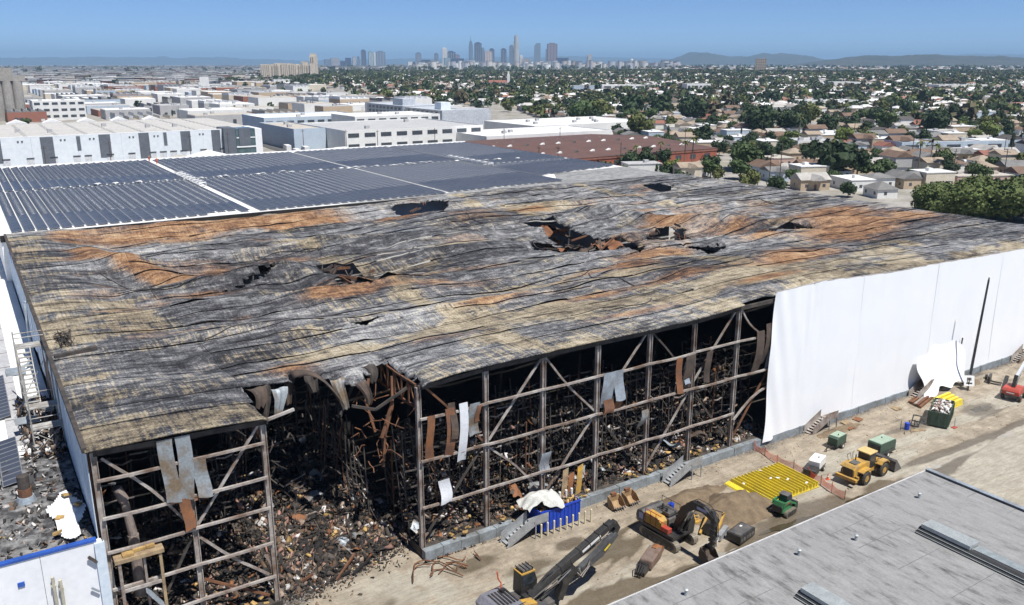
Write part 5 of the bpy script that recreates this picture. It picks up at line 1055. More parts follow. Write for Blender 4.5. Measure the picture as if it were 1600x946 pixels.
# ---- yellow ribbed formwork panel field
YF_ = thing('yellow_form_stack', 'wide field of bright yellow ribbed steel forms lying on the dirt', 'form stack', ppos(70.4, 55.9), R(-1)); 
MB().box(-3.9, 3.9, -2.95, 2.95, .02, .1).build('base_sheet', mat('yellow_dull', (.50, .40, .04), (.4, .33, .06), .8, .7), YF_)
for k in range(15):
    x = -3.75 + k * .53
    MB().prism([(x, .1), (x + .13, .62), (x + .2, .62), (x + .2, .55), (x + .24, .1)], -2.9 + .04 * (k % 3), 2.9 - .05 * (k % 2)).build('rib', YBR, YF_)
for k in range(14): MB().box(random.uniform(-3.4, 3.2), 0, 0, 0, 0, 0) if False else None
MB().prism([(-4.6, .0), (-3.9, .1), (-3.9, .35), (-4.5, .2)], -2.6, 2.95).build('turned_flap', YBR, YF_)
for k in range(7):
    x, y = random.uniform(-3.4, 3.2), random.uniform(-2.5, 2.5); MB().box(-.1, .12, -.22, .2, 0, .03).rot((x, y, .60), random.uniform(0, 3), random.uniform(-.2, .2), .2).build('paper_scrap', WHT, YF_)
# ---- orange mesh fence
FN = thing('mesh_fence', 'sagging orange plastic mesh fence crossing the yard', 'fence', ppos(75, 57))
FP = [(75.3, 63.2), (75.2, 61.4), (74.9, 59.3), (75.2, 57.2), (75.3, 55.3), (74.9, 53.2), (74.4, 51.4), (74.2, 49.6)]
for k, (x, y) in enumerate(FP): MB().tube((x - 75, y - 57, 0), (x - 75, y - 57, 1.15 if k % 3 else 1.3), .04, 6).build('post', ORG if k % 2 == 0 else RUST, FN)
for (xa, ya), (xb, yb) in zip(FP[:-1], FP[1:]):
    mb = MB(); L = math.hypot(xb - xa, yb - ya); n = int(L / .13)
    for k in range(n + 1):
        f = k / n; x = xa + (xb - xa) * f - 75; y = ya + (yb - ya) * f - 57; sg = .28 * math.sin(math.pi * f); mb.beam((x, y, .06), (x + .08 * sg, y, 1.0 - sg), .02, .02)
    for q in range(8):
        for k in range(4):
            f0, f1 = k / 4, (k + 1) / 4; g = lambda f: (xa + (xb - xa) * f - 75, ya + (yb - ya) * f - 57, .08 + q * .13 * (1 - .28 * math.sin(math.pi * f)))
            mb.beam(g(f0), g(f1), .02, .025)
    MB.build(mb, 'mesh_panel', ORG, FN)
o = thing('traffic_cone', 'single red traffic cone between the compressor and the wheel loader', 'cone', ppos(76.6, 53.6)); MB().box(-.2, .2, -.2, .2, 0, .04).build('cone_base', ORG, o); MB().tube((0, 0, .04), (0, 0, .7), .15, 12, .03).build('cone_body', ORG, o); MB().tube((0, 0, .35), (0, 0, .47), .106, 12, .082).build('reflective_band', WHT, o)
# ---- steel stairs to the dock
def stairs(x, y, label, rz=0, W_=1.3, m=ALU):
    o = thing('dock_stairs', label, 'stairs', (x, y, .05), rz, 'steel stairs up to the loading dock')
    for k in range(7): MB().box(k * .42, k * .42 + .36, -W_ / 2, W_ / 2, .16 + k * .2, .2 + k * .2).build('tread', m, o)
    for s in (-1, 1):
        MB().beam((-.2, s * W_ / 2, .1), (2.95, s * W_ / 2, 1.6), .06, .3).build('stringer', m, o)
        MB().prism([(-.1, .3), (2.9, 1.75), (2.9, 2.55), (-.1, 1.1)], s * W_ / 2 - .015, s * W_ / 2 + .015).build('side_guard', m, o)
    MB().box(2.95, 4.6, -W_ / 2, W_ / 2, 1.5, 1.6).build('landing', m, o); MB().prism([(2.95, 1.6), (4.6, 1.6), (4.6, 2.5), (2.95, 2.5)], -W_ / 2 - .03, -W_ / 2).build('landing_guard', m, o)
    for xx in (3.1, 4.5):
        for s in (-1, 1): MB().box(xx - .05, xx + .05, s * W_ / 2 - .05, s * W_ / 2 + .05, 0, 1.5).build('leg', m, o)
    return o
for x, y, l in [(39.0, 61.7, 'steel dock stairs just left of the blue container'), (60.6, 62.4, 'steel dock stairs nearest the end of the open frame, above the sand mound'), (84.6, 62.6, 'dark steel stairs at the left end of the white wrap'), (106.4, 62.5, 'steel stairs under the crumpled loose white sheet'), (133.2, 62.6, 'steel stairs at the far right end of the white wrap')]:
    stairs(x, y, l, m=ALU if x < 70 else STEEL)
# ---- blue container and bollards
BC = thing('waste_container', 'blue ribbed compactor container at the dock with debris on top', 'container', (43.0, 61.55, .06), 0)
MB().box(0, 4.9, 0, 2.1, .1, .25).build('base_frame', BLUEP, BC)
for y in (0, 2.0): MB().box(0, 4.9, y, y + .1, .25, 2.35).build('side_wall', BLUEP, BC)
for x in (0, 4.8): MB().box(x, x + .1, .1, 2.0, .25, 2.34).build('end_wall', BLUEP, BC)
for k in range(11): MB().box(.15 + k * .46, .27 + k * .46, -.06, -.002, .3, 2.25).build('side_rib', BLUEP, BC)
MB().box(0.1, 4.8, .1, 2.0, 1.7, 1.75).build('load_deck', TIMB, BC); MB().box(-.05, 4.95, -.08, -.005, 2.2, 2.34).build('top_rail', BLUEP, BC)
N = 320; x = RNG.uniform(43.2, 47.8, N); y = RNG.uniform(61.75, 63.5, N)
debris('container_load', 'tan and orange debris filling the blue container', np.c_[x, y, RNG.uniform(1.85, 2.55, N)], RNG.uniform(.1, .5, (N, 3)), PAL[RNG.choice([4, 5, 8, 10, 5, 8, 3], N)])
for k in range(9): 
    o = tag(MB().tube((0, 0, 0), (0, 0, 1.45), .1, 10).tube((0, 0, 1.45), (0, 0, 1.5), .1, 10, .05).build('bollard', mat('cream_bollard', (.70, .64, .42), (.55, .5, .35), 2, .7)), '%s cream bollard from the left in front of the blue container' % (nth + ['eighth', 'ninth'])[k], 'bollard', 'bollards before the blue container'); o.location = (42.7 + k * .74, 60.95 - .04 * k, .05)
u, q = np.meshgrid(np.linspace(0, 1, 22), np.linspace(0, 1, 16), indexing='ij')
o = MB().grid(41.6 + 4.2 * u, 61.4 + 2.4 * q + .2 * np.sin(u * 6), 2.9 + 1.1 * np.sin(u * 2.6) * np.sin(q * 2.4 + .4) - .5 * (1 - q) ** 2 * (u > .4) + .12 * np.sin(u * 19 + q * 7) + .1 * np.sin(q * 15) + .3 * (1 - q) * np.sin(u * 5)).build('canvas_cover', mat('grey_canvas', (.60, .60, .57), (.46, .46, .43), .8, .8, bump=.3), None, fix=False, sm=True); tag(o, 'crumpled grey canvas draped over the blue container', 'canvas')
o = thing('bent_cladding', 'upturned bent yellow and brown cladding pieces behind the blue container', 'cladding', (46.6, 63.2, 2.0)); hh = [(0, 0, TIMB), (.9, .2, BROWN), (1.8, -.1, YEL)]
for k, (dx, dy, m) in enumerate(hh): 
    u, q = np.meshgrid(np.linspace(0, 1, 5), np.linspace(0, 1, 8), indexing='ij'); MB().grid(dx + .7 * u + .5 * q, dy + .3 * q * q, 3.0 * q - .8 * q * q * (k == 1) + .2 * u).build('bent_sheet', m, o, fix=False, sm=True)
for x in (-.3, .5, 1.2): MB().tube((x, -.3, -.9), (x, -.3, 1.1), .13, 8).build('white_post', WHT, o)
# ---- loose buckets, shear, and other kit
for k, (x, y, rz) in enumerate([(52.6, 61.5, R(-96)), (54.5, 61.5, R(-88))]):
    o = thing('digger_bucket', ['left of two tan loose excavator buckets by the dock', 'right of two tan loose excavator buckets by the dock'][k], 'bucket', ppos(x, y), rz, 'loose excavator buckets'); b = bucket(o, (-.6, 0, 1.25), R(10), 1.35, mat('tan_bucket', (.40, .27, .14), (.22, .14, .08), 1.2, .7), 'shell'); MB().box(-.7, -.4, -.3, .3, 1.2, 1.5).build('hinge_lug', BROWN, o)
o = thing('demolition_shear', 'rusty grey hydraulic breaker attachment lying on the dirt', 'attachment', ppos(48.1, 51.5), R(27))
GRYM = mat('worn_grey_steel', (.21, .17, .15), (.16, .085, .05), 1.6, .7, .2, .3)
MB().prism([(-.6, .15), (1.8, .05), (2.3, .5), (2.0, 1.1), (-.4, .95)], -.62, .62).build('body', GRYM, o, bev=.1); MB().tube((1.6, 0, .55), (2.5, 0, .6), .62, 14, .5).build('rusty_head', BROWN, o)
for s in (-1, 1): MB().prism([(2.2, .1), (3.0, .2), (3.2, .55), (2.7, .9), (2.2, .9)], s * .35 - .1, s * .35 + .1).build('jaw', BROWN, o)
MB().prism([(-1.7, .1), (-.6, .1), (-.6, .8), (-1.2, .85), (-1.8, .45)], -.4, .4).build('mount_bracket', BLK, o)
for k in range(4): MB().path([(-.6, -.3 + .2 * k, .8), (-1.4, -.35 + .25 * k, 1.15), (-2.2, -.3 + .2 * k, .6), (-1.9, -.2 + .15 * k, .15)], .05, 6).build('hose', BLK, o)
o = thing('turntable_ring', 'round yellow steel ring lying behind the black excavator', 'steel ring', ppos(57.6, 55.4)); 
for r, z in ((1.0, .18), (.7, .34)): MB().tube((0, 0, z - .17), (0, 0, z), r, 22).build('ring', YEL, o)
for k in range(6): MB().box(-.12, .12, -.12, .12, .35, .46).rot((.5 * math.cos(k), .5 * math.sin(k), 0)).build('lug', CHAR, o)
o = thing('screening_plant', 'yellow framed machine attachment with a dark drum and grey tray', 'attachment', ppos(57.6, 52.4), R(25))
MB().tube((-.9, .3, .75), (.9, .3, .75), .62, 16).build('drum', BLK, o); MB().beam((-1.2, -.5, .2), (1.5, -.45, 1.6), .2, .28).build('yellow_arm', YEL, o); MB().beam((-1.2, 1.0, .2), (1.5, 1.0, 1.6), .2, .28).build('yellow_arm', YEL, o); MB().tube((1.5, -.5, 1.65), (1.5, 1.05, 1.65), .05, 6).tube((1.5, -.5, 1.65), (.5, -.5, 1.9), .05, 6).build('top_bar', BLK, o); MB().box(-1.3, .9, -1.15, -.7, .1, .7).build('grey_tray', ALU, o); MB().box(-1.7, -1.2, -.9, -.2, .05, .45).build('white_box', WHT, o)
o = thing('black_crate', 'black rectangular power pack lying near the grey roof edge', 'crate', ppos(59.2, 50.4), R(12)); MB().box(-1.35, 1.35, -.8, .8, .08, .95).build('body', BLK, o, bev=.06); MB().box(-1.2, 1.2, -.65, .65, .955, .985).build('lid', CHAR, o)
for k in range(5): MB().tube((-1.1 + k * .5, -.82, .5), (-1.1 + k * .5, -.8, .5), .2, 10).build('end_port', CHAR, o)
MB().box(.3, .6, .2, .4, .99, 1.02).build('white_sticker', WHT, o)
def barrel(x, y, label, z=0): 
    o = thing('blue_drum', label, 'drum', (x, y, gz_(x, y) + z)); b = MB().tube((0, 0, 0), (0, 0, .9), .3, 16).build('body', BLUEP, o)
    for q in (.05, .3, .6, .85): MB().tube((0, 0, q), (0, 0, q + .04), .315, 16).build('hoop', BLUEP, o)
barrel(96.4, 56.9, 'blue drum standing in the open yard near the green skip'); barrel(56.4, 57.3, 'blue drum behind the black excavator', .2)
for k, (x, y) in enumerate([(95.7, 57.3), (94.9, 56.2)]): o = tag(MB().tube((x, y, 0), (x, y, 1.3 - k * .9), .04, 6).box(x - .15, x + .15, y - .15, y + .15, 0, .06).build('marker_stake', STEEL_D), ['thin stake upright beside the blue drum', 'short stub of pipe near the blue drum'][k], 'stake')
o = tag(MB().box(-1.1, 1.1, -.12, .12, 0, .1).box(-1.0, 1.0, .2, .34, 0, .1).rot(ppos(97.2, 55.8), R(-20)).build('timber_beam', TIMB), 'pale timber lying on the ground in front of the blue drum', 'timber')
# ---- dark green skip
SK = thing('skip', 'dark green open skip full of pale rubble on the right of the yard', 'skip', ppos(102.6, 56.2), R(24))
MB().box(-2.6, 2.6, -1.15, 1.15, .15, .3).build('floor', DGRN, SK)
for y in (-1.2, 1.12): MB().box(-2.6, 2.6, y, y + .08, .3, 2.1).build('side_wall', DGRN, SK)
MB().box(-2.68, -2.6, -1.2, 1.2, .3, 2.1).build('end_wall', DGRN, SK); MB().box(2.6, 2.68, -1.2, 1.2, .3, 2.1).build('end_wall', DGRN, SK)
for k in range(6):
    for y in (-1.28, 1.2): MB().box(-2.4 + k * .9, -2.28 + k * .9, y, y + .08, .3, 2.05).build('rib', DGRN, SK)
for k in range(3): MB().box(-2.76, -2.69, -.9 + k * .8, -.78 + k * .8, .3, 2.05).build('rib', DGRN, SK)
N = 260; a = R(24); lx = RNG.uniform(-2.3, 2.4, N); ly = RNG.uniform(-1, 1, N); debris('skip_load', 'pale rubble and scraps heaped in the green skip', np.c_[102.6 + lx * math.cos(a) - ly * math.sin(a), 56.2 + lx * math.sin(a) + ly * math.cos(a), RNG.uniform(1.5, 2.15, N)], RNG.uniform(.15, .6, (N, 3)), PAL[RNG.choice([7, 6, 7, 5, 1, 9], N)])
o = thing('red_jack_foot', 'red foot plate on the ground at the corner of the green skip', 'foot plate', ppos(102.0, 53.9)); MB().box(-.4, .4, -.25, .25, 0, .08).build('plate', REDP, o); MB().tube((0, 0, .08), (.1, .1, 1.3), .05, 6).build('rod', ALU, o)
o = thing('scrap_frame', 'black bent scrap frame left of the green skip', 'scrap', ppos(98.9, 57.2), R(24)); 
for p, q in [((-1, -.4, .1), (.8, -.4, .9)), ((-1, .5, .1), (.8, .5, .9)), ((-1, -.4, .1), (-1, .5, .1)), ((.8, -.4, .9), (.8, .5, .9)), ((-.2, -.4, .5), (-.2, .5, .5)), ((-1.3, 0, .1), (-.9, .1, .9))]: MB().beam(p, q, .14, .1).build('bar', BLK, o)
# ---- yellow beams and rusty beams
o = thing('yellow_beam_stack', 'stack of bright yellow steel forms behind the green skip', 'beam stack', ppos(108.2, 59.2), R(3))
for k in range(4): MB().prism([(-.28, 0), (.28, 0), (.18, .8), (-.18, .8)], -2.0, 2.0, ax='x').rot((.35 * k, -1.4 + k * .72, .02)).build('beam', YBR, o)
o = thing('rusty_beam_stack', 'pile of rusty brown beams left of the yellow forms', 'beam stack', ppos(106.2, 61.4), R(14))
for k in range(5): MB().box(-2.4 + .2 * k, 2.4 - .1 * k, -1 + k * .42, -.72 + k * .42, .02, .3 + .1 * (k % 2)).build('beam', RUST if k != 2 else STEEL, o)
# ---- leaning black pole with sign
o = thing('lamp_pole', 'tall black pole leaning slightly right before the white wrap', 'pole', ppos(116.2, 60.3)); MB().tube((0, 0, 2.2), (1.0, 0, 15.9), .2, 12, .13).build('shaft', BLK, o); MB().tube((-.16, 0, 0), (-.02, 0, 2.2), .18, 10).build('base_post', ALU, o); MB().tube((1.0, 0, 15.9), (1.02, 0, 16.2), .1, 8).build('tip', CHAR, o)
o = thing('notice_board', 'small white notice board at the foot of the black pole', 'sign', (115.6, 59.9, .9)); MB().box(-.7, .7, -.03, .03, 0, 1.5).rot((0, 0, 0), R(-40), R(-20)).build('board', WHT, o); MB().box(-.4, .4, -.05, -.035, .3, .5).rot((0, 0, 0), R(-40), R(-20)).build('print_block', BLK, o); MB().box(-.3, .3, -.05, -.035, .8, 1.2).rot((0, 0, 0), R(-40), R(-20)).build('print_block', CHAR, o); MB().box(-.05, .05, .04, .12, -.8, 1.2).build('stake', STEEL_D, o)
# ---- red boom lift
BL = thing('boom_lift', 'red boom lift with a pale extended boom at the right edge', 'boom lift', ppos(118.6, 55.2), R(12))
for x in (-1.1, 1.1):
    for s in (-1, 1):
        w_ = MB().tube((x, s * 1.05 - .18, .45), (x, s * 1.05 + .18, .45), .45, 16).build('wheel', RUB, BL); MB().tube((x, s * 1.05 - .19, .45), (x, s * 1.05 + .19, .45), .2, 12).build('rim', REDP, w_)
MB().box(-1.5, 1.5, -.8, .8, .5, .85).build('chassis', CHAR, BL); MB().prism([(-1.9, .95), (1.2, .95), (1.1, 1.7), (-.2, 1.9), (-1.7, 1.85), (-2.0, 1.5)], -1.1, 1.1).build('turret', REDP, BL, bev=.08)
MB().beam((-.9, 0, 1.8), (-.2, 0, 3.4), .45, .5).build('tower_boom', BLK, BL); MB().beam((-.4, 0, 3.0), (9, 0, 6.8), .36, .42).build('main_boom', mat('pale_boom', (.55, .58, .62), (.45, .48, .52), .8, .4), BL); MB().box(-2.0, -1.96, -.5, .5, 1.2, 1.35).build('white_stripe', WHT, BL); cyl(BL, (.2, 0, 1.9), (2.6, 0, 4.1), .1)
# loose hoses, a crane basket and tyre-like objects near the lift
o = thing('pallet_fork', 'black fork attachment lying left of the red boom lift', 'attachment', ppos(121.5, 60.2), R(20)); MB().box(-.9, .9, -.15, .15, 0, 1.1).build('backrest', BLK, o)
for y in (-.6, .4): MB().box(y, y + .2, -1.6, -.16, 0, .12).build('fork', BLK, o)
MB().tube((.9, .4, .4), (.9, .7, .4), .4, 14).build('roller', BLK, o)
o = thing('yellow_tank', 'small yellow tank at the right edge behind the boom lift', 'tank', ppos(134, 60.2)); MB().tube((-.9, 0, .6), (.9, 0, .6), .55, 14).build('shell', YBR, o); MB().box(-.8, .8, -.45, .45, 0, .12).build('skid', YBR, o)
# worked pallets and boards along the dock of the wrap
for k, (x, y) in enumerate([(91.2, 62.0), (93.4, 61.9), (101.2, 61.6), (90.2, 60.9)]):
    o = thing('pallet', ['pallet lying left of the dock stairs beneath the wrap', 'reddish pallet right of its twin below the wrap', 'pallet lying alone below the middle of the wrap', 'flat weathered boards nearest the dark stairs'][k], 'pallet', ppos(x, y), R(random.uniform(-15, 15)), 'pallets along the wrapped wall')
    for q in range(6): MB().box(-.6, .6, -.5 + q * .18, -.37 + q * .18, .1, .13).build('board', [TIMB, BROWN][k % 2], o)
    for q in (-.5, 0, .45): MB().box(q, q + .08, -.5, .52, 0, .098).build('bearer', TIMB, o)
# black hoses and pipes on the ground at the bite
for k in range(9):
    r = random.Random(90 + k); x, y = r.uniform(30, 36), r.uniform(60.6, 62.6); P = [(x + q * .55 * math.cos(.5 * k), y + q * .35 * math.sin(.7 * q + k), gz_(x, y) + .12 + .25 * abs(math.sin(q + k))) for q in range(6)]
    tag(MB().path(P, .06, 6).build('bent_pipe', RUST), '%s bent rusty pipe at the foot of the corner column by the bite' % (nth + ['eighth', 'ninth'])[k], 'pipe', 'bent pipes by the bite')
for k in range(14):
    r = random.Random(190 + k); x, y = r.uniform(18.5, 26), r.uniform(64.6, 68); a = r.uniform(0, 3.1); L = r.uniform(1.5, 4); z = gz_(x, y) + .5
    tag(MB().beam((x, y, z - .3), (x + L * math.cos(a), y + L * math.sin(a), z + r.uniform(-.2, .7)), .16, .22).build('fallen_beam', [STEEL_D, SOOT, RUST][k % 3]), 'blackened fallen beam lying in the ash in front of the bite', 'beam', 'fallen beams in the ash')
# scattered clods and stones over the yard
N = 1500; x = RNG.uniform(32, 150, N); y = 63.2 - 12.5 * RNG.random(N) ** 2.2; debris('clods', 'loose clods and stones over the dirt yard', np.c_[x, y, yard_z(x, y) + .08], RNG.uniform(.05, .2, (N, 1)) * np.ones((1, 3)), np.array([(.30, .24, .17)]) * RNG.uniform(.5, 1.5, (N, 1)))
# workers on the solar roof walkway
def person(x, y, z, label, shirt, trousers, rz):
    pts = [(0, 0, .95), (0, 0, 1.2), (0, 0, 1.42), (0, 0, 1.55), (0, .02, 1.68), (.1, 0, .9), (.11, .02, .5), (.11, -.02, .08), (.12, .12, .05), (-.1, 0, .9), (-.11, .06, .5), (-.11, .1, .08), (-.12, .22, .05), (.2, 0, 1.4), (.27, .02, 1.12), (.26, .16, .92), (-.2, 0, 1.4), (-.28, .0, 1.12), (-.25, .15, .95)]
    ed = [(0, 1), (1, 2), (2, 3), (3, 4), (0, 5), (5, 6), (6, 7), (7, 8), (0, 9), (9, 10), (10, 11), (11, 12), (2, 13), (13, 14), (14, 15), (2, 16), (16, 17), (17, 18)]
    rad = [.16, .17, .17, .07, .11, .11, .08, .06, .05, .11, .08, .06, .05, .08, .06, .045, .08, .06, .045]
    me = bpy.data.meshes.new('body'); me.from_pydata(pts, ed, []); me.materials.append(shirt); me.materials.append(trousers)
    o = link('person', me); o.location = (x, y, z); o.rotation_euler = (0, 0, rz); tag(o, label, 'person', 'workers on the solar roof')
    m = o.modifiers.new('skin', 'SKIN'); me.skin_vertices.new() if not me.skin_vertices else None
    for k, r in enumerate(rad): me.skin_vertices[0].data[k].radius = (r, r)
    me.skin_vertices[0].data[0].use_root = True; o.modifiers.new('sub', 'SUBSURF').levels = 1
    MB().tube((0, 0, 1.7), (0, 0, 1.82), .15, 10, .09).build('hard_hat', YBR, o); MB().tube((0, 0, 1.0), (0, 0, 1.4), .2, 10, .21).build('vest', shirt, o)
person(45.0, 257.5, SROOF, 'worker in dark clothes at the far end of the roof walkway', REDP, BLK, .4); person(45.9, 252.0, SROOF, 'worker in orange and green standing in front on the roof walkway', ORG, mat('hivis_green', (.35, .5, .05)), 2.2)
# ================================================================ CITY
def seen(x, y, ztop=8.0, margin=25):
    px, py = view(x, y, ztop)
    if px < -margin or px > 1600 + margin: return False
    line = np.interp(px, [0, 640, 900, 1060, 1330, 1600], [262, 238, 252, 275, 312, 352])
    return py < line + 4
# --- materials for city buildings
CW = {n: mat('wall_' + n, c, tuple(x * .9 for x in c), .25, .8, obj=False) for n, c in dict(white=(.74, .74, .72), cream=(.62, .56, .45), tan=(.48, .38, .27), grey=(.42, .42, .42), blue=(.46, .54, .62), pink=(.52, .36, .31), yellow=(.58, .47, .2), brick=(.30, .13, .09)).items()}
CR = {n: mat('roof_' + n, c, None, .3, .9, obj=False) for n, c in dict(brown=(.19, .125, .09), grey=(.21, .205, .20), tan=(.36, .29, .22), red=(.28, .12, .085), pale=(.44, .42, .39), dark=(.10, .09, .085)).items()}
FLATR = {n: mat('flat_roof_' + n, c, tuple(x * .88 for x in c), .12, .8, obj=False) for n, c in dict(white=(.76, .76, .75), grey=(.45, .45, .45), tan=(.50, .46, .40), dark=(.22, .22, .225)).items()}
WIN = mat('window_dark', (.045, .055, .07), (.08, .09, .1), 1, .25, obj=False)
DSTR = mat('slate_panel', (.10, .115, .14), (.13, .145, .17), .3, .6, obj=False); DOCK = mat('dock_door', (.66, .68, .70), rough=.6)
# --- large white distribution warehouse behind the solar roof
B = thing('distribution_warehouse', 'long white warehouse with dark vertical stripes and dock doors', 'warehouse', (-40, 440, 0))
def rel(mb, name, m, o, **k):
    q = mb.build(name, m, None, **k); q.parent = o; q.matrix_parent_inverse = Matrix.Translation(-Vector(o.location)); return q
WBL = mat('wall_pale_blue', (.70, .75, .79), (.67, .72, .76), .05, .7, obj=False); WBW = mat('wall_white_cool', (.80, .815, .825), (.77, .79, .80), .05, .7, obj=False)
yf = 440.0
for k in range(9):
    xa = -46 + k * 18.6; xb = xa + 18.55
    if xb > 112: xb = 112
    if xb <= xa: break
    rel(MB().box(xa, xb, yf, yf + 1, 0, 13), 'wall_bay', WBL, B)
for x, wd, zt, zb in [(-19, 6, 12.4, 1.2), (14.2, 5.0, 12.6, 2.2), (34.6, 5.2, 12.8, .4), (47.5, 1.6, 12.6, 6.2), (58.5, 4.9, 12.9, 2.4), (75.6, 4.6, 12.9, .6), (85.2, 1.5, 12.7, 6.6), (94.6, 4.6, 12.9, 3.4), (109.0, 4.2, 12.9, 1.0)]:
    rel(MB().box(x - wd / 2, x + wd / 2, yf - .14, yf - .01, zb, zt), 'dark_stripe', DSTR, B)
x = -40
while x < 110:
    x += 4.7
    if int(x) % 3 == 0: continue
    d = rel(MB().box(x, x + 2.9, yf - .1, yf - .012, .3, 3.4), 'dock_door', DOCK, B); q = rel(MB().box(x - .1, x + 3.0, yf - .3, yf - .105, 3.5, 3.9), 'canopy', DKG, B)
for xx in (5, 23, 40, 52, 69, 80, 101): 
    for q in range(2): rel(MB().box(xx + q * 1.6, xx + q * 1.6 + .7, yf - .25, yf - .02, 11.0, 11.5), 'wall_light', DKG, B)
rel(MB().box(-46, 131, yf + 1.01, 545, 0, 12.6), 'roof_slab', mat('flat_roof_bone', (.50, .485, .455), (.45, .435, .41), .1, .8, obj=False), B); rel(MB().box(-46, 112, yf - .02, yf + .98, 13.01, 13.3), 'parapet', WBW, B)
for k in range(13):
    xx = -36 + k * 12.5
    for q in range(10): rel(MB().box(xx, xx + 1.6, yf + 10 + q * 9, yf + 15 + q * 9, 12.61, 12.8), 'skylight', mat('skylight_pale', (.44, .435, .42)), B)
for k in range(7): rel(MB().prism([(0, 12.6), (10, 12.6), (5, 14.6)], 546, 556).rot((-10 + k * 17.5, 0, 0)), 'roof_ridge', FLATR['white'], B)
for xx, yy in ((38, 470), (25, 480), (84, 480), (97, 478), (66, 500)): rel(MB().box(xx, xx + 2.2, yy, yy + 2.2, 12.61, 14.2), 'roof_unit', CW['grey'], B)
rel(MB().box(112.1, 118, yf - 3, yf + 10, 0, 13.8), 'office_block', DSTR, B); rel(MB().box(118.01, 127.6, yf - 3.2, yf + 9, 0, 13.2), 'office_glass_block', mat('office_teal', (.10, .16, .17), (.06, .09, .1), .5, .2, obj=False), B); rel(MB().box(119.4, 125, yf - 3.6, yf - 3.25, 5, 13.6), 'office_panel', DSTR, B); rel(MB().box(118, 127.6, yf - 3.5, yf - 3.22, 4.0, 4.7), 'office_canopy', WBW, B); rel(MB().box(127.61, 131, yf - 3.1, yf + 20, 0, 13), 'office_end', WBW, B)
rel(MB().box(118.2, 127.4, yf - 3.4, yf - 3.21, 8.6, 9.1), 'spandrel', WBW, B)
for k in range(4): rel(MB().prism([(-24, 0), (24, 0), (0, 7.5)], 300 + 0, 330).rot((-10 + k * 36, 0, 0)), 'tent_roof', FLATR['white'], B) if False else None
# white canopies just behind the solar roof
for k, (xa, xb, ya, z) in enumerate([(2, 36, 300, 8.0), (34, 62, 330, 6.5), (62, 84, 320, 8.5), (84, 104, 360, 6.0)]):
    o = thing('white_shed', ['low white shed at the left edge behind the solar roof', 'second low white shed behind the solar roof', 'white peaked shed directly behind the roof walkway', 'small white shed before the dark office block'][k], 'shed', (xa, ya, 0)); L = xb - xa
    MB().box(0, L, 0, 40, 0, z - 1.5).build('wall', CW['white'], o); MB().prism([(-.5, z - 1.49), (L + .5, z - 1.49), (L * .55, z + 1.2)], -.5, 40.5).build('roof', FLATR['tan' if k == 2 else 'white'], o)
def block(name, label, x, y, L, D, h, wm, rm, rz=0, wins=0, cat='building', group=None, units=2, floors=1, winz=None):
    o = thing(name, label, cat, (x, y, float(terrain(x, y)) if math.hypot(x, y) > 400 else 0), rz, group)
    MB().box(0, L, 0, D, 0, h).build('wall', wm, o); MB().box(.4, L - .4, .4, D - .4, h + .004, h + .1).build('roof', rm, o)
    for q in ((0, L, 0, .35), (0, L, D - .35, D), (0, .35, .36, D - .36), (L - .35, L, .36, D - .36)): MB().box(q[0], q[1], q[2], q[3], h + .004, h + .6).build('parapet', wm, o)
    r = random.Random(int(x * 7 + y))
    for k in range(units): a, b = r.uniform(.1, .8) * L, r.uniform(.15, .8) * D; MB().box(a, a + 2.4, b, b + 2, h + .1, h + 1.6).build('roof_unit', CW['grey'], o)
    for f in range(floors if wins else 0):
        for k in range(wins):
            wx = (k + .5) * L / wins; z = (f + .45) * h / floors; MB().box(wx - L / wins * .33, wx + L / wins * .33, -.12, -.01, z, z + h / floors * .38).build('window', WIN, o)
    return o
# --- named mid-distance buildings
block('white_warehouse', 'white warehouse with a row of dock windows behind the solar roof', 168, 418, 82, 70, 11, CW['white'], FLATR['grey'], 0, 9, 'warehouse', floors=2)
block('white_warehouse', 'pale grey end block left of the white warehouse', 150, 444, 17.5, 60, 11, CW['blue'], FLATR['tan'], 0, 0, 'warehouse')
block('white_warehouse', 'low white annex with a long flat roof right of the white warehouse', 233, 386, 84, 42, 7.5, CW['white'], FLATR['white'], 0, 0, 'warehouse')
block('white_warehouse', 'broad white flat roof behind the brown roofed warehouse', 300, 440, 95, 60, 7, CW['white'], FLATR['white'], 0, 0, 'warehouse', units=8)
block('white_warehouse', 'white two storey depot with square windows in front of the grey mill', 212, 510, 60, 40, 12, CW['white'], FLATR['white'], 0, 8, 'warehouse', floors=2)
block('white_warehouse', 'long pale depot left of the white two storey depot', 170, 560, 70, 50, 10, CW['blue'], FLATR['white'], 0, 10, 'warehouse', floors=1)
# grey multi-storey mill
o = thing('grey_mill', 'grey multi-storey block with rooftop towers and many small windows', 'building', (294, 548, 0)); GM = mat('mill_grey', (.47, .50, .54), (.42, .45, .49), .1, .8, obj=False); GM2 = mat('mill_cream', (.58, .57, .52), None, .1, .8, obj=False)
MB().box(0, 52, 0, 60, 0, 19).build('main_block', GM, o); MB().box(-1, .0, 62, 130, 0, 20).box(0, 40, 61, 130, 0, 20).build('rear_wing', GM, o); MB().box(-.4, -.02, 4, 58, 1, 18.4).build('cream_front', GM2, o)
for f in range(3):
    for k in range(7): MB().box(-.6, -.42, 6 + k * 7.4, 9.6 + k * 7.4, 4 + f * 5, 6.8 + f * 5).build('window', WIN, o)
    for k in range(9): MB().box(-1.3, -1.02, 66 + k * 7, 70 + k * 7, 4.4 + f * 5.2, 7.4 + f * 5.2).build('window', WIN, o)
MB().box(6, 16, 10, 20, 19.01, 27).build('roof_tower', WBL, o); MB().box(4, 18, 70, 88, 20.01, 28).build('roof_tower', GM, o); MB().box(22, 46, 8, 40, 19.01, 19.6).build('roof_deck', FLATR['grey'], o)
o.scale = (.78, 1, .64)
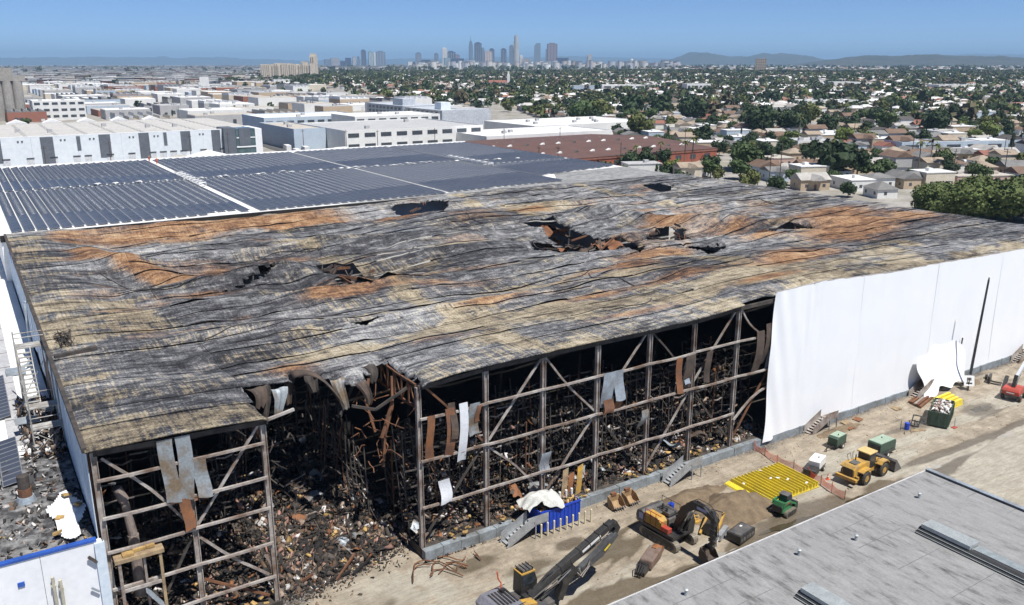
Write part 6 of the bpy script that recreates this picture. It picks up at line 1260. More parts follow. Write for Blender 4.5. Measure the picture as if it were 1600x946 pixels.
# brown roofed brick warehouse
o = thing('brick_warehouse', 'red brick warehouse under a broad brown roof with skylights', 'warehouse', (196, 288, 0)); BRR = mat('brown_roofing', (.135, .072, .058), (.10, .055, .045), .12, .85, obj=False); BRK = mat('red_brick', (.34, .10, .06), (.26, .08, .05), .3, .85, obj=False)
MB().box(0, 104, 0, 96, 0, 6.2).build('wall', BRK, o); 
for k in range(3): MB().prism([(-.4, 6.21), (96.4, 6.21), (96.4, 6.4), (48, 8.8), (-.4, 6.4)], -.4 + k * 35, 34.5 + k * 35, ax='x').build('roof_plane', BRR, o)
for k in range(11):
    MB().box(6 + k * 9, 9.4 + k * 9, -.15, -.01, 2.4, 4.4).build('window', WIN, o)
    for q in range(3): MB().prism([(0, 0), (2.6, 0), (2.3, 1.0)], 0, 1.6).rot((4 + k * 9, 14 + q * 26, 6.9 + (q == 1) * 1.3)).build('roof_monitor', CW['white'] if (k + q) % 3 else CR['dark'], o)
MB().box(-.1, 104.1, -.3, -.01, 5.3, 6.2).build('cornice', CR['red'], o)
# grain silos and white office at the left edge
o = thing('grain_silo', 'row of tall grey concrete silos at the left edge', 'silo', (8, 800, 0)); CONC = mat('silo_concrete', (.36, .34, .31), (.28, .265, .24), .1, .9, obj=False)
for k in range(6): MB().tube((4 + k * 7.2, 0, 0), (4 + k * 7.2, 0, 31), 3.7, 16).build('cylinder', CONC, o)
MB().box(-2, 46, -3, 8, 31.01, 35).build('head_house', CONC, o); MB().box(26, 38, -2, 7, 35.01, 41).build('elevator_tower', CONC, o)
block('white_office', 'white four storey office with rows of square windows beside the silos', 56, 790, 38, 30, 15, CW['white'], FLATR['white'], 0, 6, 'office', floors=3)
# white block on the residential rise
block('white_school', 'plain bright white block on the rise among trees', 800, 1000, 62, 40, 11, CW['white'], FLATR['white'], R(-32), 4, 'building', floors=2); block('blue_annex', 'grey blue annex left of the bright white block', 765, 1022, 30, 24, 10, CW['blue'], FLATR['grey'], R(-32), 0)
o = thing('church', 'white church with a square bell tower among the trees', 'church', (760, 1250, float(terrain(760, 1250))), R(-32)); MB().box(0, 30, 0, 14, 0, 9).build('nave', CW['white'], o); MB().prism([(-.5, 9.01), (14.5, 9.01), (7, 13)], -.4, 30.4, ax='x').build('roof', CR['red'], o); MB().box(30.1, 35, 4, 9, 0, 22).build('bell_tower', CW['white'], o); MB().box(31, 34, 5, 8, 22.01, 27).build('belfry', CW['white'], o)
block('orange_house', 'bright orange flat roofed house at the right among trees', 585, 395, 15, 9, 5, mat('wall_orange', (.62, .27, .06)), FLATR['tan'], R(-20), 2, 'house')
for k, (x, y, L, D, h, lb) in enumerate([(405, 262, 70, 16, 5.5, 'long grey blue commercial building with parapet at the right'), (490, 235, 52, 16, 6, 'white commercial building right of the grey blue one'), (372, 300, 24, 18, 5, 'white stepped house left of the grey commercial row'), (690, 560, 62, 20, 8, 'long white shed in the middle distance at the right'), (1250, 760, 80, 30, 9, 'wide white store on the far right rise'), (1190, 900, 46, 30, 11, 'white apartment block on the far right rise'), (900, 930, 36, 22, 12, 'white flats with yellow corner among trees')]):
    block('commercial_building', lb, x, y, L, D, h, [CW['blue'], CW['white']][k > 0], FLATR['white' if k % 2 else 'grey'], R(-24), 6 if k in (0, 2, 6) else 0, units=4)
# --- beige hospital complex
o = thing('hospital', 'large beige stepped complex with a square tower left of the skyline', 'building', (724, 2380, 6), R(-31)); HB = mat('beige_stone', (.62, .55, .45), (.55, .48, .39), .03, .85, obj=False)
for k, (x, wd, h) in enumerate([(0, 46, 43), (48, 38, 40), (60, 22, 47), (88, 34, 46), (124, 30, 44), (140, 22, 40), (164, 34, 42), (178, 14, 52), (200, 26, 40)]): 
    MB().box(x, x + wd, 0 - .3 * k, 46, 0, h).build('block', HB, o)
    for q in range(int(wd / 8)): MB().box(x + 2 + q * 8, x + 4.4 + q * 8, -.6 - .3 * k, -.02 - .3 * k, 2, h - 3).build('window_strip', mat('beige_dark', (.30, .26, .21)), o)  # window strips in a darker beige than the stone
MB().box(216, 238, -6, 40, 0, 70).build('tower', HB, o); MB().box(219, 235, -4, 36, 70.01, 78).build('tower_top', HB, o)
for q in range(2): MB().box(219 + q * 9, 224 + q * 9, -6.6, -6.02, 48, 66).build('window_strip', mat('beige_dark', (.30, .26, .21)), o)
o.scale = (.62, 1, .8)
# white slab at the left and other isolated towers
block('white_slab', 'white slab block alone on the left plain', 1000 * math.cos(R(PXAZ(309))) * 1.5, 1000 * math.sin(R(PXAZ(309))) * 1.5, 14, 16, 20, CW['white'], FLATR['white'], R(-13), 0)
block('tan_tower', 'lone tan tower block at the foot of the hills', 2270, 2030, 34, 30, 46, CW['tan'], FLATR['tan'], R(-46), 5, floors=9)
# --- downtown skyline: x left, x right, top in picture rows; built 7 km off at their own size
SKY = [(507, 517, 93, 'slate blue block at the left end of the skyline', 'b'), (517, 530, 91, 'grey slab with a pale right edge at the skyline left', 'g'), (532, 539, 96, 'low navy block in the left cluster', 'n'), (540, 548, 91, 'slim navy tower with pale edge in the left cluster', 'n'), (551, 556, 90, 'slim grey tower right of the navy ones', 'g'), (558, 562, 90, 'thin slate tower beside its grey twin', 'b'), (565, 572, 80, 'tallest dark striped tower of the left cluster', 'n'), (576, 583, 82, 'pale teal tower with white crown in the left cluster', 't'), (584, 587, 84, 'narrow white fin tower beside the teal one', 'w'), (588, 602, 82, 'wide blue glass tower ending the left cluster', 'b'),
       (637, 644, 97, 'low whitish block in the skyline gap', 'w'), (645, 649, 97, 'small slate block left of the white capped tower', 'b'), (650, 658, 84, 'slim tower with a white cap', 'b'), (659, 672, 94, 'low navy slab right of the white capped tower', 'n'), (679, 685, 85, 'flat topped slate tower left of the cream one', 'b'), (691, 699, 77, 'cream white striped tower', 'w'), (694, 703, 91, 'teal block in front of the cream tower', 't'), (699, 711, 82, 'dark navy faceted tower', 'n'), (704, 724, 92, 'broad navy slab low in front', 'n'), (711, 718, 87, 'mauve tower behind the broad navy slab', 'm'),
       (733, 739, 66, 'slim glass tower tapering to a spire', 'b'), (742, 752, 69, 'tall dark blue slab tower', 'n'), (752, 757, 77, 'slate tower behind the dark blue slab', 'b'), (757, 769, 82, 'pinkish tan ribbed tower with a crown', 'p'), (765, 772, 78, 'dark tower behind the pinkish one', 'n'), (731, 742, 95, 'white low hospital block', 'w'), (742, 751, 98, 'second white low block beside it', 'w'), (783, 791, 78, 'isolated dark slab tower', 'n'), (784, 790, 99, 'small pink block at the dark slab foot', 'p'), (796, 803, 73, 'slate tower hugging the tallest tower', 'b'), (802, 811, 57, 'tallest pale round tower with stepped crown', 'u'), (812, 817, 88, 'narrow white block right of the tallest tower', 'w'), (816, 825, 93, 'tan block right of the tallest tower', 'p'), (821, 828, 92, 'grey block behind the tan one', 'g'), (835, 844, 69, 'tall blue grey tower standing alone', 'c'), (845, 852, 103, 'low beige block between the tall towers', 'p'), (855, 870, 70, 'tall mauve brown slab tower', 'm'), (853, 862, 78, 'blue glass tower in front of the mauve slab', 'b'), (862, 869, 105, 'low white block under the mauve slab', 'w'), (870, 888, 91, 'wide dark navy block ending the main cluster', 'n'), (917, 924, 86, 'grey cream tower with a flared base', 'f'), (930, 941, 105, 'low white blocks behind the flared tower', 'w'), (944, 962, 106, 'low tan rooftops right of the flared tower', 'p'), (963, 980, 101, 'wide grey blue office slab', 'g'), (981, 994, 105, 'white city hall with a stepped tower', 'h'), (994, 1005, 102, 'grey blue slab right of the white stepped tower', 'b'), (1011, 1031, 98.5, 'broad mauve grey block at the skyline right end', 'm'), (1032, 1037, 106, 'small white block at the skyline right end', 'w')]
SC = dict(b=(.17, .22, .29), g=(.33, .33, .35), n=(.06, .075, .13), t=(.24, .34, .37), w=(.66, .65, .62), m=(.24, .17, .19), p=(.48, .38, .34), u=(.46, .45, .43), c=(.22, .28, .34), f=(.46, .44, .40), h=(.68, .66, .62))
def tmat(k):
    n = 'tower_' + k
    if n in _M: return _M[n]
    t = NT(n); v = t.pos(); c = SC[k]; wv = t.n('ShaderNodeTexWave', bands_direction='Z'); t.l(v, wv.inputs[0]); wv.inputs['Scale'].default_value = .06; t.col(t.mix(t.math('MULTIPLY', wv.outputs['Fac'], .35), c, tuple(x * .45 for x in c))); _M[n] = t.set(.35 if k in 'bntc' else .8); return _M[n]
rnd = random.Random(11)
for a, b, top, lab, k in SKY:
    D = 7000 + rnd.uniform(-350, 350) + (250 if k in 'nbm' else 0) - (400 if top > 95 else 0); az = R(PXAZ((a + b) / 2)); s = D / 1384.0 / math.cos(az - HEAD) ; s = D * math.cos(az - HEAD) / 1384.0 * 1.0
    wd = (b - a) * s; h = (98 - top) * s + CAM_Z; g = 14
    o = thing('skyscraper', lab, 'skyscraper', (D * math.cos(az), D * math.sin(az), g), az - math.pi / 2 + rnd.choice([-.12, .08, .15]), 'downtown towers on the horizon'); h -= g; m = tmat(k); w2 = wd / 2; dp = max(wd, 22) / 2
    if k == 'u':
        for q, (r, z0, z1) in enumerate([(1.0, 0, .55), (.85, .55, .8), (.72, .8, .95), (.55, .95, 1.0)]): MB().tube((0, 0, h * z0 + (.01 if q else 0)), (0, 0, h * z1), w2 * r, 20).build('tier', m, o)
        for q in range(14): MB().box(-.6, .6, -.4, .4, 0, h * .78).rot((w2 * 1.0 * math.cos(q * .449), w2 * 1.0 * math.sin(q * .449), 0), q * .449).build('fin', tmat('w'), o)
    elif k == 'f':
        MB().prism([(-w2 * 1.9, 0), (w2 * 2.4, 0), (w2 * 1.2, h * .32), (w2, h * .55), (w2, h), (-w2 * .3, h * 1.03), (-w2, h * .96), (-w2, h * .4), (-w2 * 1.2, h * .2)], -dp, dp).build('shaft', m, o); MB().box(-w2 * .98, -w2 * .6, -dp - 1, -dp - .01, 10, h * .93).build('dark_edge', tmat('b'), o)
    elif k == 'h':
        MB().box(-w2, w2, -dp, dp, 0, h).build('base_block', m, o); MB().box(-w2 * .55, w2 * .45, -dp * .5, dp * .5, h + .01, h + 50).build('tower', m, o); MB().tube((-w2 * .05, 0, h + 50.01), (-w2 * .05, 0, h + 64), w2 * .38, 4, 1).build('pyramid_top', m, o)
    elif k == 'c':
        MB().prism([(-w2, 0), (w2, 0), (w2, h), (-w2 * .4, h), (-w2, h * .88)], -dp, dp).build('shaft', m, o)
    elif top == 66:
        MB().prism([(-w2, 0), (w2, 0), (w2 * .95, h * .8), (w2 * .4, h), (-w2 * .4, h), (-w2 * .95, h * .8)], -dp, dp).build('shaft', m, o); MB().tube((0, 0, h + .01), (0, 0, h + 38), 3, 6, 1).build('spire', m, o)
    else:
        MB().box(-w2, w2, -dp, dp, 0, h).build('shaft', m, o)
        if h > 70:
            MB().box(-w2 * .6, w2 * .5, -dp * .5, dp * .5, h + .01, h + 7).build('plant_room', m, o)
            for q in range(3): MB().box(-w2 * .8 + q * w2 * .62, -w2 * .8 + q * w2 * .62 + w2 * .16, -dp - .8, -dp - .01, 8, h - 6).build('facade_rib', tmat('w' if k in 'gwpt' else 'g'), o)
# --- words that place a thing by landmarks, and its order among its like there
COLS = [(60, 'at the left edge'), (140, 'right of the silos'), (230, 'below the left plain'), (300, 'left of the white slab'), (420, 'left of the beige complex'), (520, 'below the beige complex'), (640, 'below the left towers'), (780, 'below the skyline gap'), (900, 'below the tallest towers'), (1040, 'below the stepped tower'), (1180, 'below the left hills'), (1300, 'below the tan tower'), (1450, 'right of the tan tower'), (9999, 'at the right edge')]
ORD = ['first', 'second', 'third', 'fourth', 'fifth', 'sixth', 'seventh', 'eighth', 'ninth', 'tenth', 'eleventh', 'twelfth', 'thirteenth', 'fourteenth', 'fifteenth']
def place_labels(items):
    cell = {}
    for o, desc, x, y in items:
        px = float(view(x, y, 4)[0]); d = math.hypot(x, y); c = next(n for m, n in COLS if px < m)
        row = 'nearest' if d < 340 else 'near' if d < 450 else 'middle' if d < 600 else 'farther' if d < 900 else 'far'
        cell.setdefault((desc, c, row), []).append((px, o))
    for (desc, c, row), v in cell.items():
        v.sort(key=lambda q: q[0])
        for k, (px, o) in enumerate(v): o['label'] = '%s, %s row, %s' % (desc, row, c) + (', %s from left' % ORD[min(k, 14)] if len(v) > 1 else '')
# --- houses
def house_proto(L, D, h, rh, kind, rm, wm):
    wl = MB().box(-L / 2, L / 2, -D / 2, D / 2, 0, h).mesh('wall', wm); e = .5
    rf = MB()
    if kind == 'gable':
        rf.prism([(-D / 2 - e, h + .02), (D / 2 + e, h + .02), (0, h + rh)], -L / 2 - .35, L / 2 + .35, ax='x')
    elif kind == 'flat':
        rf.box(-L / 2 - .2, L / 2 + .2, -D / 2 - .2, D / 2 + .2, h + .02, h + .35).box(-L * .2, -L * .2 + 1.8, -1, 1, h + .351, h + 1.4)
    elif kind == 'hip':
        a, b = L / 2 + e, D / 2 + e; r = max(a - b, .6); v = [(-a, -b, h + .02), (a, -b, h + .02), (a, b, h + .02), (-a, b, h + .02), (-r, 0, h + rh), (r, 0, h + rh)]; rf.v = v; rf.f = [(0, 1, 5, 4), (1, 2, 5), (2, 3, 4, 5), (3, 0, 4), (3, 2, 1, 0)]; rf.m = [0] * 5
    else:
        rf.prism([(-D / 2 - e, h + .02), (D / 2 + e, h + .02), (0, h + rh)], -L / 2 - .35, L / 2 + .35, ax='x').prism([(-L * .22, h + .03), (L * .22, h + .03), (0, h + rh * .86)], -D / 2 - 3.2, 0, ax='y')
        
    return wl, rf.mesh('roof', rm), (L, D, h)
rnd = random.Random(21); PROT = []
for rk in ('brown', 'grey', 'tan', 'red', 'pale', 'dark', 'brown', 'grey', 'tan'):
    for kind in ('gable', 'hip', 'cross gable'):
        wk = rnd.choice(['white', 'cream', 'tan', 'white', 'pink', 'blue', 'cream', 'white', 'grey']); PROT.append((house_proto(rnd.uniform(8.5, 12.5), rnd.uniform(7, 9), rnd.uniform(3, 4.2) if rnd.random() < .75 else 6, rnd.uniform(1.5, 2.4), 'cross' if kind[0] == 'c' else kind, CR[rk], CW[wk]), rk, kind, wk))
for rk, wk in (('white', 'white'), ('white', 'cream'), ('grey', 'white'), ('white', 'tan'), ('tan', 'pink'), ('white', 'blue')):
    PROT.append((house_proto(rnd.uniform(11, 17), rnd.uniform(9, 12), rnd.uniform(3.4, 6.2), 0, 'flat', FLATR[rk], CW[wk]), rk, 'flat', wk))
WINM = MB().box(-.55, .55, -.06, 0, 0, 1.1).mesh('window', WIN); DOORM = MB().box(-.5, .5, -.06, 0, 0, 2.1).mesh('door', CR['brown'])
TAKEN = [(190, 305, 280, 390), (140, 260, 410, 500), (225, 325, 380, 435), (295, 400, 435, 505), (205, 275, 505, 555), (165, 245, 555, 615), (285, 350, 540, 685), (-60, 135, 430, 560), (0, 110, 290, 410), (228, 300, 100, 168)]
def free(x, y, r=10):
    for a, b, c, d in TAKEN:
        if a - r < x < b + r and c - r < y < d + r: return False
    return True
lots = []; ca, sa = math.cos(R(-22)), math.sin(R(-22))
for i in range(-40, 330):
    for j in range(0, 230):
        u = i * 13 + (i // 12) * 12; v = j * 18.5 + (j // 2) * 8
        x = u * ca - v * sa; y = u * sa + v * ca; d = math.hypot(x, y)
        if d < 235 or d > 3600: continue
        az = math.degrees(math.atan2(y, x))
        if az > 58.5 + (6 if d > 900 else 0) + (8 if d > 1500 else 0) + 3 * math.sin(d / 140.0): continue
        if x < 165 and y < 275: continue
        x += rnd.uniform(-2.5, 2.5); y += rnd.uniform(-3, 3)
        if not free(x, y): continue
        if not seen(x, y, 6): continue
        lots.append((d, x, y))
lots.sort(); rnd = random.Random(4); HOUSES = []; TREEP = []; far = []
for d, x, y in lots:
    q = rnd.random()
    if 560 < d < 760 and y < .52 * x + 30 and q < .8: TREEP.append((d, x, y)); continue      # park belt on the right
    tc = float(smooth(.45, .66, fbm(x / 70.0, y / 70.0, 3)))
    if q < .08 + .5 * tc: TREEP.append((d, x, y)); continue
    if rnd.random() < .4 + .5 * tc: TREEP.append((d, x + rnd.uniform(-7, 7), y + rnd.choice([-9, 9])))
    (HOUSES if len(HOUSES) < 300 else far).append((d, x, y))
hl = []
for k, (d, x, y) in enumerate(HOUSES):
    (wl, rf, (L, D, h)), rk, kind, wk = PROT[rnd.randrange(len(PROT))]
    o = thing('house', 'small %s house with a %s %s roof in the district beyond the burnt roof' % (wk, rk, kind), 'house', (x, y, float(terrain(x, y))), R(-22) + rnd.choice([0, math.pi / 2, math.pi]), 'houses of the residential district')
    hl.append((o, '%s house with %s %s roof' % (wk, rk, kind.replace('cross gable', 'gabled')), x, y)); link('wall', wl, o); link('roof', rf, o)
    if k < 90:
        for s in (-1, 1):
            for q in (-.3, .3): w_ = link('window', WINM, o); w_.location = (q * L, s * (D / 2 + .005), 1.2); w_.rotation_euler = (0, 0, 0 if s < 0 else math.pi)
        w_ = link('door', DOORM, o); w_.location = (0, -D / 2 - .005, .05)
        for s in (-1, 1): w_ = link('window', WINM, o); w_.location = (s * (L / 2 + .005), .8, 1.2); w_.rotation_euler = (0, 0, s * math.pi / 2)
place_labels(hl)
# far houses as one mass
def far_houses(name, P, label, hs=(3.2, 5.5), size=(9, 15), flat=False, cols_w=None, cols_r=None, rz=R(-22)):
    N = len(P); P = np.array(P); L = RNG.uniform(*size, N); D = RNG.uniform(size[0] * .8, size[1] * .75, N); h = RNG.uniform(*hs, N); rh = RNG.uniform(1.4, 2.6, N) * (0 if flat else 1) + (.02 if flat else 0)
    sw = RNG.random(N) < .5; L, D = np.where(sw, D, L), np.where(sw, L, D); a, b = L / 2, D / 2; z0 = terrain(P[:, 0], P[:, 1])
    def pt(x, y, z): return np.stack([P[:, 0] + x * math.cos(rz) - y * math.sin(rz), P[:, 1] + x * math.sin(rz) + y * math.cos(rz), z0 + z], -1)
    O = np.zeros(N); V = np.stack([pt(-a, -b, O - 2), pt(a, -b, O - 2), pt(a, b, O - 2), pt(-a, b, O - 2), pt(-a, -b, h), pt(a, -b, h), pt(a, b, h), pt(-a, b, h), pt(-a * .6, O, h + rh), pt(a * .6, O, h + rh), pt(-a * 1.08, -b * 1.1, h), pt(a * 1.08, -b * 1.1, h), pt(a * 1.08, b * 1.1, h), pt(-a * 1.08, b * 1.1, h)], 1)
    q4 = np.array([(0, 1, 5, 4), (1, 2, 6, 5), (2, 3, 7, 6), (3, 0, 4, 7), (10, 11, 9, 8), (12, 13, 8, 9)]); q3 = np.array([(11, 12, 9, 9), (13, 10, 8, 8)])
    Fq = (q4[None] + (np.arange(N) * 14)[:, None, None]).reshape(-1, 4); cw = np.array(cols_w)[RNG.integers(0, len(cols_w), N)] * RNG.uniform(.75, 1.1, (N, 1)); cr = np.array(cols_r)[RNG.integers(0, len(cols_r), N)] * RNG.uniform(.7, 1.2, (N, 1))
    fc = np.concatenate([np.repeat(cw[:, None], 4, 1), np.repeat(cr[:, None], 2, 1)], 1).reshape(-1, 3)
    Ft = np.array([(11, 12, 9), (13, 10, 8)]); 
    me = np_mesh(name, V.reshape(-1, 3), Fq, FARM, fcol=fc); tag(link(name, me), label, kind='stuff')
    V2 = V.reshape(-1, 3); F3 = (Ft[None] + (np.arange(N) * 14)[:, None, None]).reshape(-1, 3); me2 = np_mesh(name, V2, F3, FARM, fcol=np.repeat(cr, 2, 0))
    bmq = bmesh.new(); bmq.from_mesh(me); bmq.from_mesh(me2); bmq.to_mesh(me); bmq.free(); bpy.data.meshes.remove(me2)
t = NT('far_buildings'); t.col(t.attr()); FARM = t.set(.85)
CWL = [(.72, .71, .68), (.62, .57, .48), (.70, .70, .70), (.48, .40, .31), (.55, .58, .6), (.5, .38, .33)]; CRL = [(.20, .14, .10), (.24, .23, .22), (.36, .30, .24), (.28, .14, .1), (.46, .44, .41), (.55, .55, .54), (.12, .11, .1), (.74, .74, .73), (.70, .69, .67)]
far = [p for p in far if p[0] < 3600]
far_houses('distant_houses', [(x, y) for d, x, y in far], 'thousands of small distant houses spreading to the horizon', cols_w=CWL, cols_r=CRL)
# --- industrial district on the left
rnd = random.Random(31); ind = []
y = 560
for i in range(-12, 90):
    for j in range(0, 110):
        x = -60 + i * 50 + (i // 3) * 16 + rnd.uniform(-4, 4); yy = 570 + j * 44 + (j // 2) * 14 + rnd.uniform(-4, 4); d = math.hypot(x, yy); az = math.degrees(math.atan2(yy, x))
        if d > 5200 or d < 560 or az < 63.5 + (5 if d > 900 else 0) + (5 if d > 1500 else 0) + 2.5 * math.sin(d / 170.0) or not free(x, yy, 24) or not seen(x, yy, 9): continue
        if rnd.random() < .12: TREEP.append((d, x, yy)); continue
        ind.append((d, x, yy))
ind.sort(); near = ind[:150]; rest = ind[150:]
WC = ['white', 'white', 'cream', 'tan', 'grey', 'brick', 'blue']; RC = ['white', 'white', 'white', 'grey', 'tan', 'dark']
il = []
for k, (d, x, yy) in enumerate(near):
    wk = rnd.choice(WC); rk = rnd.choice(RC); L = rnd.uniform(24, 47); D = rnd.uniform(20, 40); h = rnd.uniform(5, 9.5)
    o = thing('industrial_building', 'low %s walled industrial building with a %s flat roof on the left plain' % (wk, rk), 'industrial building', (x, yy, float(terrain(x, yy))), rnd.choice([0, 0, .03]), 'industrial sheds of the left plain')
    il.append((o, '%s walled shed with %s roof' % (wk, rk), x, yy)); MB().box(0, L, 0, D, -1, h).build('wall', CW[wk], o)
    if rnd.random() < .25:
        n = 5
        for q in range(n): MB().prism([(q * L / n, h + .01), ((q + 1) * L / n - .05, h + .01), (q * L / n + .3, h + 2.4)], 0, D).build('roof_tooth', FLATR[rk], o)
    else:
        MB().box(.5, L - .5, .5, D - .5, h + .004, h + .35).build('roof', FLATR[rk], o)
        for q in range(rnd.randint(1, 4)): a, b = rnd.uniform(.1, .8) * L, rnd.uniform(.1, .8) * D; MB().box(a, a + 2.5, b, b + 2.5, h + .36, h + 2).build('roof_unit', CW['grey'], o)
    if k < 70:
        for q in range(rnd.randint(2, 6)): a = rnd.uniform(.05, .85) * L; MB().box(a, a + 2.6, -.1, -.01, .5, 3.6 if rnd.random() < .5 else 2.2).build('loading_door', WIN if rnd.random() < .5 else DOCK, o)
place_labels(il)
far_houses('distant_sheds', [(x, yy) for d, x, yy in rest], 'mass of low pale industrial roofs on the far left plain', (5, 11), (22, 52), True, [(.72, .72, .70), (.62, .57, .5), (.5, .5, .5), (.3, .16, .12), (.74, .74, .74)], [(.72, .72, .71), (.66, .66, .66), (.42, .42, .42), (.5, .46, .4), (.25, .25, .25)], 0)
P = []; rnd = random.Random(77)     # pale low blocks in front of the skyline
for k in range(230):
    d = rnd.uniform(4600, 6400); px = rnd.uniform(640, 1060); az = R(PXAZ(px)); P.append((d * math.cos(az), d * math.sin(az)))
for k in range(1500):
    d = rnd.uniform(4800, 9800); az = R(PXAZ(rnd.uniform(-30, 660))); P.append((d * math.cos(az), d * math.sin(az))) if False else rest.append((d, d * math.cos(az), d * math.sin(az)))
far_houses('distant_outskirts', [(x, y) for d, x, y in rest[-1500:]], 'pale roofs fading into haze on the far left plain', (6, 16), (24, 70), True, [(.66, .64, .6), (.58, .52, .47), (.45, .46, .5)], [(.6, .6, .58), (.4, .4, .4), (.3, .3, .28)], 0)
P2 = []
for k in range(900):
    d = rnd.uniform(3600, 8000); az = R(PXAZ(rnd.uniform(1000, 1640))); P2.append((d * math.cos(az), d * math.sin(az)))
far_houses('distant_suburb', P2, 'pale houses fading into haze below the right hills', (5, 11), (12, 34), False, CWL, CRL)
far_houses('distant_blocks', P, 'pale low blocks at the foot of the far skyline', (14, 46), (18, 44), True, [(.66, .64, .6), (.58, .52, .47), (.45, .46, .5), (.7, .7, .68)], [(.6, .6, .58), (.4, .4, .4)], R(-30))
# --- trees
LEAF = {}
for n, c in dict(dark=(.038, .062, .026), mid=(.065, .10, .034), olive=(.115, .13, .042), light=(.13, .165, .042), fresh=(.10, .13, .04)).items():
    t = NT('leaf_' + n); oi = t.n('ShaderNodeObjectInfo'); nn = t.noise(t.pos(), .5, 3); cc = t.mix(nn, tuple(x * .6 for x in c), tuple(x * 1.45 for x in c)); cc = t.mix(t.math('MULTIPLY', oi.outputs['Random'], .45), cc, tuple(x * .55 for x in c)); t.col(cc); t.b.inputs['Subsurface Weight'].default_value = 0; LEAF[n] = t.set(.75, 0, .3)
BARK = mat('bark', (.12, .085, .06), (.08, .06, .045), 2, .9); PBARK = mat('palm_bark', (.22, .18, .13), (.15, .12, .09), 2, .9)
def crown_mesh(name, seed, r, hz, n, leaf, m, lobes=7, z0=0.0):
    g = np.random.default_rng(seed); c = g.normal(size=(lobes, 3)); c /= np.linalg.norm(c, axis=1)[:, None]; c = c * np.array([r * .55, r * .55, hz * .5]); rad = g.uniform(.42, .68, lobes) * r
    k = g.integers(0, lobes, n); d = g.normal(size=(n, 3)); d /= np.linalg.norm(d, axis=1)[:, None]; rr_ = g.uniform(.55, 1.05, n) ** .7
    P = c[k] + d * (rad[k] * rr_)[:, None] * np.array([1, 1, hz / r * .9]); P[:, 2] += z0
    a = d + g.normal(size=(n, 3)) * .7; a /= np.linalg.norm(a, axis=1)[:, None]; t1 = np.cross(a, g.normal(size=(n, 3))); t1 /= np.linalg.norm(t1, axis=1)[:, None]; t2 = np.cross(a, t1); s = (leaf * g.uniform(.5, 1.25, n))[:, None]
    V = np.stack([P - t1 * s - t2 * s * .5, P + t1 * s * .4 - t2 * s, P + t1 * s + t2 * s * .5, P - t1 * s * .4 + t2 * s], 1).reshape(-1, 3); Fq = np.arange(n * 4).reshape(n, 4)
    # inner dark masses keep the crown from being see-through everywhere
    ico = bmesh.new(); 
    for q in range(lobes): bmesh.ops.create_icosphere(ico, subdivisions=2, radius=float(rad[q]) * .66, matrix=Matrix.Translation((float(c[q, 0]), float(c[q, 1]), float(c[q, 2]) + z0)) @ Matrix.Diagonal((1, 1, hz / r * .9, 1)))
    for v_ in ico.verts: v_.co += Vector(g.normal(size=3)) * .05 * r
    me = np_mesh(name, V, Fq, m); ico.from_mesh(me); ico.to_mesh(me); ico.free(); return me
TP = []
rnd = random.Random(8)
for k, (ln, r, hz) in enumerate([('dark', 4.2, 4.0), ('mid', 4.6, 3.8), ('dark', 3.4, 4.2), ('olive', 4.4, 3.4), ('mid', 3.2, 3.2), ('dark', 5.2, 4.4), ('light', 3.6, 3.4), ('dark', 1.3, 5.2)]):
    cm = crown_mesh('crown', 40 + k, r, hz, 620, .42 * r / 4, LEAF[ln], 9, 0); h = hz * 1.05 + 1.2
    tr = MB().tube((0, 0, -.5), (0, 0, h * .7), .28, 7, .18)
    for q in range(4): a = q * 1.6 + k; tr.tube((0, 0, h * .55), (math.cos(a) * r * .5, math.sin(a) * r * .5, h * 1.0), .14, 5, .05)
    TP.append((tr.mesh('trunk', BARK), cm, h, ln, r))
fr = MB()
for q in range(22):
    a = q * 2.4; el = random.uniform(-.5, 1.0); P_ = [(0, 0, 0)]; 
    for s in range(1, 5): P_.append((math.cos(a) * (.62 * s), math.sin(a) * (.62 * s), math.sin(el) * .62 * s - .085 * s * s))
    for s in range(4):
        p, q2 = Vector(P_[s]), Vector(P_[s + 1]); sd_ = Vector((-math.sin(a), math.cos(a), 0)) * (.34 if s < 3 else .16); fr.poly([p - sd_ * .8, p + sd_ * .8, q2 + sd_, q2 - sd_])
FROND = fr.mesh('crown', LEAF['olive']); PTRUNK = MB().tube((0, 0, -.5), (.2, .1, 7), .26, 8, .2).tube((.2, .1, 7), (0, 0, 14), .2, 8, .16).mesh('trunk', PBARK)
def tree(x, y, s, k, label, group, sz=None):
    tr, cm, h, ln, r = TP[k]; o = thing('tree', label, 'tree', (x, y, float(terrain(x, y)) if math.hypot(x, y) > 200 else 0), random.uniform(0, 6), group); o.scale = (s, s, sz or s); link('trunk', tr, o); c = link('crown', cm, o); c.location = (0, 0, h); return o
def palm(x, y, s, label): 
    o = thing('palm_tree', label, 'palm tree', (x, y, float(terrain(x, y))), random.uniform(0, 6), 'palms beyond the burnt roof'); o.scale = (s * 1.1, s * 1.1, s); link('trunk', PTRUNK, o); c = link('crown', FROND, o); c.location = (0, 0, 14)
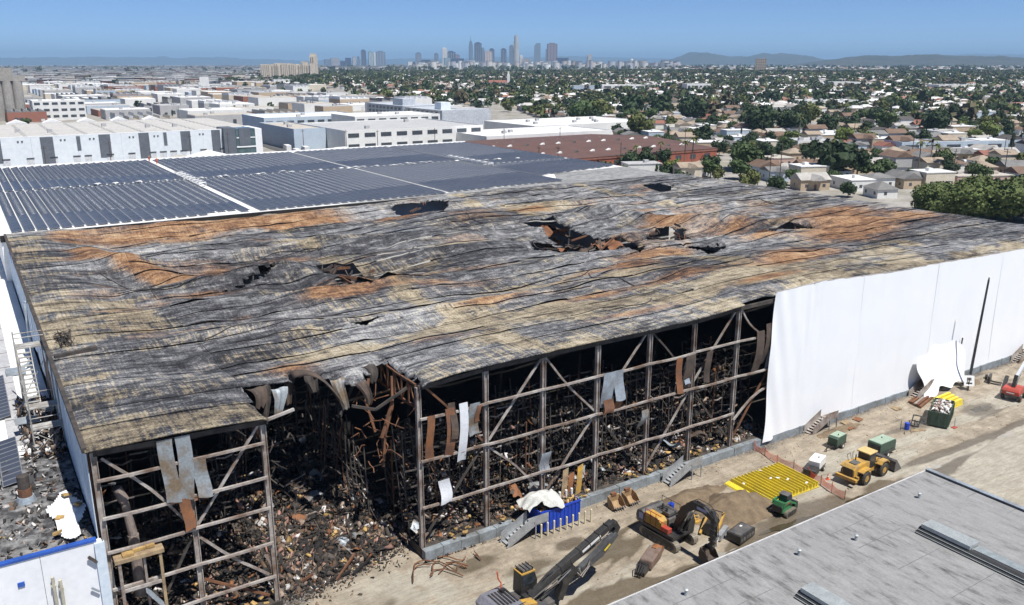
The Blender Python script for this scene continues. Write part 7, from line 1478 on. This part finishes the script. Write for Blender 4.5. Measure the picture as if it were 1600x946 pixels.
# the big broad trees at the right edge of the roof
BIGC = [crown_mesh('crown', 90 + k, 6.4, 4.6, 5200, .34, LEAF['fresh'], 16, 0) for k in range(2)]
BIGT = MB().tube((0, 0, -.3), (0, 0, 4.5), .5, 8, .36); [BIGT.tube((0, 0, 3.4), (3.4 * math.cos(a), 3.4 * math.sin(a), 7.2), .26, 6, .1) for a in (0, 1.3, 2.5, 3.8, 5)]
BIGT = BIGT.mesh('trunk', BARK)
for k, (x, y, s, lb) in enumerate([(245, 145, 1.0, 'leftmost broad olive green tree past the right end of the burnt roof'), (251, 137, 1.2, 'second broad olive green tree past the right end of the burnt roof'), (258, 129.5, 1.3, 'third broad olive green tree past the right end of the burnt roof'), (264, 121, 1.25, 'broad olive green tree at the right edge of the picture'), (262, 142, 1.25, 'broad green tree behind the second of the right edge row'), (255, 150, 1.0, 'smaller broad tree behind the leftmost of the right edge row'), (271, 133, 1.3, 'broad green tree behind the row at the right edge')]):
    o = thing('tree', lb, 'tree', (x, y, 0), k * 1.3, 'broad trees at the right end of the roof'); o.scale = (s * 1.15, s * 1.15, s); link('trunk', BIGT, o); c = link('crown', BIGC[k % 2], o); c.location = (0, 0, 5.0)
for x, y, s, k, lb in [(248, 278, 1.2, 0, 'dark dense tree in front of the red brick wall'), (256, 276, 1.1, 2, 'second dark tree in front of the red brick wall'), (241, 281, 1.0, 5, 'leftmost dark tree in front of the red brick wall'), (270, 262, .8, 5, 'round dark bush tree below the brick warehouse corner'), (283, 255, 1.5, 1, 'tall green tree beside the two palms'), (290, 262, 1.4, 1, 'broad green tree right of the brick warehouse'), (296, 220, 1.75, 5, 'large dark round tree in the middle of the near houses'), (303, 214, 1.4, 2, 'dark tree right of the large round one'), (309, 207, 1.0, 1, 'green tree at the right of the dark pair'), (425, 372, 2.1, 5, 'huge dark tree crown behind the brick warehouse'), (440, 360, 1.9, 5, 'second huge dark tree crown beside it'), (462, 352, 1.7, 0, 'right hand dark crown of the three huge trees'), (410, 300, 1.6, 6, 'bright yellow green tree by the grey commercial row'), (420, 290, 1.3, 6, 'smaller yellow green tree by the commercial row'), (330, 180, 1.0, 1, 'green tree near the right near houses'), (265, 215, .9, 4, 'small tree by the near tan roofs'), (262, 238, 1.0, 1, 'tree hiding the near gabled house'), (480, 560, 2.2, 5, 'dark long hedge of trees behind the houses, left part'), (500, 548, 2.2, 5, 'dark long hedge of trees behind the houses, right part'), (520, 535, 2.0, 5, 'dark long hedge end tree')]:
    tree(x, y, s, k, lb, 'single trees near the warehouse')
for k in range(9):
    a = 285 + k * 3.1; tree(318 + k * 8, 398 - k * 3, .8, 1, '%s clipped hedge tree from the left behind the brown roof' % ORD[k], 'hedge row behind the brown roof', .5)
for x, y, s, lb in [(259, 262, 1.05, 'tall palm in front of the brick warehouse corner'), (256, 263.5, .95, 'shorter palm beside the tall one'), (262, 285, .8, 'palm in front of the red brick wall'), (246, 283, .75, 'left palm in front of the red brick wall'), (303, 222, .95, 'palm behind the large round dark tree'), (330, 205, 1.0, 'palm left of the pink shed at the right'), (338, 203, .9, 'middle palm at the right'), (334, 196, .85, 'bushy palm near the right hand houses'), (345, 209, 1.0, 'tallest palm at the right'), (440, 400, 1.0, 'palm behind the huge dark trees'), (417, 336, 1.1, 'palm above the near tiled houses')]:
    palm(x, y, s, lb)
rnd = random.Random(15); TREEP = [p for p in TREEP if seen(p[1], p[2], 9) and free(p[1], p[2], 4)]; TREEP.sort()
tl = []
for d, x, y in TREEP[:265]:
    k = rnd.choice([0, 1, 2, 3, 4, 5, 1, 0, 7, 6, 3]); s = rnd.uniform(.45, 1.0) * (1.9 if rnd.random() < .15 else 1) * (1.25 if d > 500 else 1); nm = {'dark': 'dark green', 'mid': 'mid green', 'olive': 'olive', 'light': 'light green'}[TP[k][3]]
    tl.append((tree(x, y, s, k, 'tree', 'trees among the houses'), ('big ' if s > 1.2 else 'small ' if s < .8 else '') + nm + (' slim' if k == 7 else '') + ' tree', x, y))
place_labels(tl)
# far woods as one mass of leaf clumps
W_ = [(x, y, rnd.uniform(.9, 1.6)) for d, x, y in TREEP[265:]]
for k in range(4200):
    d = 700 + 4200 * rnd.random() ** 1.15; px = rnd.uniform(-30, 1630); az = R(PXAZ(px)); x, y = d * math.cos(az), d * math.sin(az)
    dens = .75 if px > 640 else (.9 if 420 < px and d > 1300 else .12)
    if 420 < px < 900 and 1300 < d < 3200: dens = 1.0
    if px < 640 and d < 1100: dens *= .5
    if fbm(x / 160.0, y / 160.0, 3) < .60 - .22 * dens or not free(x, y, 10): continue
    if rnd.random() > dens: continue
    W_.append((x, y, rnd.uniform(.6, 1.5) * (1.6 if rnd.random() < .1 else 1)))
for k in range(1500):
    d = rnd.uniform(3800, 8200); px = rnd.uniform(600, 1640) if k < 1250 else rnd.uniform(-20, 620); az = R(PXAZ(px)); x, y = d * math.cos(az), d * math.sin(az)
    if fbm(x / 400.0, y / 400.0, 3) > .42: W_.append((x, y, rnd.uniform(1.5, 3.0)))
W_ = np.array(W_); N = len(W_); n = 46; g = np.random.default_rng(3)
d = g.normal(size=(N, n, 3)); d /= np.linalg.norm(d, axis=2)[..., None]; rad = (3.6 * W_[:, 2])[:, None, None]; lob = g.normal(size=(N, 1, 3)) * .25
P = np.stack([W_[:, 0], W_[:, 1], terrain(W_[:, 0], W_[:, 1]) + 4.2 * W_[:, 2]], -1)[:, None] + (d + lob) * rad * g.uniform(.5, 1.05, (N, n, 1)) * np.array([1, 1, .95])
a = d + g.normal(size=(N, n, 3)) * .8; a /= np.linalg.norm(a, axis=2)[..., None]; t1 = np.cross(a, g.normal(size=(N, n, 3))); t1 /= np.linalg.norm(t1, axis=2)[..., None]; t2 = np.cross(a, t1); s = 1.15 * W_[:, 2][:, None, None] * g.uniform(.6, 1.2, (N, n, 1))
V = np.stack([P - t1 * s - t2 * s * .6, P + t1 * s * .5 - t2 * s, P + t1 * s + t2 * s * .6, P - t1 * s * .5 + t2 * s], 2).reshape(-1, 3); Fq = np.arange(N * n * 4).reshape(-1, 4)
base = np.array([(.042, .064, .03), (.06, .088, .034), (.10, .115, .046), (.05, .074, .038), (.034, .052, .03), (.12, .14, .05), (.095, .085, .05)])[g.integers(0, 7, N)]; fc = (np.repeat(base, n, 0) * g.uniform(.6, 1.4, (N * n, 1)))
t = NT('far_leaves'); t.col(t.attr()); FL = t.set(.8, 0, .2)
tag(link('distant_trees', np_mesh('distant_trees', V, Fq, FL, fcol=fc)), 'far tree cover between the distant houses', kind='stuff')
# --- utility poles
POLEM = MB().tube((0, 0, -.5), (0, 0, 12.5), .2, 7, .13).mesh('pole', mat('pole_wood', (.10, .075, .055), rough=.9)); ARMM = MB().box(-1.3, 1.3, -.07, .07, 11.4, 11.6).mesh('cross_arm', mat('pole_wood', (.10, .075, .055)))
PL = [(250, 213), (252, 210), (330, 190), (345, 178), (300, 250), (320, 330), (380, 240), (420, 215), (460, 330), (200, 290), (206, 285), (240, 286), (30, 400), (56, 410), (93, 425), (112, 430), (150, 430), (166, 412), (180, 405), (210, 400), (240, 380), (270, 372)]
rnd = random.Random(2)
for d, x, y in ind[:220:6] + lots[40:700:28]: PL.append((x - 12 + rnd.uniform(-3, 3), y - 12))
ul = []
for x, y in PL[:70]:
    if not seen(x, y, 12): continue
    o = thing('utility_pole', 'dark wooden utility pole with a cross arm rising among the roofs', 'utility pole', (x, y, float(terrain(x, y))), rnd.choice([0, 1.57, .6]), 'utility poles across the city'); link('pole', POLEM, o); link('cross_arm', ARMM, o); ul.append((o, 'dark utility pole', x, y))
place_labels(ul)
# --- street beside the white warehouses, with parked trucks
ASPH = mat('asphalt', (.075, .075, .078), (.10, .10, .10), .2, .9, obj=False)
for pts, nm in [([(136, 330), (146, 330), (166, 640), (152, 640)], 'street'), ([(300, 150), (309, 150), (500, 240), (496, 248)], 'street'), ([(330, 420), (340, 416), (470, 700), (458, 704)], 'street')]:
    tag(MB().poly([(x, y, float(terrain(x, y)) + .16) for x, y in pts]).build('street', ASPH, None, fix=False), 'grey asphalt street between the buildings', kind='structure')
for k, (x, y) in enumerate([(141, 415), (149, 425), (144, 438), (157, 408), (163, 411)]):
    o = thing('box_truck', ['white box truck parked nearest the solar roof corner', 'second white truck parked along the warehouse street', 'third white truck by the warehouse end wall', 'white trailer parked at the dock of the white warehouse', 'last white trailer at the dock of the white warehouse'][k], 'truck', (x, y, .2), R([84, 84, 84, 10, 10][k]), 'trucks by the white warehouses'); MB().box(-4, 3, -1.25, 1.25, .9, 3.9).build('cargo_box', CW['white'], o, bev=.05); MB().prism([(3.1, .6), (5.2, .6), (5.2, 1.7), (4.6, 2.7), (3.1, 2.8)], -1.15, 1.15).build('cab', CW['white'], o)
    for xx in (-2.8, 4.2):
        for s in (-1, 1): MB().tube((xx, s * 1.05 - .15, .5), (xx, s * 1.05 + .15, .5), .5, 12).build('wheel', RUB, o)
# parked cars between the near houses
CARS = [MB().prism([(-2.2, .35), (2.2, .35), (2.2, .8), (1.2, .95), (.6, 1.45), (-1.3, 1.45), (-1.9, .95), (-2.2, .9)], -.88, .88).mesh('body', mat('car_' + n, c, rough=.3)) for n, c in dict(white=(.7, .7, .7), black=(.03, .03, .035), silver=(.4, .4, .42), red=(.35, .04, .03)).items()]
CWIN = MB().prism([(-1.5, .97), (.85, .97), (.5, 1.38), (-1.2, 1.38)], -.9, .9).mesh('windows', GLASS); CWH = MB().tube((0, -.9, 0), (0, .9, 0), .33, 12).mesh('wheel', RUB); rnd = random.Random(6)
cl = []
for k, (d, x, y) in enumerate(HOUSES[:75:2]):
    cx, cyy = x + 9, y - 10; q = rnd.randrange(4)
    if not seen(cx, cyy, 1.5): continue
    o = thing('parked_car', '%s car parked between the near houses' % ['white', 'black', 'silver', 'red'][q], 'car', (cx, cyy, float(terrain(cx, cyy)) + .05), R(-22) + rnd.choice([0, 1.57]), 'cars parked among the houses'); link('body', CARS[q], o); link('windows', CWIN, o); cl.append((o, '%s parked car' % ['white', 'black', 'silver', 'red'][q], cx, cyy))
    for xx in (-1.4, 1.4): w_ = link('wheel', CWH, o); w_.location = (xx, 0, .33)
place_labels(cl)
# ================================================================ HAZE
hz = NT('haze_air'); hz.t.nodes.remove(hz.b); pv = hz.n('ShaderNodeVolumePrincipled'); pv.inputs['Color'].default_value = (.44, .70, 1.0, 1); pv.inputs['Density'].default_value = 6.5e-5; pv.inputs['Anisotropy'].default_value = 0.0; hz.l(pv.outputs[0], hz.out.inputs['Volume'])
o = MB().box(-34000, 42000, -9000, 42000, -60, 470).build('haze', hz.mat); tag(o, 'thin pale blue haze over the city', kind='stuff')
